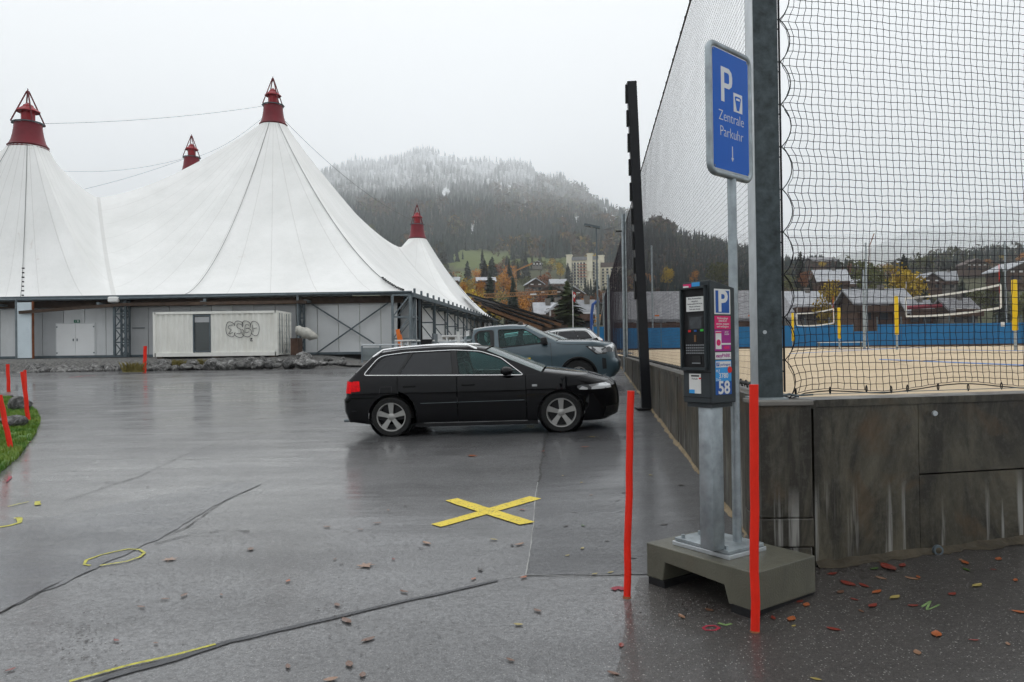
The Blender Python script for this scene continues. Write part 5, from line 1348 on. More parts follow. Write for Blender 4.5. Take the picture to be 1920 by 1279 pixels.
b = MB()
def silt(u, v):
    y = 4.7 + u * 22.5; x = WALLX(y) + .01 - v * (.028 + .09 * abs(noise.noise((y * 1.7, 0, 3))) ** 1.3 + .03 * noise.noise((y * 7, 0, 1))); return (x, y, gz(x, y) + .006 + (.04 + .015 * noise.noise((y * 4, v * 3, 0))) * (1 - v) ** 1.5)
b.grid(silt, 260, 5)
mat('silt', (.20, .15, .085), .7, 0, .3, 6, .4, 30); wobj(b, 'silt_edge', 'silt').data.shade_smooth()
# the wall to the right of the corner post, with its thicker pillar
rw = thing('court_wall', 'streaked concrete wall under the net right of the parking meter', 'wall', (2.4, 4.9, gz(2, 4.8))); o1 = Vector(rw.location)
RWA = Vector((P(1527, 900, 4.70).x, 4.70)); RWC = Vector((3.50, 5.05)); dirw = (RWC - RWA).normalized(); nin = (-dirw.y, dirw.x)
def rwp(s): q = RWA + dirw * s; return (q.x, q.y)
s = 0.0
for L_, zs in ((.765, [(-.2, 1)]), (1.30, [(-.2, .53), (.535, 1)]), (1.30, [(-.2, .53), (.535, 1)]), (1.30, [(-.2, .53), (.535, 1)]), (1.3, [(-.2, 1)])):
    for za, zb in zs:
        b = MB(); zg = gz(*rwp(s)); h = WT - .05 - zg; z0 = zg + za * (h if za > 0 else 1); z1 = zg + zb * h
        wall_slab(b, rwp(s + .0018), rwp(s + L_ - .0018), z0, z0, z1 - (.006 if zb < 1 else 0), .22, nin); wobj(b, 'wall_panel', off=o1, par=rw)
    s += L_
b = MB(); wall_slab(b, (rwp(-.1)[0], rwp(-.1)[1] - .012), (rwp(6.1)[0], rwp(6.1)[1] - .012), WT - .048, WT - .048, WT - .004, .27, nin); wobj(b, 'coping', off=o1, par=rw)
plf = P(1427, 900, 4.52).x, P(1524, 900, 4.52).x; zg = gz(1.7, 4.5)
for k, (za, zb, dy, dx) in enumerate(((-.1, .165, .02, 0), (.172, .335, .0, .004), (.338, .985, .0, .0))):
    b = MB(); h = WT - zg; b.box(((plf[0] + plf[1]) / 2 + dx, 4.52 + .16 + dy, zg + h * (za + zb) / 2), (plf[1] - plf[0], .32, h * (zb - za)), bev=.008); wobj(b, 'pillar_block', off=o1, par=rw)
b = MB(); b.box(((plf[0] + plf[1]) / 2, 4.67, WT - .008), (plf[1] - plf[0] + .012, .34, .028), bev=.006); wobj(b, 'pillar_cap', 'stone_ledge', off=o1, par=rw)
q = P(1752, 775, rwp(.8)[1] - .02); b = MB(); b.lathe([(.001, -.012), (.016, -.012), (.018, 0)], 14, axis='Y', c=q); wobj(b, 'drain_disc', 'galv_light', off=o1, par=rw)
q = P(1757, 1031, rwp(.8)[1] - .03); b = MB(); b.lathe([(.02, -.02), (.032, -.02), (.034, 0)], 14, axis='Y', c=q); wobj(b, 'drain_ring', 'steel_grey', off=o1, par=rw)
q0, q1 = P(1750, 775, rwp(.78)[1] - .004), P(1757, 1035, rwp(.78)[1] - .004)
b = MB()
def silt2(u, v):
    px_, py_ = rwp(u * 3.2); y = py_ + .01 - v * (.07 + .10 * abs(noise.noise((u * 9, 0, 3))) + .05 * noise.noise((u * 40, 0, 1))); return (px_, y, gz(px_, y) + .0075 + (.035 + .02 * noise.noise((u * 30, v * 3, 0))) * (1 - v) ** 1.5)
b.grid(silt2, 120, 5); wobj(b, 'silt_edge', 'dirt', off=o1, par=rw).data.shade_smooth()

# ================================================================== corner post and nets
bp = thing('corner_post', 'thick galvanized steel corner post standing on the pillar of the wall', 'post', (P(1444, 740, 4.66).x, 4.66, WT + .006))
HP = 4.6
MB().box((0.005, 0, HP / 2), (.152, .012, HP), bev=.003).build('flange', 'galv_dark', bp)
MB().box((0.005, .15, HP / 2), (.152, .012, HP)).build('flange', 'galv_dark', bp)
MB().box((-.067, .078, HP / 2), (.010, .145, HP)).build('web', 'galv_light', bp); MB().box((.077, .078, HP / 2), (.010, .145, HP)).build('web', 'galv_dark', bp)  # paler left web: light on that side is put into the colour
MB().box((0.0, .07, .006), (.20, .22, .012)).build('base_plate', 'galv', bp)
MB().tube([(-.03, -.012, .42), (-.03, -.002, .42)], .012, 10).build('bolt_head', 'galv_light', bp)
nx0 = P(1466, 740, 4.70).x
# steel cable with eyelets beside the post
rd = thing('net_rail', 'thin black rail with loops holding the near net beside the corner post', 'rail', (nx0 + .018, 4.70, WT))
MB().tube([(0, 0, .05), (0, 0, 4.5)], .0065, 6).build('rail', 'black', rd)
for i in range(17): MB().tube([(-.035, 0, .18 + i * .27), (0, 0, .18 + i * .27)], .005, 5).build('bracket', 'black', rd)
def strands(name, lines, r, parent, n=3, m='rope'):
    b = MB()
    for l in lines: b.tube(l, r, n, caps=False)
    o = b.build(name, m, parent); o['kind'] = 'stuff'; return o
nn_ = thing('near_net', 'black knotted ball net stretched over the court wall on the right', 'net', (nx0, 4.72, WT))
SP = .0475; W_, H_ = 3.1, 4.35; nu = int(W_ / SP); nv = int(H_ / SP)
scal = [.03 + .30 * i for i in range(17)]
def nb(v): # scalloped left edge between the ties
    ph = (v * SP + .05) / .27; return .035 + .055 * abs(math.sin(math.pi * ph)) ** .8
def npt(i, j):
    u = i * SP; v = j * SP; e = math.exp(-u / .16); x = u + nb(j) * e * 1.1 + (1 - e) * .06
    lift = (.030 + .022 * math.sin(u * 5.5 + 1)) * math.exp(-v / .12) + .03
    zz = v + lift - .06 * math.exp(-u / .18) * math.exp(-v / .25) + .004 * noise.noise((u * 7, v * 7, 0))
    x += .006 * noise.noise((u * 9, v * 9, 4)) + (.004 if (i + j) % 2 else 0) + .02 * noise.noise((v * 1.2, u * .5, 9))
    return (x, .02 * noise.noise((u * 2, v * 1.5, 2)) + dirw.y / dirw.x * x, zz + (.003 if i % 2 else 0))
grid = [[npt(i, j) for j in range(nv)] for i in range(nu)]
strands('netting', [grid[i] for i in range(nu)] + [[grid[i][j] for i in range(nu)] for j in range(nv)], .0024, nn_)
bl = MB()
for i in range(16): # border rope in scallops
    za, zb = -.05 + i * .27, -.05 + (i + 1) * .27; pts = []
    for k in range(9):
        t = k / 8; z = za + (zb - za) * t; pts.append((.032 + .062 * math.sin(math.pi * t) ** .8, 0, z + .03))
    bl.tube(pts, .0035, 5); bl.tube([(.0, 0, za + .03), (.034, 0, za + .03)], .0048, 5)
bl.build('border_rope', 'black', nn_)
b = MB(); pts = [(grid[i][0][0], grid[i][0][1] - .004, grid[i][0][2] - .012) for i in range(0, nu, 2)]; b.tube([(.0, 0, .03)] + pts, .004, 5); b.build('border_rope', 'black', nn_)
b = MB(); b.tube([(.02, -.01, .028), (W_, dirw.y / dirw.x * W_ - .01, .035)], .0025, 5); b.build('steel_wire', 'steel_mid', nn_)
for i, x in enumerate((.1, .34, .60, .78, .90, 1.13, 1.36, 1.62, 1.9, 2.2)):
    rg = MB(); rg.lathe([(.012, -.004), (.016, 0), (.012, .004)], 10, axis='X'); o = rg.build('carabiner', 'black', nn_); o.location = (x, dirw.y / dirw.x * x - .008, .045 + .004 * (i % 3)); o.scale = (1, .8, 1.7)
bk = MB(); bk.tube([(-.01, -.01, .02), (.05, -.012, .035), (.11, -.01, .02)], .008, 6); bk.tube([(.12, -.01, .025), (.2, -.01, .03)], .006, 6); bk.build('tensioner', 'steel_grey', nn_)

# side net along the wall
sn_ = thing('side_net', 'tall black side net along the retaining wall towards the far posts', 'net', (WALLX(4.75), 4.75, WT))
so = Vector(sn_.location); HN = 4.33
def sp_(y, z, w=.0): return (WALLX(y) + .10 + w - so.x, y - so.y, z)
ln = []
for j in range(int(HN / SP)): ln.append([sp_(4.78 + (yy ** 1.6) * 59, j * SP + .02 + .015 * noise.noise((yy * 6, j * .3, 0)) * (j > 1), .01 * noise.noise((yy * 9, j * .2, 5))) for yy in np.linspace(0, 1, 40)])
strands('netting', ln, .0012, sn_)
ln = []
y = 4.80
while y < 64:
    ln.append([sp_(y + .012 * noise.noise((y * 3, z, 0)), z, .008 * noise.noise((y, z * 2, 0))) for z in np.linspace(.02, HN - .03, 7)]); y += SP
strands('netting', ln, .0009, sn_)
b = MB(); b.tube([sp_(4.8, HN), sp_(64, HN)], .012, 6)
for i in range(60): y = 5 + i * .45; b.box(sp_(y, HN + .01), (.02, .05, .03))
b.build('top_rope', 'black', sn_)
b = MB(); b.tube([sp_(4.8, .05), sp_(64, .05)], .014, 6)
for i in range(110): y = 5 + i * .2; b.tube([sp_(y, .02), sp_(y + .05, .07), sp_(y + .1, .03)], .008, 4)
b.build('bottom_chain', 'black', sn_)
MB().box((.0, -.03, 2.0), (.03, .02, 4.6)).build('edge_strap', 'galv_light', sn_)
for px, y, lab, hh in ((1171, 24.2, 'galvanized net post beside the pickup nose', 4.6), (1141, 44.5, 'galvanized net post in the middle of the far net', 4.7), (1131, 60, 'farthest galvanized net post at the end of the net', 4.7)):
    x = WALLX(y) + .04; b = thing('net_post', lab, 'post', (x, y, gz(x, min(y, 46)) - .1), 0, 'posts carrying the side net'); h = WT + HN + .3 - b.location.z
    MB().box((0, 0, h / 2), (.14, .14, h), bev=.01).build('shaft', 'galv', b); MB().box((0, -.1, h / 2), (.03, .06, h)).build('rail', 'galv_dark', b)
    MB().box((-.16, 0, h - .55), (.2, .05, .05)).build('bracket', 'black', b)
# black leaning post with lugs
lp = G(1212, 768); ltp = P(1184, 154, lp.y)
po = thing('black_post', 'tall black steel post with lugs leaning slightly at the foot of the wall', 'post', lp); b = MB(); v = ltp - lp
b.beam((0, 0, -.05), v, .17, .13, (0, 1, 0)); b.build('shaft', 'black_metal', po)
for i in range(9):
    q = v * (.985 - i * .075); MB().box(q + Vector((-.10, 0, -.13)), (.04, .06, .30 if i % 2 else .34)).build('lug', 'black', po)
MB().box((0, 0, .02), (.36, .34, .03)).build('base_plate', 'black', po)

# ================================================================== the parking meter and its block
nr = G(1416, 1163); lf = G(1200, 1097); rt = G(1530, 1117)
ax = (Vector((rt.x - nr.x, rt.y - nr.y, 0))).normalized(); ay = Vector((-ax.y, ax.x, 0)); AX = ax; AY = ay
LB = (lf - nr).dot(ay); WB = (rt - nr).dot(ax); angz = math.atan2(ax.y, ax.x)
LB = Vector((lf.x - nr.x, lf.y - nr.y, 0)).length; WB = Vector((rt.x - nr.x, rt.y - nr.y, 0)).length
zb0 = gz(nr.x + .1, nr.y + .3)
blk = thing('concrete_block', 'grey concrete block base on low feet carrying the parking meter', 'concrete base', (nr.x, nr.y, zb0), angz)
HB = .235; b = MB()
prof = [(0, .03), (0, HB), (LB, HB), (LB, .03), (LB - .13, .03), (LB - .15, .145), (.20, .125), (.17, .03)]
b.prism([(y_, z_) for y_, z_ in prof], WB, lambda p, q, h: (h, p, q)); b.build('block', 'concrete_slab', blk)
blk_m = [o for o in bpy.data.objects if o.parent == blk][0]
md = blk_m.modifiers.new('edge', 'BEVEL'); md.width = .006; md.segments = 2; md.limit_method = 'ANGLE'
for y_ in (.08, LB - .09): MB().box((WB / 2, y_, .012), (WB + .02, .13, .05)).build('rubber_foot', 'black', blk)
zt = HB
bx, by = .25, .44              # foot plate centre on the block (along the right edge, along the left edge)
MB().box((bx, by, zt + .012), (.33, .42, .024), bev=.003).build('foot_plate', 'galv_light', blk); MB().box((bx, by, zt + .036), (.31, .40, .020), bev=.003).build('foot_plate', 'galv', blk)
for dx, dy in ((-.125, -.16), (.125, -.16), (-.125, .16), (.125, .16), (.02, .16)): MB().tube([(bx + dx, by + dy, zt + .03), (bx + dx, by + dy, zt + .065)], .011, 6).build('bolt', 'galv', blk)
# local frame helper
def Lp(x, y_, z): return nr * 1 + ax * x + ay * y_ + Vector((0, 0, zb0 - nr.z + z))
# where the pillar's near edge must stand
tgt = G(1340, 1040)
near = P(1338.5, 1030, 4.13)
mt = thing('parking_meter', 'dark grey parking ticket machine with blue P plate on a square galvanized pillar', 'parking meter', (near.x, near.y, zb0 + zt + .046), angz)
zm = mt.location.z; zc0 = P(1334, 757, near.y).z - zm; zc1 = P(1334, 524.5, near.y).z - zm
MB().box((.056, .056, zc0 / 2), (.098, .098, zc0), bev=.008).build('pillar', 'galv', mt, smooth=30)
CW, CDp = .205, .205                    # width of the right face, of the left face
ox, oy = -.02, -.02
b = MB(); H2 = zc1 - zc0
pts = [(0, 0), (CDp, 0), (CDp, H2 - .01), (0, H2)]
b.add([(ox, oy, zc0), (ox + CW, oy, zc0), (ox + CW, oy + CDp, zc0), (ox, oy + CDp, zc0), (ox, oy, zc1), (ox + CW, oy, zc1 - .040), (ox + CW, oy + CDp, zc1 - .045), (ox, oy + CDp, zc1 - .004)], [(0, 1, 2, 3), (4, 5, 6, 7), (0, 1, 5, 4), (2, 3, 7, 6), (1, 2, 6, 5), (3, 0, 4, 7)])
cab = b.build('cabinet', 'meter_grey', mt); md = cab.modifiers.new('edge', 'BEVEL'); md.width = .006; md.segments = 2
# panel frames: right face (x = ax, out = -ay), left face (x runs from far to near, out = -ax)
FR = Matrix(((1, 0, 0, ox), (0, 0, -1, oy), (0, 1, 0, zc0), (0, 0, 0, 1)))
FL = Matrix(((0, 0, -1, ox), (-1, 0, 0, oy + CDp), (0, 1, 0, zc0), (0, 0, 0, 1)))
def plate(fr, x0, x1, y0, y1, m, name, lift=.0, th=.0012, par=None):
    b = MB(); b.box(((x0 + x1) / 2, (y0 + y1) / 2, lift + th / 2), (x1 - x0, y1 - y0, th)); b.v = [tuple(fr @ Vector(v)) for v in b.v]; return b.build(name, m, par or mt)
# right face, pixel rows (source photo) to metres above the cabinet foot
def ry(py): return (757 - py) / (757 - 527) * H2
plate(FR, .030, .165, ry(591), ry(544), 'label_white', 'parking_plate'); plate(FR, .040, .155, ry(588.5), ry(547), 'label_blue', 'parking_plate_field', .0012)
lettering('P', .165, 'label_white', mt, FR, (.0975, ry(568.5)), bold=.004, lift=.0028)
o = plate(FR, .030, .165, ry(619), ry(594), 'label_pink', 'pink_label')
for i, s_ in enumerate(('Parkvorgänge', 'EINFACH', 'starten, stoppen', 'und verlängern')): lettering(s_, .0165, 'label_white', mt, FR, (.0975, ry(598.5 + i * 5.2)), lift=.0016)
plate(FR, .030, .165, ry(660), ry(620), 'label_purple', 'purple_label'); plate(FR, .036, .083, ry(656), ry(623), 'label_white', 'phone_picture', .0012); plate(FR, .036, .083, ry(626.5), ry(624), 'label_pink', 'phone_picture', .0025)
dk = MB(); dk.lathe([(.001, 0), (.018, 0)], 20, c=(.059, ry(644), .003)); dk.v = [tuple(FR @ Vector(v)) for v in dk.v]; dk.build('round_sticker', 'label_pink', mt)
plate(FR, .085, .163, ry(648), ry(645), 'label_white', 'label_strip', .0014); plate(FR, .105, .15, ry(656), ry(651), 'label_pink', 'label_strip', .0014)
lettering('JETZT', .012, 'label_white', mt, FR, (.13, ry(624.5)), lift=.0016); lettering('LADEN', .012, 'label_white', mt, FR, (.13, ry(628.5)), lift=.0016)
plate(FR, .032, .165, ry(675), ry(662), 'label_white', 'white_label'); lettering('easyPARK', .029, 'label_purple', mt, FR, (.098, ry(668.5)), lift=.0016, bold=.0006)
plate(FR, .032, .165, ry(741), ry(677), 'label_cyan', 'blue_label'); plate(FR, .032, .165, ry(741), ry(716), 'label_blue', 'blue_label', .0012); plate(FR, .035, .160, ry(690), ry(679), 'label_white', 'white_strip', .0012)
plate(FR, .038, .062, ry(688), ry(681), 'label_blue', 'small_plate', .0025); lettering('P', .022, 'label_white', mt, FR, (.050, ry(684.5)), lift=.0042); lettering('parkingpay', .020, 'label_blue', mt, FR, (.113, ry(685)), lift=.0028)
lettering('PLZ', .020, 'label_white', mt, FR, (.052, ry(697)), lift=.0016); lettering('3780', .040, 'label_white', mt, FR, (.098, ry(706)), lift=.0016, bold=.0004); lettering('Zone', .019, 'label_white', mt, FR, (.055, ry(713)), lift=.0016)
lettering('58', .100, 'label_white', mt, FR, (.100, ry(729)), bold=.0022, lift=.0030)
dk = MB(); dk.lathe([(.001, 0), (.019, 0)], 20, c=(.150, ry(695), .003)); dk.v = [tuple(FR @ Vector(v)) for v in dk.v]; dk.build('round_sticker', 'key_red', mt)
# left face: recessed black front with note, screen, keys, slot
F = CDp
def ly(py): return (756 - py) / (756 - 526) * H2
MBx = plate(FL, .008, F * .86, ly(690), ly(540), 'black', 'front_recess', .0005, .002)
for (x0, x1, y0, y1, m, nm) in ((.0, .010, ly(692), ly(536), 'meter_grey', 'recess_frame'), (F * .855, F * .885, ly(692), ly(536), 'meter_grey', 'recess_frame'), (.0, F * .885, ly(541), ly(535.5), 'meter_grey', 'recess_frame'), (.0, F * .885, ly(694), ly(689), 'meter_grey', 'recess_frame')):
    plate(FL, x0, x1, y0, y1, m, nm, .0, .022)
plate(FL, .036, .160, ly(583.5), ly(556), 'label_white', 'notice_card', .003, .003)
for i, (s_, w_) in enumerate((('Bitte Kennzeichen', .013), ('eingeben', .013), ('Gebührenpflicht 00-24 Uhr', .010), ('Münzen und Karten', .010), ('Tarif: siehe Anzeige', .010))): lettering(s_, w_, 'print_dark', mt, FL, (.098, ly(559.5 + i * 5)), lift=.0065)
plate(FL, .055, .145, ly(616), ly(594), 'screen', 'display', .003, .002); plate(FL, .045, .155, ly(619), ly(591), 'plastic_black', 'display_frame', .0018, .002)
plate(FL, .048, .066, ly(622.5), ly(618.5), 'key_red', 'red_key', .004, .003); plate(FL, .090, .108, ly(622), ly(618.5), 'label_blue', 'blue_key', .004, .002); plate(FL, .135, .157, ly(621.5), ly(617.5), 'key_green', 'green_key', .004, .003)
plate(FL, .090, .104, ly(641), ly(628), 'brown_beam', 'coin_slot', .003, .004)
for r_ in range(4):
    for c_ in range(10): plate(FL, .030 + c_ * .0148, .039 + c_ * .0148, ly(648.5 + r_ * 5.0), ly(645.8 + r_ * 5.0), 'key_grey', 'key', .0035, .003)
plate(FL, .075, .135, ly(683), ly(668), 'plastic_black', 'ticket_tray', .003, .004); plate(FL, .075, .135, ly(682), ly(680), 'key_grey', 'tray_lip', .007, .003)
plate(FL, .002, F * .99, ly(699), ly(697), 'black', 'door_gap', .0002, .001); plate(FL, .002, F * .99, ly(746), ly(744.5), 'black', 'door_gap', .0002, .001); plate(FL, F * .94, F * .95, ly(755), ly(530), 'black', 'door_gap', .0002, .001)
plate(FL, .030, .088, ly(541) + .008, ly(533) + .004, 'label_pink', 'sticker', .0225, .0006) ; plate(FL, .092, .150, ly(540) + .008, ly(531) + .004, 'label_cyan', 'sticker', .0225, .0006); plate(FL, .030, .070, ly(541) + .008, ly(538) + .008, 'label_white', 'sticker', .0232, .0005)
plate(FL, .045, .130, ly(738), ly(701), 'label_white', 'notice_sticker', .0008, .001); plate(FL, .060, .118, ly(706.5), ly(703.5), 'print_dark', 'print_block', .002, .0004)
plate(FL, .116, .132, ly(711), ly(708), 'key_red', 'print_block', .002, .0006); plate(FL, .045, .085, ly(738), ly(731), 'label_cyan', 'print_block', .002, .0006)
lettering('Parkuhr', .014, 'print_dark', mt, FL, (.087, ly(710.5)), lift=.0022)
b = MB(); b.box((ox + CW / 2, oy + CDp / 2, zc0 - .012), (CW - .03, CDp - .03, .024)); b.build('collar', 'meter_grey', mt)

# sign on its own pipe
pb = P(1386, 1020, 4.36); sg = thing('parking_sign', 'blue Zentrale Parkuhr sign in a rounded metal frame on a thin galvanized pipe', 'sign', (pb.x, pb.y, zb0 + zt + .046), R(42.5))
zs = sg.location.z; s_lo, s_hi = P(1366, 332, pb.y).z - zs, P(1362, 98, pb.y).z - zs
MB().tube([(0, .012, 0), (0, .012, s_lo + .004)], .0262, 20).build('pipe', 'galv', sg, smooth=40)
SWd, SH = .43, s_hi - s_lo
cxs = -.032
def rrect(w_, h_, r_, n=6):
    return [(cxs + sx * (w_ / 2 - r_) + r_ * math.cos(R(a0 + 90 * k / n)), sy * (h_ / 2 - r_) + r_ * math.sin(R(a0 + 90 * k / n))) for sx, sy, a0 in ((1, 1, 0), (-1, 1, 90), (-1, -1, 180), (1, -1, 270)) for k in range(n + 1)]
zc = (s_lo + s_hi) / 2
b = MB(); pl = [(x_, 0, zc + y_) for x_, y_ in rrect(SWd, SH, .05)]; b.tube(pl + [pl[0], pl[1]], .019, 10, caps=False); b.build('frame', 'galv', sg, smooth=True)
FS = Matrix(((1, 0, 0, -.0), (0, 0, -1, -.008), (0, 1, 0, zc), (0, 0, 0, 1)))
def splate(poly, m, name, lift, th):
    b = MB(); b.prism(poly, th, lambda x_, y_, h_: (x_, y_, lift + h_)); b.v = [tuple(FS @ Vector(v)) for v in b.v]; return b.build(name, m, sg)
splate(rrect(SWd - .02, SH - .02, .045), 'galv_light', 'back_sheet', -.006, .006)
splate(rrect(SWd - .040, SH - .040, .02), 'sign_white', 'edge_line', .0005, .0015)
splate(rrect(SWd - .048, SH - .048, .018), 'sign_blue', 'blue_field', .0022, .001)
# big P built from strokes
hh = .20; X0, Y0 = -.137, .25
def rect(x0, y0, x1, y1): return [(x0, y0), (x1, y0), (x1, y1), (x0, y1)]
splate(rect(X0, Y0 - hh, X0 + .034, Y0), 'sign_white', 'letter_p', .0034, .0006)
bow = [(X0 + .034, Y0), (X0 + .085, Y0), (X0 + .112, Y0 - .018), (X0 + .12, Y0 - .045), (X0 + .12, Y0 - .075), (X0 + .112, Y0 - .10), (X0 + .085, Y0 - .118), (X0 + .034, Y0 - .118), (X0 + .034, Y0 - .09), (X0 + .078, Y0 - .09), (X0 + .088, Y0 - .08), (X0 + .088, Y0 - .038), (X0 + .078, Y0 - .028), (X0 + .034, Y0 - .028)]
splate(bow, 'sign_white', 'letter_p', .0034, .0006)
splate(rect(-.005, .015, .090, .125), 'sign_white', 'meter_symbol', .0034, .0006)
splate([(.028, .025), (.055, .025), (.072, .085), (.076, .100), (.065, .108), (.018, .108), (.008, .100), (.011, .085)], 'sign_blue', 'meter_symbol', .0042, .0004)
splate([(.022, .085), (.062, .085), (.060, .097), (.024, .097)], 'sign_white', 'meter_symbol', .0048, .0003)
def slet(s_, size, u, v): 
    return lettering(s_, size, 'sign_white', sg, FS, (u, v), lift=.0038, bold=-.0012, sx=.92)
slet('Zentrale', .086, -.03, -.035); slet('Parkuhr', .086, -.03, -.125)
splate(rect(-.029, -.262, -.021, -.195), 'sign_white', 'arrow', .0034, .0006); splate([(-.038, -.262), (-.025, -.285), (-.012, -.262)], 'sign_white', 'arrow', .0034, .0006)
for sx in (-1, 1):
    for sy in (-1, 1):
        b = MB(); b.lathe([(.001, .0), (.006, 0)], 8, c=(cxs + sx * (SWd / 2 - .035), sy * (SH / 2 - .035), .0042)); b.v = [tuple(FS @ Vector(v)) for v in b.v]; b.build('rivet', 'steel_mid', sg)

# ================================================================== paint and joints on the asphalt
def strip(name, pts, wpx, m, label, cat, lift=.008, seg=8, amp=1.0, kind=None, seed=0):
    # ribbon following picture points laid on the ground; width in metres
    g = [G(*p) for p in pts]; c = []
    for i in range(len(g) - 1):
        for k in range(seg): c.append(g[i].lerp(g[i + 1], k / seg))
    c.append(g[-1]); b = MB(); L_ = []; Rr = []
    for i, p in enumerate(c):
        t = (c[min(i + 1, len(c) - 1)] - c[max(i - 1, 0)]); t.z = 0; t.normalize(); n = Vector((-t.y, t.x, 0))
        w_ = (wpx(i / (len(c) - 1)) if callable(wpx) else wpx) / 2; j1 = amp * .25 * w_ * noise.noise((p.x * 9, p.y * 9, seed)); j2 = amp * .25 * w_ * noise.noise((p.x * 9, p.y * 9, seed + 5))
        sh_ = n * (amp * .3 * w_ * noise.noise((p.x * 2.3, p.y * 2.3, seed + 9)))
        a = p + n * (w_ + j1) + sh_; d = p - n * (w_ + j2) + sh_
        L_.append((a.x, a.y, gz(a.x, a.y) + lift)); Rr.append((d.x, d.y, gz(d.x, d.y) + lift))
    k = len(c); b.add(L_ + Rr, [(i, i + 1, k + i + 1, k + i) for i in range(k - 1)])
    o = b.build(name, m)
    if label: tag(o, label, cat)
    else: o['kind'] = 'structure'
    return o
strip('sealed_joint', [(60, 1330), (200, 1272), (330, 1237), (430, 1204), (520, 1184), (640, 1156), (760, 1128), (860, 1106), (933, 1089)], lambda t: .052 * (1 - t) + .026 * t, 'sealant', None, None, .0055, 22, 1.3)
strip('asphalt_joint', [(933, 1087), (986, 1080), (1060, 1081), (1180, 1078)], .007, 'white_line', None, None, .0058, 14, 6)
strip('asphalt_joint', [(986, 1080), (994, 1030), (1000, 990), (1002, 950), (1008, 905)], .007, 'white_line', None, None, .0058, 14, 6)
strip('asphalt_joint', [(1008, 905), (1016, 870), (1022, 830), (1030, 800)], .025, 'crack', None, None, .0058, 14, 8)
strip('asphalt_crack', [(-100, 1205), (0, 1150), (60, 1118), (120, 1088)], .009, 'crack', None, None, .0058, 14, 8)
strip('asphalt_crack', [(310, 1006), (350, 990), (420, 940), (490, 909)], .007, 'crack', None, None, .0058, 14, 9)
strip('asphalt_crack', [(120, 940), (260, 894), (350, 852), (410, 830)], .007, 'crack', None, None, .0058, 14, 9)
strip('asphalt_crack', [(290, 1020), (360, 1003), (420, 995), (468, 997)], .008, 'crack', None, None, .0058, 14, 9)
# yellow cross: two bars
crs = thing('yellow_cross', 'yellow painted cross on the wet asphalt in front of the black car', 'road marking', G(915, 960)); oc = Vector(crs.location)
def bar(c4, seed, lift):
    a, b_, c_, d_ = [G(*p) for p in c4]; m = MB(); n = 22; vs = []
    for i in range(n + 1):
        t = i / n
        for k in range(5):
            s_ = k / 4; p = (a.lerp(b_, t)).lerp(d_.lerp(c_, t), s_)
            if k in (0, 4): p += (a - d_) * .06 * noise.noise((t * 9 + seed, k, 0))
            vs.append((p.x - oc.x, p.y - oc.y, gz(p.x, p.y) + lift - oc.z))
    m.add(vs, [(i * 5 + k, (i + 1) * 5 + k, (i + 1) * 5 + k + 1, i * 5 + k + 1) for i in range(n) for k in range(4)]); m.build('painted_bar', 'yellow_paint', crs)
bar([(808, 984), (993, 931.5), (1015, 936), (826, 989)], 1, .0062); bar([(835, 940), (974, 985.5), (1003, 980.5), (858, 935.5)], 2, .0082)
strip('sprayed_line', [(130, 1280), (240, 1250), (330, 1230), (404, 1210)], .022, 'spray_yellow', 'yellow sprayed line along the grey sealed joint', 'road marking', .0072, 14, 1.2)
strip('sprayed_ring', [(170, 1062), (158, 1060), (162, 1052), (190, 1042), (215, 1036), (240, 1031), (262, 1032), (271, 1038), (262, 1046), (238, 1054), (200, 1060), (187, 1062)], .020, 'spray_yellow', 'long yellow sprayed ring on the asphalt at the left', 'road marking', .0072, 6, 1.5)
strip('sprayed_line', [(-20, 993), (16, 987), (37, 981), (36, 972), (26, 973)], .04, 'spray_yellow', 'yellow sprayed hook at the left picture edge', 'road marking', .0072, 8, 1.5)
strip('sprayed_line', [(15, 951), (35, 946), (54, 942)], .02, 'spray_yellow', 'faint short yellow dash above the hook', 'road marking', .0072, 8, 2); strip('sprayed_line', [(71, 948), (72, 941)], .05, 'spray_yellow', 'tiny yellow tick right of the faint dash', 'road marking', .0072, 8, 2)
strip('sprayed_mark', [(1318, 1180), (1326, 1176), (1340, 1176), (1348, 1180), (1340, 1184), (1324, 1184), (1318, 1180)], .014, 'spray_red', 'red sprayed ring on the ground before the concrete block', 'road marking', .0072, 8, 2)
strip('sprayed_mark', [(1346, 1171), (1360, 1175), (1372, 1172)], .018, 'spray_green', 'thin green sprayed squiggle beside the red ring', 'road marking', .0072, 8, 3)
strip('sprayed_mark', [(1150, 1108), (1160, 1105), (1168, 1108)], .05, 'spray_red', 'pink smudge left of the foot of the left red stake', 'road marking', .0072, 8, 3)
strip('sprayed_mark', [(1728, 1140), (1745, 1129), (1738, 1146), (1762, 1136)], .010, 'spray_green', 'pale green sprayed scribble on the asphalt at the lower right', 'road marking', .0072, 8, 4)
strip('sprayed_mark', [(14, 904), (18, 894)], .03, 'spray_red', 'dark red dash on the asphalt below the grass tip', 'road marking', .0072, 8, 3); strip('sprayed_mark', [(130, 708), (160, 705), (180, 705)], .1, 'spray_red', 'faint red line on the asphalt near the boulders', 'road marking', .0072, 8, 3)

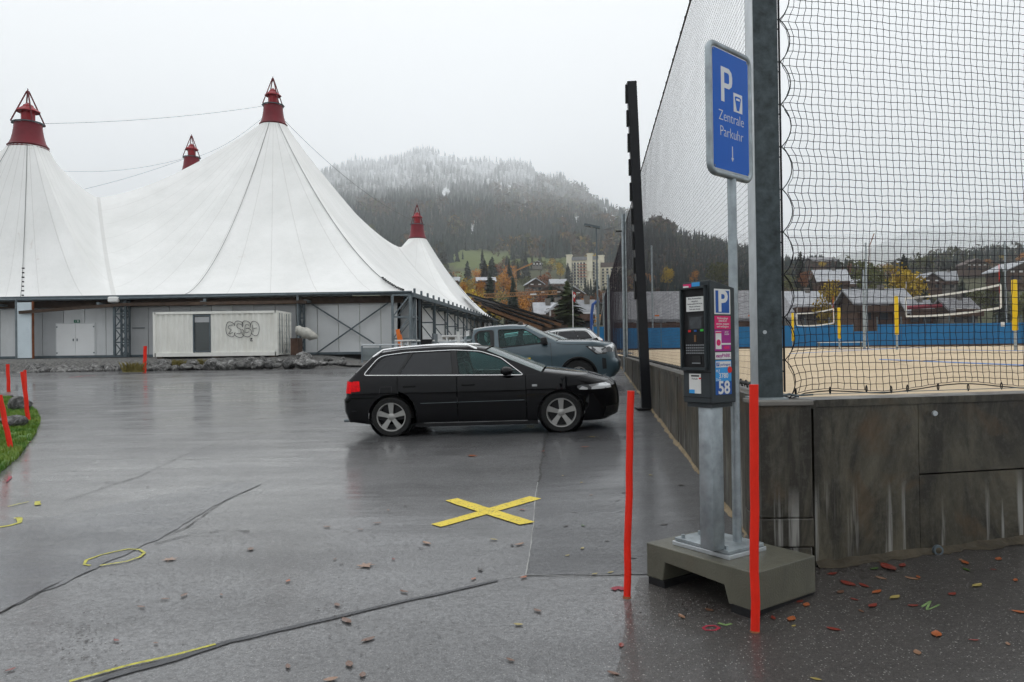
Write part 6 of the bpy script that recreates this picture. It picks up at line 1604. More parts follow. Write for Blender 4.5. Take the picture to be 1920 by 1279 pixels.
# ================================================================== fallen leaves
def leaf_mesh(kind, m):
    b = MB()
    if kind == 'maple':
        pts = []; lob = [(90, 1.0), (68, .45), (40, .95), (15, .42), (-15, .85), (-50, .35), (-90, .28), (-130, .35), (195, .85), (165, .42), (140, .95), (112, .45)]
        lob = sorted(lob, key=lambda q: q[0] % 360); ring = []
        for a, r_ in lob: ring.append((r_ * math.cos(R(a)), r_ * math.sin(R(a)), .10 * random.random() + .05 * r_))
        b.add([(0, 0, .05)] + ring, [(0, i + 1, (i + 1) % len(ring) + 1) for i in range(len(ring))]); b.tube([(0, -.2, .05), (.1, -1.1, .1)], .025, 4)
    else:
        n = 7; q = []
        for i in range(n + 1):
            t = i / n; w_ = .5 * math.sin(math.pi * min(1, t * .95 + .03)) ** .8; zz = .16 * (t - .5) ** 2 * 4 * random.uniform(.5, 1) 
            q += [(-w_, t * 2 - 1, zz + .10), (0, t * 2 - 1, zz), (w_, t * 2 - 1, zz + .10)]
        b.add(q, [(i * 3 + k, i * 3 + k + 1, i * 3 + k + 4, i * 3 + k + 3) for i in range(n) for k in (0, 1)]); b.tube([(0, -1, .1), (.05, -1.35, .12)], .02, 4)
    return b.mesh('leaf', m)
LM = {}
COLN = {'fallen_red': 'dark red', 'fallen_orange': 'orange', 'fallen_brown': 'brown', 'fallen_yellow': 'yellow', 'fallen_green': 'green', 'fallen_pale': 'pale tan', 'fallen_dark': 'nearly black'}
random.seed(21)
for c_ in COLN:
    for k in ('oval', 'maple'): LM[(k, c_)] = [leaf_mesh(k, c_) for _ in range(2)]
def leaf(px, py, wpx, c_, label=None, kind='oval', d=0):
    p = G(px, py); s_ = wpx / FPX * p.y / 2
    LK = [(915, 960, 'the yellow cross'), (215, 1045, 'the yellow ring'), (1175, 1110, 'the left red stake'), (1415, 1180, 'the nearest red stake'), (684, 1063, 'the large maple leaf'), (1678, 1122, 'the yellow leaf'), (1745, 1137, 'the green scribble'), (1812, 1070, 'the green leaf'), (1527, 1100, 'the block edge'), (900, 815, 'the black car'), (300, 1235, 'the yellow line'), (650, 1150, 'the sealed joint'), (1300, 900, 'the wall foot'), (60, 810, 'the grass tip'), (1757, 1035, 'the wall drain'), (1000, 1080, 'the joint corner')]
    lx, ly_, ln_ = min(LK, key=lambda q: math.hypot(q[0] - px, (q[1] - py) * 2)); ddx, ddy = px - lx, (py - ly_) * 2
    rel = ('left of' if ddx < 0 else 'right of') if abs(ddx) > abs(ddy) else ('behind' if ddy < 0 else 'in front of'); hy_ = math.hypot(ddx, ddy); near_ = 'close' if hy_ < 45 else 'just' if hy_ < 90 else 'some way' if hy_ < 160 else 'far'
    uniq = '%s %s fallen leaf lying %s %s %s' % ('tiny' if wpx < 11 else 'small' if wpx < 18 else 'larger', COLN[c_], near_, rel, ln_)
    where = 'by the court wall' if px > 1440 and py < 1130 else 'on the coarse asphalt at lower right' if px > 1200 else 'on the pavement strip along the wall' if px > 1010 and py < 1080 else 'on the wet open lot'
    o = link('fallen_leaf', random.choice(LM[(kind, c_)]), None, (p.x, p.y, p.z + .007), random.random() * 6, (s_ * random.uniform(.75, 1.2), s_, s_ * random.uniform(.25, .6)))
    tag(o, label or uniq, 'leaf', None if label else '%s fallen leaves %s' % (COLN[c_], where)); return o
leaf(684, 1063, 48, 'fallen_pale', 'large pale brown maple leaf left of centre on the wet lot', 'maple'); leaf(318, 1051, 36, 'fallen_pale', 'torn tan leaf right of the yellow sprayed ring', 'maple')
leaf(980, 957, 15, 'fallen_red', 'round dark red leaf beside the yellow cross'); leaf(886, 856, 30, 'fallen_orange', 'bright orange leaf on the asphalt in front of the black car', 'maple')
leaf(974, 1022, 22, 'fallen_pale', 'tan leaf below the right end of the yellow cross'); leaf(1812, 1070, 20, 'fallen_green', 'green leaf near the court wall at the right')
leaf(1678, 1122, 30, 'fallen_yellow', 'yellow leaf on the coarse asphalt right of the block'); leaf(1644, 1112, 28, 'fallen_orange', 'orange leaf just left of the yellow one right of the block')
leaf(1756, 1192, 32, 'fallen_orange', 'orange red leaf at the lower right below the green scribble'); leaf(1563, 1182, 26, 'fallen_red', 'folded red leaf below the concrete block on the right')
leaf(1720, 1226, 24, 'fallen_pale', 'tan leaf at the lower right near the bottom'); leaf(1150, 1265, 26, 'fallen_brown', 'brown leaf near the bottom left of the red stake')
lst = [(1400, 1187 - 60, 0), (1484, 1163, 24, 'fallen_orange'), (1450, 1161, 18, 'fallen_red'), (1512, 1136, 20, 'fallen_orange'), (1500, 1130, 16, 'fallen_red'), (1590, 1096, 30, 'fallen_red'), (1620, 1100, 22, 'fallen_red'), (1666, 1066, 40, 'fallen_red'), (1692, 1062, 22, 'fallen_red'), (1652, 1086, 18, 'fallen_pale'), (1710, 1087, 22, 'fallen_pale'), (1722, 1084, 14, 'fallen_orange'), (1640, 1068, 18, 'fallen_green'), (1560, 1078, 20, 'fallen_red'), (1576, 1112, 18, 'fallen_brown'), (1602, 1126, 14, 'fallen_red'), (1712, 1138, 18, 'fallen_red'), (1785, 1116, 18, 'fallen_red'), (1810, 1057, 20, 'fallen_orange'), (1802, 1052, 12, 'fallen_pale'), (1832, 1100, 26, 'fallen_yellow'), (1872, 1050, 20, 'fallen_orange'), (1904, 1090, 16, 'fallen_orange'), (1912, 1150, 22, 'fallen_orange'), (1862, 1070, 10, 'fallen_red'), (1826, 1203, 16, 'fallen_red'), (1890, 1210, 14, 'fallen_pale'), (1636, 1138, 24, 'fallen_red'), (1615, 1148, 14, 'fallen_brown'), (1530, 1276, 18, 'fallen_yellow'), (1488, 1176, 10, 'fallen_yellow'), (1278, 1158, 20, 'fallen_pale'), (1330, 1146, 16, 'fallen_brown'), (1165, 1212, 18, 'fallen_red'),
 (800, 1020, 22, 'fallen_pale'), (926, 1013, 14, 'fallen_yellow'), (960, 1023, 12, 'fallen_dark'), (900, 1070, 16, 'fallen_dark'), (888, 1087, 12, 'fallen_orange'), (982, 1084, 14, 'fallen_orange'), (757, 1111, 18, 'fallen_brown'), (632, 1136, 18, 'fallen_brown'), (650, 1166, 30, 'fallen_brown'), (738, 1050, 10, 'fallen_red'), (628, 1050, 10, 'fallen_brown'), (640, 1058, 8, 'fallen_dark'), (690, 1201, 26, 'fallen_brown'), (972, 1173, 16, 'fallen_yellow'), (1008, 1147, 18, 'fallen_brown'), (957, 1240, 18, 'fallen_brown'), (540, 1252, 20, 'fallen_brown'), (655, 1248, 24, 'fallen_brown'), (680, 1268, 20, 'fallen_brown'), (620, 1276, 24, 'fallen_pale'), (540, 1091, 12, 'fallen_orange'), (707, 982, 14, 'fallen_brown'), (613, 989, 14, 'fallen_brown'), (676, 994, 12, 'fallen_brown'), (760, 950, 8, 'fallen_dark'), (728, 958, 8, 'fallen_pale'), (789, 1029, 8, 'fallen_dark'),
 (1097, 839, 14, 'fallen_orange'), (1110, 820, 10, 'fallen_yellow'), (1040, 840, 8, 'fallen_dark'), (1018, 847, 10, 'fallen_red'), (1090, 906, 8, 'fallen_yellow'), (1055, 893, 6, 'fallen_yellow'), (1108, 930, 8, 'fallen_pale'), (1093, 987, 12, 'fallen_green'), (1078, 962, 8, 'fallen_dark'), (1061, 988, 12, 'fallen_dark'), (1092, 1030, 12, 'fallen_yellow'), (1064, 1043, 10, 'fallen_yellow'), (1139, 1016, 10, 'fallen_dark'), (1145, 1075, 14, 'fallen_yellow'), (1245, 985, 14, 'fallen_dark'), (1277, 911, 12, 'fallen_dark'), (1225, 862, 8, 'fallen_pale'), (1218, 1020, 8, 'fallen_brown'), (1158, 940, 8, 'fallen_dark'), (1188, 1048, 12, 'fallen_dark'), (1115, 1078, 12, 'fallen_yellow'), (1220, 892, 10, 'fallen_yellow'), (1200, 848, 8, 'fallen_dark'), (1170, 925, 8, 'fallen_dark'),
 (345, 1118, 18, 'fallen_brown'), (310, 1125, 16, 'fallen_brown'), (265, 1140, 16, 'fallen_brown'), (218, 1203, 14, 'fallen_red'), (292, 1208, 10, 'fallen_brown'), (470, 1031, 18, 'fallen_brown'), (20, 1258, 16, 'fallen_red'), (415, 1117, 12, 'fallen_brown'), (277, 914, 8, 'fallen_dark'), (202, 905, 6, 'fallen_dark'), (88, 818, 8, 'fallen_dark'), (55, 830, 10, 'fallen_red'), (264, 868, 6, 'fallen_dark')]
V = []; FC = []
for cx_, cy_, n_l, rx, ry_ in ((155, 1205, 170, 60, 55), (1330, 1150, 90, 110, 18), (1560, 1072, 120, 160, 12), (1250, 830, 60, 40, 60), (700, 1150, 60, 300, 110), (620, 1160, 50, 40, 30), (1040, 900, 50, 30, 60)):
    for _ in range(n_l):
        p = G(cx_ + random.gauss(0, rx * .5), cy_ + random.gauss(0, ry_ * .5)); a = random.random() * 6.283; l = random.uniform(.004, .016); w_ = l * random.uniform(.2, .6); o_ = len(V); zz = p.z + .0065
        V += [(p.x + l * math.cos(a), p.y + l * math.sin(a), zz), (p.x - w_ * math.sin(a), p.y + w_ * math.cos(a), zz + .002), (p.x - l * math.cos(a), p.y - l * math.sin(a), zz)]; FC.append((o_, o_ + 1, o_ + 2))
b = MB(); b.add(V, FC); o = b.build('leaf_crumbs', 'fallen_dark'); o['kind'] = 'stuff'; tag(o, 'dark crumbs of rotted leaves scattered over the wet asphalt', 'debris')
for e in lst:
    if len(e) == 4: leaf(e[0], e[1], e[2] * 1.15, e[3])
# ================================================================== volleyball court
def pad_post(px, ytop, ybot, d, label, padfrac=.72):
    b0 = P(px, ybot, d); t0 = P(px, ytop, d); h = t0.z - WT + .0
    t = thing('volleyball_post', label, 'post', (b0.x, d, WT - .03), 0, 'yellow padded volleyball posts')
    MB().tube([(0, 0, 0), (0, 0, h)], .055, 10).build('pole', 'galv', t, smooth=True); MB().box((0, 0, h * (1 - padfrac / 2)), (.17, .17, h * padfrac), bev=.04).build('pad', 'yellow_pad', t, smooth=True); return t
pad_post(1904, 523, 655, 30, 'nearest yellow padded post at the right picture edge'); pad_post(1682, 554, 651, 40, 'yellow padded post at the left end of the near volleyball net')
pad_post(1574, 576, 650, 50, 'yellow padded post at the right end of the far volleyball net', .75); pad_post(1487, 585, 648, 62, 'farthest yellow padded post just right of the corner post', .8)
def vnet(a, b_, h, label):
    A = Vector(a); B = Vector(b_); t = thing('volleyball_net', label, 'net', (A + B) / 2, 0, 'volleyball nets'); o_ = (A + B) / 2
    def c(u, v): p = A.lerp(B, u); return p + Vector((0, 0, -.10 * 4 * u * (1 - u) - v * h)) - o_
    for v in (0, 1): b = MB(); b.grid(lambda u, w_: c(u, v) + Vector((0, 0, (w_ - .5) * .09)), 16, 1); b.grid(lambda u, w_: c(u, v) + Vector((0, .02, (w_ - .5) * .09)), 16, 1); b.build('tape', 'tape_white', t)
    for u in (0, 1): MB().beam(c(u, 0), c(u, 1), .03, .08).build('side_tape', 'tape_white', t)
    ln = [[c(u, v) for u in np.linspace(0, 1, 10)] for v in np.linspace(.06, .94, 9)] + [[c(u, 0), c(u, 1)] for u in np.linspace(.01, .99, 80)]
    strands('netting', ln, .004, t)
    for u in (.01, .99): MB().tube([c(u, 1.0), c(u, -.9)], .012, 6).build('antenna', 'red_pole' if u > .5 else 'tape_white', t)
vnet(P(1698, 559, 39), P(1876, 534, 31), .95, 'near volleyball net with white tapes in the right background'); vnet(P(1494, 588, 60), P(1563, 579, 50), .95, 'far volleyball net with white tapes behind the corner post')
for i, (a, c_, lab) in enumerate((((1650, 674), (1920, 685), 'nearest blue boundary tape lying in the sand'), ((1560, 656), (1740, 652), 'blue boundary tape in the sand behind the near net'), ((1760, 656), (1930, 658), 'blue boundary tape by the right yellow post'), ((1480, 663), (1690, 653), 'thin blue boundary tape left in the sand'))):
    def S(px, py): d = ray(px, py); t = (WT + .03 - EYE) / d.z; return Vector((0, 0, EYE)) + d * t
    A = S(*a); B = S(*c_); b = MB(); b.tube([A.lerp(B, k / 12) + Vector((0, 0, .03 * noise.noise((k, i, 0)))) for k in range(13)], .03, 4, flat=.3); tag(b.build('boundary_tape', 'blue_tape'), lab, 'tape', 'boundary tapes in the sand')
# blue panelled wall round the far side
bw = thing('blue_wall', 'long blue panelled wall closing the far side of the sand court', 'wall', (P(1650, 640, 73).x, 73, WT - .1)); ob = Vector(bw.location)
xs = list(np.arange(P(1150, 640, 73).x, P(2100, 640, 73).x, 2.35))
for i, x in enumerate(xs):
    h = 2.25 + (.0 if 6 < i else -.05); 
    if abs(x - P(1595, 640, 73).x) < 1.2: h = 1.6
    MB().box((x + 1.15 - ob.x, 0, h / 2), (2.29, .08, h)).build('wall_board', 'blue_wall' , bw)
    MB().box((x - ob.x, .06, h / 2 + .3), (.09, .09, h + .9)).build('stanchion', 'steel_grey', bw)
MB().box(((xs[0] + xs[-1]) / 2 - ob.x, -.1, .10), (xs[-1] - xs[0], .12, .24)).build('kick_board', 'wood_dark', bw)
MB().box(P(1880, 608, 72.9) - ob, (.9, .06, .9) if False else (.35, .05, .42)).build('notice', 'label_white', bw)
# far ball net above it
fn_ = thing('far_net', 'fine tall ball net on poles behind the blue wall', 'net', (P(1650, 640, 75).x, 75, WT)); of = Vector(fn_.location); xa, xb = P(1195, 640, 75).x, P(2080, 640, 75).x
def ftop(x): return P(960 + x / 75 * 1400, 424 + 6 * math.sin(x * .12) , 75).z - WT if x > 0 else 9
ln = []
zt_ = 11.4
for z in np.arange(.3, zt_, .16): ln.append([(x - of.x, 0, z * (1 + .012 * math.sin(x * .35))) for x in np.linspace(xa, xb, 24)])
for x in np.arange(xa, xb, .16): ln.append([(x - of.x, 0, .1), (x - of.x, 0, zt_ * (1 + .012 * math.sin(x * .35)))])
strands('netting', ln, .0052, fn_)
for px in (1628, 1225, 1890): x = P(px, 640, 74.5).x - of.x; MB().tube([(x, -.3, -.2), (x, -.3, zt_ - 1.0)], .09, 8).build('pole', 'galv', fn_)
lpz = thing('light_pole', 'grey pole standing in the sand court behind the nets', 'pole', (P(1621, 650, 46).x, 46, WT - .03)); MB().tube([(0, 0, 0), (0, 0, P(1617, 505, 46).z - WT)], [.09, .06], 8).build('shaft', 'galv', lpz)
MB().tube([(0, 0, 3.0), (0.25, 0, 0)], .03, 6).build('strut', 'galv', lpz)
c = thing('players_bench', 'low bench with clutter in front of the blue wall', 'bench', P(1575, 640, 71)); c.location.z = WT
MB().box((0, 0, .45), (4.2, .4, .06)).build('seat', 'label_white', c)
for x in (-2, 0, 2): MB().box((x, 0, .2), (.08, .35, .45)).build('leg', 'steel_grey', c)

# ================================================================== lamp, flagpole, frame, cranes
bl_ = P(1122, 645, 50); hz = P(1116, 424, 50).z
lt = thing('street_lamp', 'slim grey street lamp with flat head beside the far net posts', 'street lamp', (bl_.x, 50, .9)); b = MB(); hh = hz - .9
b.tube([(0, 0, 0), (0, 0, hh * .45), (-.02, 0, hh * .46), (-.03, 0, hh - .05)], [.10, .085, .06, .05], 10); b.build('pole', 'steel_grey', lt, smooth=True)
hd = MB(); hd.beam((.2, 0, hh - .12), (-.85, 0, hh + .12), .34, .14); hd.build('lamp_head', 'steel_grey', lt); MB().beam((-.25, 0, hh - .09), (-.78, 0, hh + .03), .26, .03).build('lamp_glass', 'head_glass', lt)
f_ = thing('flagpole', 'white flagpole with limp red and white flag beside the dark fir', 'flagpole', (P(1075, 640, 90).x, 90, 1.1)); zt2 = P(1074, 545, 90).z - 1.1
MB().tube([(0, 0, 0), (0, 0, zt2)], [.07, .04], 8).build('pole', 'label_white', f_)
b = MB(); b.grid(lambda u, v: (.05 + .34 * u * (1 - .3 * v), .12 * math.sin(u * 7 + v * 3), zt2 - .1 - v * 1.1 - u * .25), 8, 8); fl = b.build('flag', 'flag_red', f_, smooth='full')
MB().box((.18, -.15, zt2 - .65), (.12, .04, .5)).build('white_cross', 'label_white', fl); MB().box((.18, -.15, zt2 - .65), (.34, .036, .12)).build('white_cross', 'label_white', fl)
bf = thing('climbing_frame', 'dark blue tubular frame beside the street lamp', 'frame', (P(1110, 650, 58).x, 58, 1.0)); zz = P(1113, 566, 58).z - 1.0
MB().tube([(0, 0, 0), (0, 0, zz * .75), (.12, 0, zz * .95), (.38, 0, zz), (.62, 0, zz)], .12, 8).build('tube', 'blue_frame', bf, smooth=True)
MB().tube([(.42, 0, 0), (.42, 0, zz * .9)], .06, 8).build('ladder_post', 'galv', bf)
for k in range(9): MB().tube([(0, 0, .4 + k * .38), (.42, 0, .4 + k * .38)], .025, 5).build('rung', 'galv', bf)
cv = thing('blue_screen', 'bright blue screen panel at the end of the side net', 'screen', (P(1124, 640, 56).x, 56.5, .9)); MB().box((0, 0, 1.1), (.8, .08, 2.1)).build('panel', 'blue_wall', cv); MB().box((-.42, 0, 1.1), (.06, .1, 2.3)).build('edge_post', 'galv', cv)
hg = thing('garden_wall', 'low pale stone wall with hedge plants below the dark fir', 'wall', (P(1085, 640, 88).x, 88, .9)); MB().box((0, 0, .9), (11, .5, 1.7)).build('wall_body', 'stone_ledge', hg); MB().box((-3.5, -.5, .95), (1.6, 1.2, 1.9)).build('pier', 'plaster', hg); MB().box((0, -.02, 1.82), (11.2, .6, .12)).build('coping', 'roof_grey', hg)
def lattice(name, label, A, B, w_, m, n):
    t = thing(name, label, 'crane', A); v = Vector(B) - Vector(A); L_ = v.length; u = v.normalized(); up = Vector((0, 0, 1)) if abs(u.z) < .9 else Vector((1, 0, 0)); s_ = u.cross(up).normalized(); up = s_.cross(u)
    b = MB(); cs = [up * w_ * .6, up * -w_ * .4 + s_ * w_ * .5, up * -w_ * .4 - s_ * w_ * .5]
    for c in cs: b.tube([c, c + v], w_ * .06, 4)
    for i in range(n):
        for k in range(3): b.tube([cs[k] + v * (i / n), cs[(k + 1) % 3] + v * ((i + .5) / n)], w_ * .035, 3); b.tube([cs[(k + 1) % 3] + v * ((i + .5) / n), cs[k] + v * ((i + 1) / n)], w_ * .035, 3)
    b.build('lattice', m, t); return t
jb = lattice('crane_jib', 'orange lattice crane jib lying level among the autumn trees', P(905, 556, 150), P(1045, 549, 150), .75, 'crane_orange', 20)
MB().box(P(1000, 552, 149) - Vector(jb.location), (1.2, .4, .3)).build('counterweight', 'label_white', jb)
tc = lattice('crane_tower', 'thin yellow tower crane mast rising between the village trees', P(966, 560, 330), P(966, 498, 330), 1.1, 'crane_orange', 12)
b = MB(); q0 = P(966, 508, 330) - Vector(tc.location); q1 = P(998, 494, 330) - Vector(tc.location); b.beam(q0, q1, .5, .6); b.build('jib', 'crane_orange', tc)
rc = lattice('village_crane', 'distant pale crane mast with raised tip above the village on the right', P(1629, 520, 500), P(1631, 460, 500), 1.2, 'rust', 14); MB().tube([P(1631, 460, 500) - Vector(rc.location), P(1639, 438, 500) - Vector(rc.location)], .35, 5).build('jib', 'rust', rc)

# ================================================================== houses
def house(name, label, px, ybase, d, wpx, h_wall, h_roof, ridge='side', rz=0.0, roof='roof_snow', wall='wood_dark', dep=None, base='wood_dark', win=(3, 1), group='chalets of the village', chim=True):
    p = P(px, ybase, d); W = wpx / FPX * d; D = dep or W * .8; t = thing(name, label, 'house', p, rz, group)
    lowh = h_wall * .42
    MB().box((0, 0, lowh / 2 - 1.5), (W * .84, D * .84, lowh + 3)).build('lower_wall', base, t); uw = MB().box((0, 0, lowh + (h_wall - lowh) / 2), (W * .86, D * .86, h_wall - lowh)).build('upper_wall', wall, t)
    b = MB(); th = .35
    if ridge == 'side':       # ridge along x: broad roof slope to the viewer
        for s_ in (-1, 1): b.add([(-W / 2, s_ * D / 2, h_wall - .3), (W / 2, s_ * D / 2, h_wall - .3), (W / 2, 0, h_wall + h_roof), (-W / 2, 0, h_wall + h_roof), (-W / 2, s_ * D / 2, h_wall - .3 - th), (W / 2, s_ * D / 2, h_wall - .3 - th), (W / 2, 0, h_wall + h_roof - th), (-W / 2, 0, h_wall + h_roof - th)], [(0, 1, 2, 3), (4, 5, 6, 7), (0, 1, 5, 4), (1, 2, 6, 5), (0, 3, 7, 4)])
        gs_ = [MB().add([(s_ * W * .43, -D * .43, h_wall - .1), (s_ * W * .43, D * .43, h_wall - .1), (s_ * W * .43, 0, h_wall + h_roof - th)], [(0, 1, 2)]) for s_ in (-1, 1)]
    else:
        for s_ in (-1, 1): b.add([(s_ * W / 2, -D / 2, h_wall - .3), (s_ * W / 2, D / 2, h_wall - .3), (0, D / 2, h_wall + h_roof), (0, -D / 2, h_wall + h_roof), (s_ * W / 2, -D / 2, h_wall - .3 - th), (s_ * W / 2, D / 2, h_wall - .3 - th), (0, D / 2, h_wall + h_roof - th), (0, -D / 2, h_wall + h_roof - th)], [(0, 1, 2, 3), (4, 5, 6, 7), (0, 4, 5, 1), (0, 3, 7, 4), (1, 2, 6, 5)])
        gs_ = [MB().add([(-W * .43, s_ * D * .43, h_wall - .1), (W * .43, s_ * D * .43, h_wall - .1), (0, s_ * D * .43, h_wall + h_roof - th * 1.4)], [(0, 1, 2)]) for s_ in (-1, 1)]
    rf = b.build('roof', roof, t); [g.build('gable', wall, uw) for g in gs_]
    if chim: MB().box((W * .12, .0, h_wall + h_roof * .9), (.8, .8, 1.6)).build('chimney', 'stone_ledge', rf)
    nc, nr_ = win
    for r_ in range(nr_):
        for c_ in range(nc):
            x = W * .8 * ((c_ + .5) / nc - .5); z = lowh + (h_wall - lowh) * (r_ + .5) / nr_
            o = MB().box((x, -D * .43 - .03, z), (1.3, .08, 1.2)).build('window', 'label_white', uw); 
    for c_ in range(nc): MB().box((W * .8 * ((c_ + .5) / nc - .5), -D * .42 - .04, lowh * .5), (1.2, .08, 1.1)).build('window', 'pane', t)
    if wpx > 22: 
        MB().box((0, -D * .43 - .5, lowh), (W * .84, 1.0, .16)).build('balcony', 'wood_brown', t); MB().box((0, -D * .43 - 1.0, lowh + .5), (W * .84, .08, .9)).build('balcony_rail', 'wood_brown', t)
    return t
HL = [
 (1022, 612, 118, 46, 2.0, 1.8, 'side', .1, 'roof_snow', 'wood_dark', 'pale slate roofed house left of the dark fir'),
 (1042, 606, 112, 36, 2.2, .9, 'front', .2, 'roof_snow', 'wood_dark', 'dark house half hidden by the dark fir'),
 (1096, 612, 112, 40, 2.0, 2.0, 'side', 0, 'roof_snow', 'wood_brown', 'broad snowy roofed brown house right of the flagpole'),
 (1002, 545, 330, 36, 3, 2.4, 'front', .2, 'roof_snow', 'wood_dark', 'chalet with dark gable below the yellow poplar'),
 (1030, 560, 290, 56, 2.6, 2.6, 'front', .1, 'roof_brown', 'wood_dark', 'wide low dark chalet above the orange trees'),
 (1078, 562, 270, 40, 2.6, 2.2, 'front', -.2, 'roof_snow', 'wood_dark', 'dark chalet under the hotel'),
 (1046, 542, 400, 34, 3, 2.4, 'side', .1, 'roof_snow', 'wood_dark', 'pale roofed house behind the dark chalets'),
 (911, 533, 380, 38, 1.6, 2.0, 'side', .1, 'roof_snow', 'wood_dark', 'snow roofed house left of the crane mast'),
 (846, 536, 300, 34, 2, 1.6, 'side', 0, 'roof_snow', 'wood_dark', 'snow roofed house right behind the tent edge'),
 (1007, 499, 620, 22, 2, 2.2, 'front', 0, 'roof_snow', 'wood_dark', 'small chalet alone on the upper meadow'),
 (1180, 580, 230, 50, 3, 2.4, 'front', .1, 'roof_brown', 'wood_dark', 'dark chalet behind the net posts'),
 (1555, 543, 210, 64, 2.4, 3.2, 'side', -.05, 'roof_snow', 'wood_dark', 'big snow roofed chalet with dormer behind the far net on the right'),
 (1504, 600, 130, 84, 2.6, 2.4, 'side', .12, 'roof_snow', 'wood_dark', 'snow roofed house just right of the corner post'),
 (1638, 602, 118, 116, 3.0, 2.1, 'side', 0, 'roof_snow', 'wood_dark', 'long snow roofed dark house behind the blue wall'),
 (1716, 602, 110, 56, 1.7, 1.4, 'side', 0, 'roof_snow', 'wood_dark', 'low snow roofed shed right of the yellow tree'),
 (1790, 604, 108, 70, 1.9, 1.6, 'side', .2, 'roof_grey', 'wood_dark', 'grey roofed low house behind the near volleyball net'),
 (1538, 500, 430, 50, 3, 2.4, 'side', .1, 'roof_grey', 'wood_dark', 'grey roofed building on the rise behind the firs'),
 (1738, 541, 260, 46, 3.0, 2.4, 'front', .1, 'roof_snow', 'wood_dark', 'dark gabled chalet right of the yellow tree'),
 (1774, 541, 260, 36, 3.0, 3.0, 'side', -.3, 'roof_snow', 'wood_dark', 'chalet with white roof slope next to the gabled chalet'),
 (1822, 508, 420, 48, 3.4, 3, 'front', 0, 'roof_brown', 'wood_dark', 'broad brown gabled chalet on the upper slope at right'),
 (1900, 528, 250, 80, 3.6, 2.8, 'front', .1, 'roof_snow', 'wood_dark', 'large dark chalet with snowy eaves at the right edge'),
 (1600, 543, 300, 34, 2.4, 1.8, 'side', 0, 'roof_snow', 'wood_brown', 'small brown house left of the pale crane')]
for e in HL:
    px, yb, d, wp, hw, hr_, rdg, rz, rf, wl_, lab = e; house('chalet', lab, px, yb, d, wp, hw, hr_, rdg, rz, rf, wl_, base='stone_ledge' if HL.index(e) % 3 == 0 else 'wood_brown', win=(max(2, int(wp / FPX * d / 3.2)), 1))
# long low hall behind the side net
t = house('sports_hall', 'long low grey tiled hall behind the black side net', 1300, 640, 92, 330, 2.9, 3.3, 'side', 0, 'roof_grey', 'wood_brown', 11, 'stone_ledge', (7, 1), None)
for px in (1232, 1407): tag(MB().box(P(px, 592, 85.5), (.5, .1, .18)).build('orange_lamp', 'orange'), 'small orange light under the hall eave %s' % ('beside the black post' if px < 1300 else 'right of the parking meter'), 'lamp')
tag(MB().tube([P(1700, 577, 100), P(1765, 573, 100)], .3, 6).build('red_awning', 'canvas_red'), 'long dark red awning seen through the near volleyball net', 'awning')

# ================================================================== the hotel
ht = thing('hotel', 'big white castle like hotel with square corner turrets on the slope', 'hotel', P(1096, 541, 640), R(-14)); q = 640 / FPX
Wm, Hm = 55 * q * 1.03, 62 * q
MB().box((0, 8, Hm * .44), (Wm, 16, Hm * .88 )).build('main_block', 'plaster_cream', ht)
MB().box((Wm * .5 + 10, 16, Hm * .33), (22, 14, Hm * .66)).build('side_wing', 'plaster_cream', ht); 
for x, y_ in ((-Wm / 2, 1), (Wm * .20, -.5), (Wm * .5, 15)):
    tw = MB().box((x, y_, Hm * .76), (4.6, 4.6, Hm * .52)).build('turret', 'plaster_cream', ht); MB().box((x, y_, Hm * 1.03), (5.4, 5.4, .8)).build('turret_cap', 'plaster_cream', tw)
    MB().beam((x, y_, 0), (x, y_, Hm * .5), 3.2, 3.2).build('turret_shaft', 'plaster_cream', ht)
b = MB(); b.prism([(-Wm * .47, Hm * .86), (Wm * .47, Hm * .86), (Wm * .40, Hm * .96), (-Wm * .40, Hm * .96)], 17, lambda x_, y_, h_: (x_, -1 + h_, y_)); b.build('roof', 'roof_grey', ht)
b = MB(); b.prism([(Wm * .48, Hm * .65), (Wm * .5 + 21.5, Hm * .65), (Wm * .5 + 18, Hm * .78), (Wm * .5, Hm * .80)], 14.6, lambda x_, y_, h_: (x_, 8.6 + h_, y_)); b.build('roof', 'roof_brown', ht)
for r_ in range(8):
    z = Hm * (.12 + r_ * .092)
    for c_ in range(9):
        x = -Wm * .42 + c_ * Wm * .84 / 8
        if abs(x - Wm * .20) < 2.5: continue
        wn = MB().box((x, -.03, z), (1.5, .14, 1.7)).build('window', 'pane', ht)
    for (xa_, xb_) in ((-Wm * .46, -Wm * .27), (-Wm * .2, Wm * .08), (Wm * .3, Wm * .48)):
        MB().box(((xa_ + xb_) / 2, -.6, z - 1.1), (xb_ - xa_, 1.2, .5)).build('balcony', 'orange_pale' if (xa_ > -Wm * .25 and xa_ < 0 and r_ > 2) else 'roof_grey', ht)
    if r_ < 6:
        for c_ in range(5): MB().box((Wm * .5 + 2 + c_ * 3.8, 8.93, z), (1.8, .14, 1.7)).build('window', 'pane', ht); 
        MB().box((Wm * .5 + 10, 8.4, z - 1.1), (20, 1.1, .3)).build('balcony', 'plaster', ht)
MB().tube([(-Wm * .46, 2, Hm), (-Wm * .46, 2, Hm * 1.14)], .3, 5).build('mast', 'steel_grey', ht)
MB().box((-Wm * .1, -3, -2), (Wm * 1.3, 8, 8)).build('terrace', 'plaster', ht)

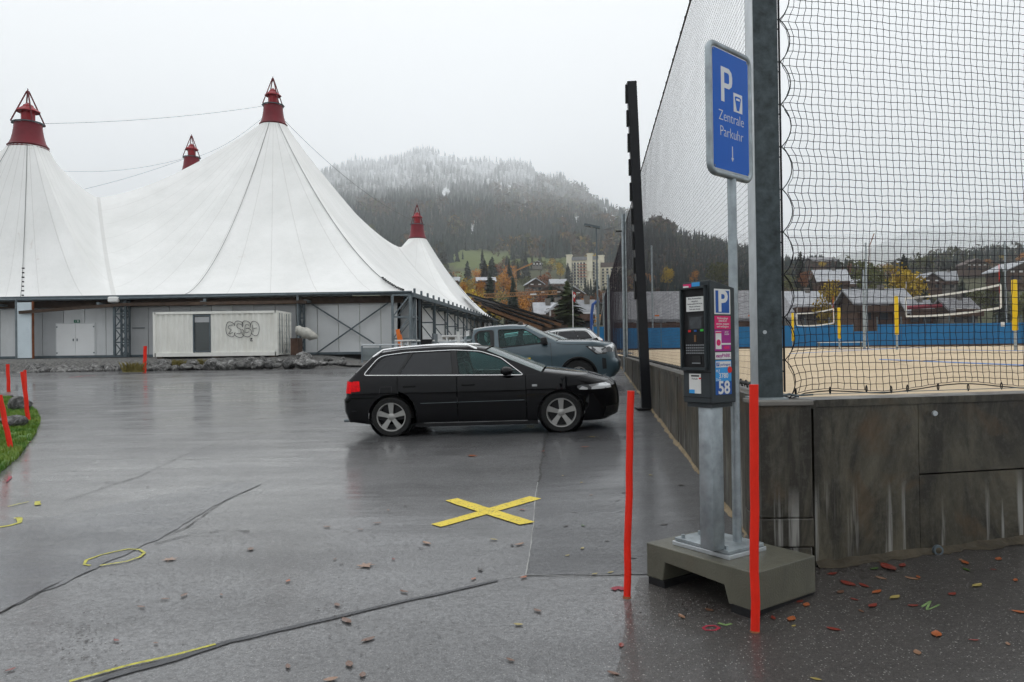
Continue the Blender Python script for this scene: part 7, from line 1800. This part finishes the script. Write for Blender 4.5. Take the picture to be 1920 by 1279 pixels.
# ================================================================== village trees, each its own thing
def decid(seed, leafm, n=850):
    random.seed(seed); b = MB(); blobs = [(Vector((random.uniform(-.22, .22), random.uniform(-.22, .22), random.uniform(.38, .86))), random.uniform(.13, .24)) for _ in range(9)] + [(Vector((0, 0, .6)), .3)]
    for i in range(n):
        c, r_ = random.choice(blobs); v = Vector((random.gauss(0, 1), random.gauss(0, 1), random.gauss(0, 1))).normalized() * r_ * random.uniform(.55, 1.05); p = c + v; s_ = random.uniform(.012, .028)
        if p.z < .2 or p.z > 1.02: continue
        a = Vector((random.gauss(0, 1), random.gauss(0, 1), random.gauss(0, 1))).normalized(); q_ = a.orthogonal().normalized(); w_ = a.cross(q_)
        b.add([p + q_ * s_ * 1.3, p + w_ * s_, p - q_ * s_ * 1.1, p - w_ * s_ * .9], [(0, 1, 2, 3)])
    cr = b.mesh('crown', leafm); t_ = MB(); t_.tube([(0, 0, -.05), (.01, 0, .2), (0, .01, .45), (.01, 0, .75)], [.022, .017, .012, .004], 7)
    for k in range(7): 
        z = .22 + k * .07; a = k * 2.4; t_.tube([(0, 0, z), (.10 * math.cos(a), .10 * math.sin(a), z + .10), (.2 * math.cos(a), .2 * math.sin(a), z + .22)], [.008, .005, .002], 4)
    return cr, t_.mesh('trunk', 'bark')
def conif(seed, leafm, slim=.20, n=26, pine=False):
    random.seed(seed); b = MB()
    for i in range(n):
        z = .06 + .92 * (i / n) ** .95; r_ = slim * (1 - z) ** .75 * random.uniform(.8, 1.15) + .012
        if pine: r_ *= random.uniform(.55, 1.2)
        k = 15
        for j in range(k):
            a = random.random() * 6.283; rr = r_ * random.uniform(.6, 1.1); dr = rr * random.uniform(.15, .5); w_ = rr * .34 + .006
            ca, sa = math.cos(a), math.sin(a); zz = z + random.uniform(-.015, .015)
            b.add([(0, 0, zz + .02), (rr * .6 * ca - w_ * sa, rr * .6 * sa + w_ * ca, zz - dr * .4), (rr * ca, rr * sa, zz - dr), (rr * .6 * ca + w_ * sa, rr * .6 * sa - w_ * ca, zz - dr * .45)], [(0, 1, 2), (0, 2, 3)])
    b.tube([(0, 0, .9), (0, 0, 1.0)], [.01, .002], 4)
    t_ = MB(); t_.tube([(0, 0, -.05), (0, 0, .5), (0, 0, .97)], [.018, .012, .003], 7); return b.mesh('crown', leafm), t_.mesh('trunk', 'bark')
TP = {'spruce': [conif(1, 'leaf_spruce'), conif(2, 'leaf_spruce', .16), conif(3, 'leaf_spruce', .24)], 'pine': [conif(9, 'leaf_pine', .26, 30, True)]}
for k, m in (('orange', 'leaf_orange'), ('gold', 'leaf_gold'), ('rust', 'leaf_rust'), ('olive', 'leaf_olive'), ('brown', 'leaf_brown')): TP[k] = [decid(len(k) * 7 + q_, m) for q_ in (1, 2)]
random.seed(33)
LMK = [(850, 'the tent edge'), (911, 'the snow roofed house'), (966, 'the crane mast'), (1007, 'the small meadow chalet'), (1048, 'the slim yellow poplar'), (1096, 'the hotel'), (1122, 'the street lamp'), (1184, 'the black leaning post'), (1300, 'the parking meter'), (1370, 'the sign pipe'), (1440, 'the corner post'), (1487, 'the farthest yellow post'), (1574, 'the second yellow post'), (1625, 'the court light pole'), (1682, 'the bright yellow tree'), (1745, 'the gabled chalet'), (1790, 'the low grey house'), (1822, 'the upper brown chalet'), (1904, 'the nearest yellow post')]
USED = {}
def where_tree(kind, px, yt, d, h):
    lp_, nm = min(LMK, key=lambda q: abs(q[0] - px)); dx = px - lp_
    side = 'right behind' if abs(dx) < 5 else ('just ' if abs(dx) < 9 else '' if abs(dx) < 20 else 'well ') + ('left of ' if dx < 0 else 'right of ')
    size = 'tall' if h > 15 else 'small' if h < 8.5 else 'middle sized'; dist = 'far up the slope ' if d > 550 else 'on the mid slope ' if d > 320 else 'low down '
    return ('%s %s %s%s %s' % (size, TS[kind], dist, side.strip(), nm)).replace('  ', ' ')
TS = {'spruce': 'dark spruce', 'pine': 'dark fir', 'orange': 'orange autumn tree', 'gold': 'golden autumn tree', 'rust': 'rust brown tree', 'olive': 'olive green tree', 'brown': 'brown half bare tree'}
TL = {'spruce': 'dark spruce standing among the village houses', 'pine': 'dark fir', 'orange': 'orange autumn tree among the village houses', 'gold': 'golden yellow autumn tree among the village houses', 'rust': 'rust brown autumn tree among the village houses', 'olive': 'olive green broadleaf tree among the village houses', 'brown': 'brown half bare tree among the village houses'}
def tree(kind, px, yb, yt, d, wf=1.0, label=None, z=None):
    p = P(px, yb, d); h = (yb - yt) / FPX * d
    if z is not None: p.z = z; h = P(px, yt, d).z - z
    cr, tk = random.choice(TP[kind])
    t = thing(kind + '_tree' if kind in ('spruce', 'pine') else 'autumn_tree', label or where_tree(kind, px, yt, d, h), 'tree', p, random.random() * 6, None if label else TL[kind].replace(' tree', ' trees').replace('spruce', 'spruces')); t.scale = (h * wf, h * wf, h)
    link('crown', cr, t); link('trunk', tk, t); return t
tree('pine', 1064, 606, 524, 95, 1.7, 'tall dark fir with open branches left of the flagpole', z=1.0)
tree('orange', 895, 572, 527, 200, 1.0, 'big orange tree directly right of the tent edge'); tree('orange', 869, 556, 526, 190, .9, 'yellow orange tree touching the tent edge')
tree('orange', 962, 568, 533, 220, 1.0, 'orange red tree above the crane jib'); tree('gold', 1051, 524, 493, 520, .8, 'slim yellow poplar left of the hotel')
tree('spruce', 909, 524, 486, 420, 1.5, 'broad dark spruce pair above the snow roofed house'); tree('spruce', 955, 524, 484, 430, 1.2, 'tall spruce right of the crane mast'); tree('spruce', 971, 522, 489, 440, 1.0, 'spruce next to the tall one behind the crane mast')
tree('gold', 1697, 562, 486, 150, .95, 'big bright yellow tree behind the near volleyball net', z=3.0); tree('gold', 1695, 505, 476, 300, 1.2, 'dark topped tree behind the big yellow tree') if False else tree('spruce', 1695, 545, 474, 170, 1.1, 'dark tree behind the big yellow tree')
tree('gold', 1549, 590, 527, 125, .6, 'slim golden tree left of the long snow roofed house', z=2.0); tree('olive', 1632, 570, 487, 190, 1.0, 'large olive brown tree behind the light pole'); tree('olive', 1650, 575, 497, 180, .9, 'olive tree right behind the light pole')
tree('rust', 1508, 545, 509, 180, 1.0, 'rust coloured tree left of the big chalet'); tree('spruce', 1502, 540, 470, 230, 1.2, 'tall dark spruce right of the corner post'); tree('gold', 1542, 505, 489, 380, 1.5, 'low yellow tree under the grey roofed building')
for px, yt in ((1586, 482), (1600, 484), (1562, 482), (1572, 486)): tree('spruce', px, 530, yt, 330, 1.0)
for px, yt in ((1742, 480), (1768, 478), (1778, 488)): tree('spruce', px, 520, yt, 380, 1.3)
tree('gold', 1665, 520, 492, 330, 1.3); tree('orange', 1855, 502, 484, 430, 1.4, 'small orange tree between the two upper chalets at right'); tree('gold', 1880, 492, 478, 520, 1.5); tree('orange', 1916, 494, 474, 480, 1.5, 'orange tree at the right edge of the picture')
tree('gold', 1252, 545, 497, 320, 1.0, 'yellow tree on the wooded slope behind the side net'); tree('orange', 1300, 535, 507, 300, 1.1, 'orange tree on the wooded slope above the meter'); tree('olive', 1350, 570, 484, 260, .9); tree('gold', 1105, 502, 476, 760, 1.6, 'yellow tree on the slope right above the hotel'); tree('gold', 1200, 562, 548, 200, 1.2)
tree('spruce', 1098, 566, 520, 400, .9); tree('spruce', 1108, 566, 521, 400, .9); tree('spruce', 1103, 562, 524, 410, .9); tree('olive', 1088, 570, 535, 300, 1.0); tree('rust', 1125, 575, 545, 260, 1.2); tree('spruce', 1118, 560, 532, 420, .9)
# the mixed belt of trees through the village
n_ = 0
while n_ < 190:
    px = random.uniform(815, 1215) if n_ < 120 else random.uniform(1440, 2000)
    d = random.uniform(160, 820) if n_ < 120 else random.uniform(150, 420)
    z = terr(px, d); yi = yimg(px, d, z)
    if inside(MEADOW, px, yi, 1.05) > 0: continue
    hm = random.uniform(6, 13) if d < 400 else random.uniform(11, 19); yt = yi - hm / d * FPX
    if n_ < 120 and yi < 500 and random.random() < .4: continue
    if n_ < 120 and 1066 < px < 1150 and d < 640 and yt < 540: continue
    if n_ < 120 and 940 < px < 1070 and yt < 545 and d < 300 and random.random() < .7: continue
    if n_ >= 120 and any(abs(px - e[0]) < e[3] * .5 and d < e[2] and yt < e[1] - 6 for e in HL): continue
    w3_ = [('spruce', .28), ('orange', .17), ('gold', .13), ('rust', .17), ('olive', .13), ('brown', .12)] if yi > 520 and n_ < 120 else [('spruce', .42), ('rust', .08), ('gold', .08), ('olive', .20), ('brown', .22)]
    if n_ >= 120: w3_ = [('spruce', .38), ('olive', .30), ('brown', .22), ('gold', .05), ('rust', .05)]
    kind = random.choices([a for a, _ in w3_], [c for _, c in w3_])[0]
    if kind == 'spruce': yt = yi - hm * 1.35 / d * FPX
    tree(kind, px, yi, yt, d, random.uniform(.8, 1.1) * (1.35 if kind == 'spruce' else 1.15)); n_ += 1
# tell look-alikes apart by where they stand from left to right
bpy.context.view_layer.update()
byl = {}
for o in bpy.data.objects:
    if o.parent is None and 'label' in o: byl.setdefault(o['label'], []).append(o)
ORD = ['leftmost', 'second from left', 'third from left', 'fourth from left', 'fifth from left', 'sixth from left']
for lab, os_ in byl.items():
    short = lab.replace('middle sized ', '')
    if len(os_) == 1:
        if len(lab.split()) > 16: os_[0]['label'] = short
        continue
    if len(os_) > 6: continue
    os_.sort(key=lambda o: o.matrix_world.translation.x / max(.1, o.matrix_world.translation.y))
    for i, o in enumerate(os_):
        w_ = (['left one', 'right one'] if len(os_) == 2 else ORD)[i]; o['label'] = ' '.join((short + ', ' + w_).split()[:17]) if len((short + w_).split()) > 16 else short + ', ' + w_
        if len(o['label'].split()) > 16: o['label'] = o['label'].replace('well ', '').replace('just ', '').replace('low down ', '')
# ================================================================== air
hz_ = MB().box((0, 0, 870), (16400, 16400, 1744)).build('haze', 'black'); hz_['kind'] = 'stuff'; tag(hz_, 'thin pale mist filling the air of the valley', 'haze')
m = bpy.data.materials.new('haze'); m.use_nodes = True; tt = m.node_tree; tt.nodes.clear(); oo = tt.nodes.new('ShaderNodeOutputMaterial'); pv = tt.nodes.new('ShaderNodeVolumePrincipled')
pv.inputs['Color'].default_value = (.95, .975, 1, 1); pv.inputs['Density'].default_value = .00019; pv.inputs['Anisotropy'].default_value = 0
tt.links.new(pv.outputs[0], oo.inputs['Volume']); hz_.data.materials.clear(); hz_.data.materials.append(m)
for o in bpy.data.objects:
    if o.type == 'MESH' and o.name.startswith('haze'): o.display_type = 'WIRE'
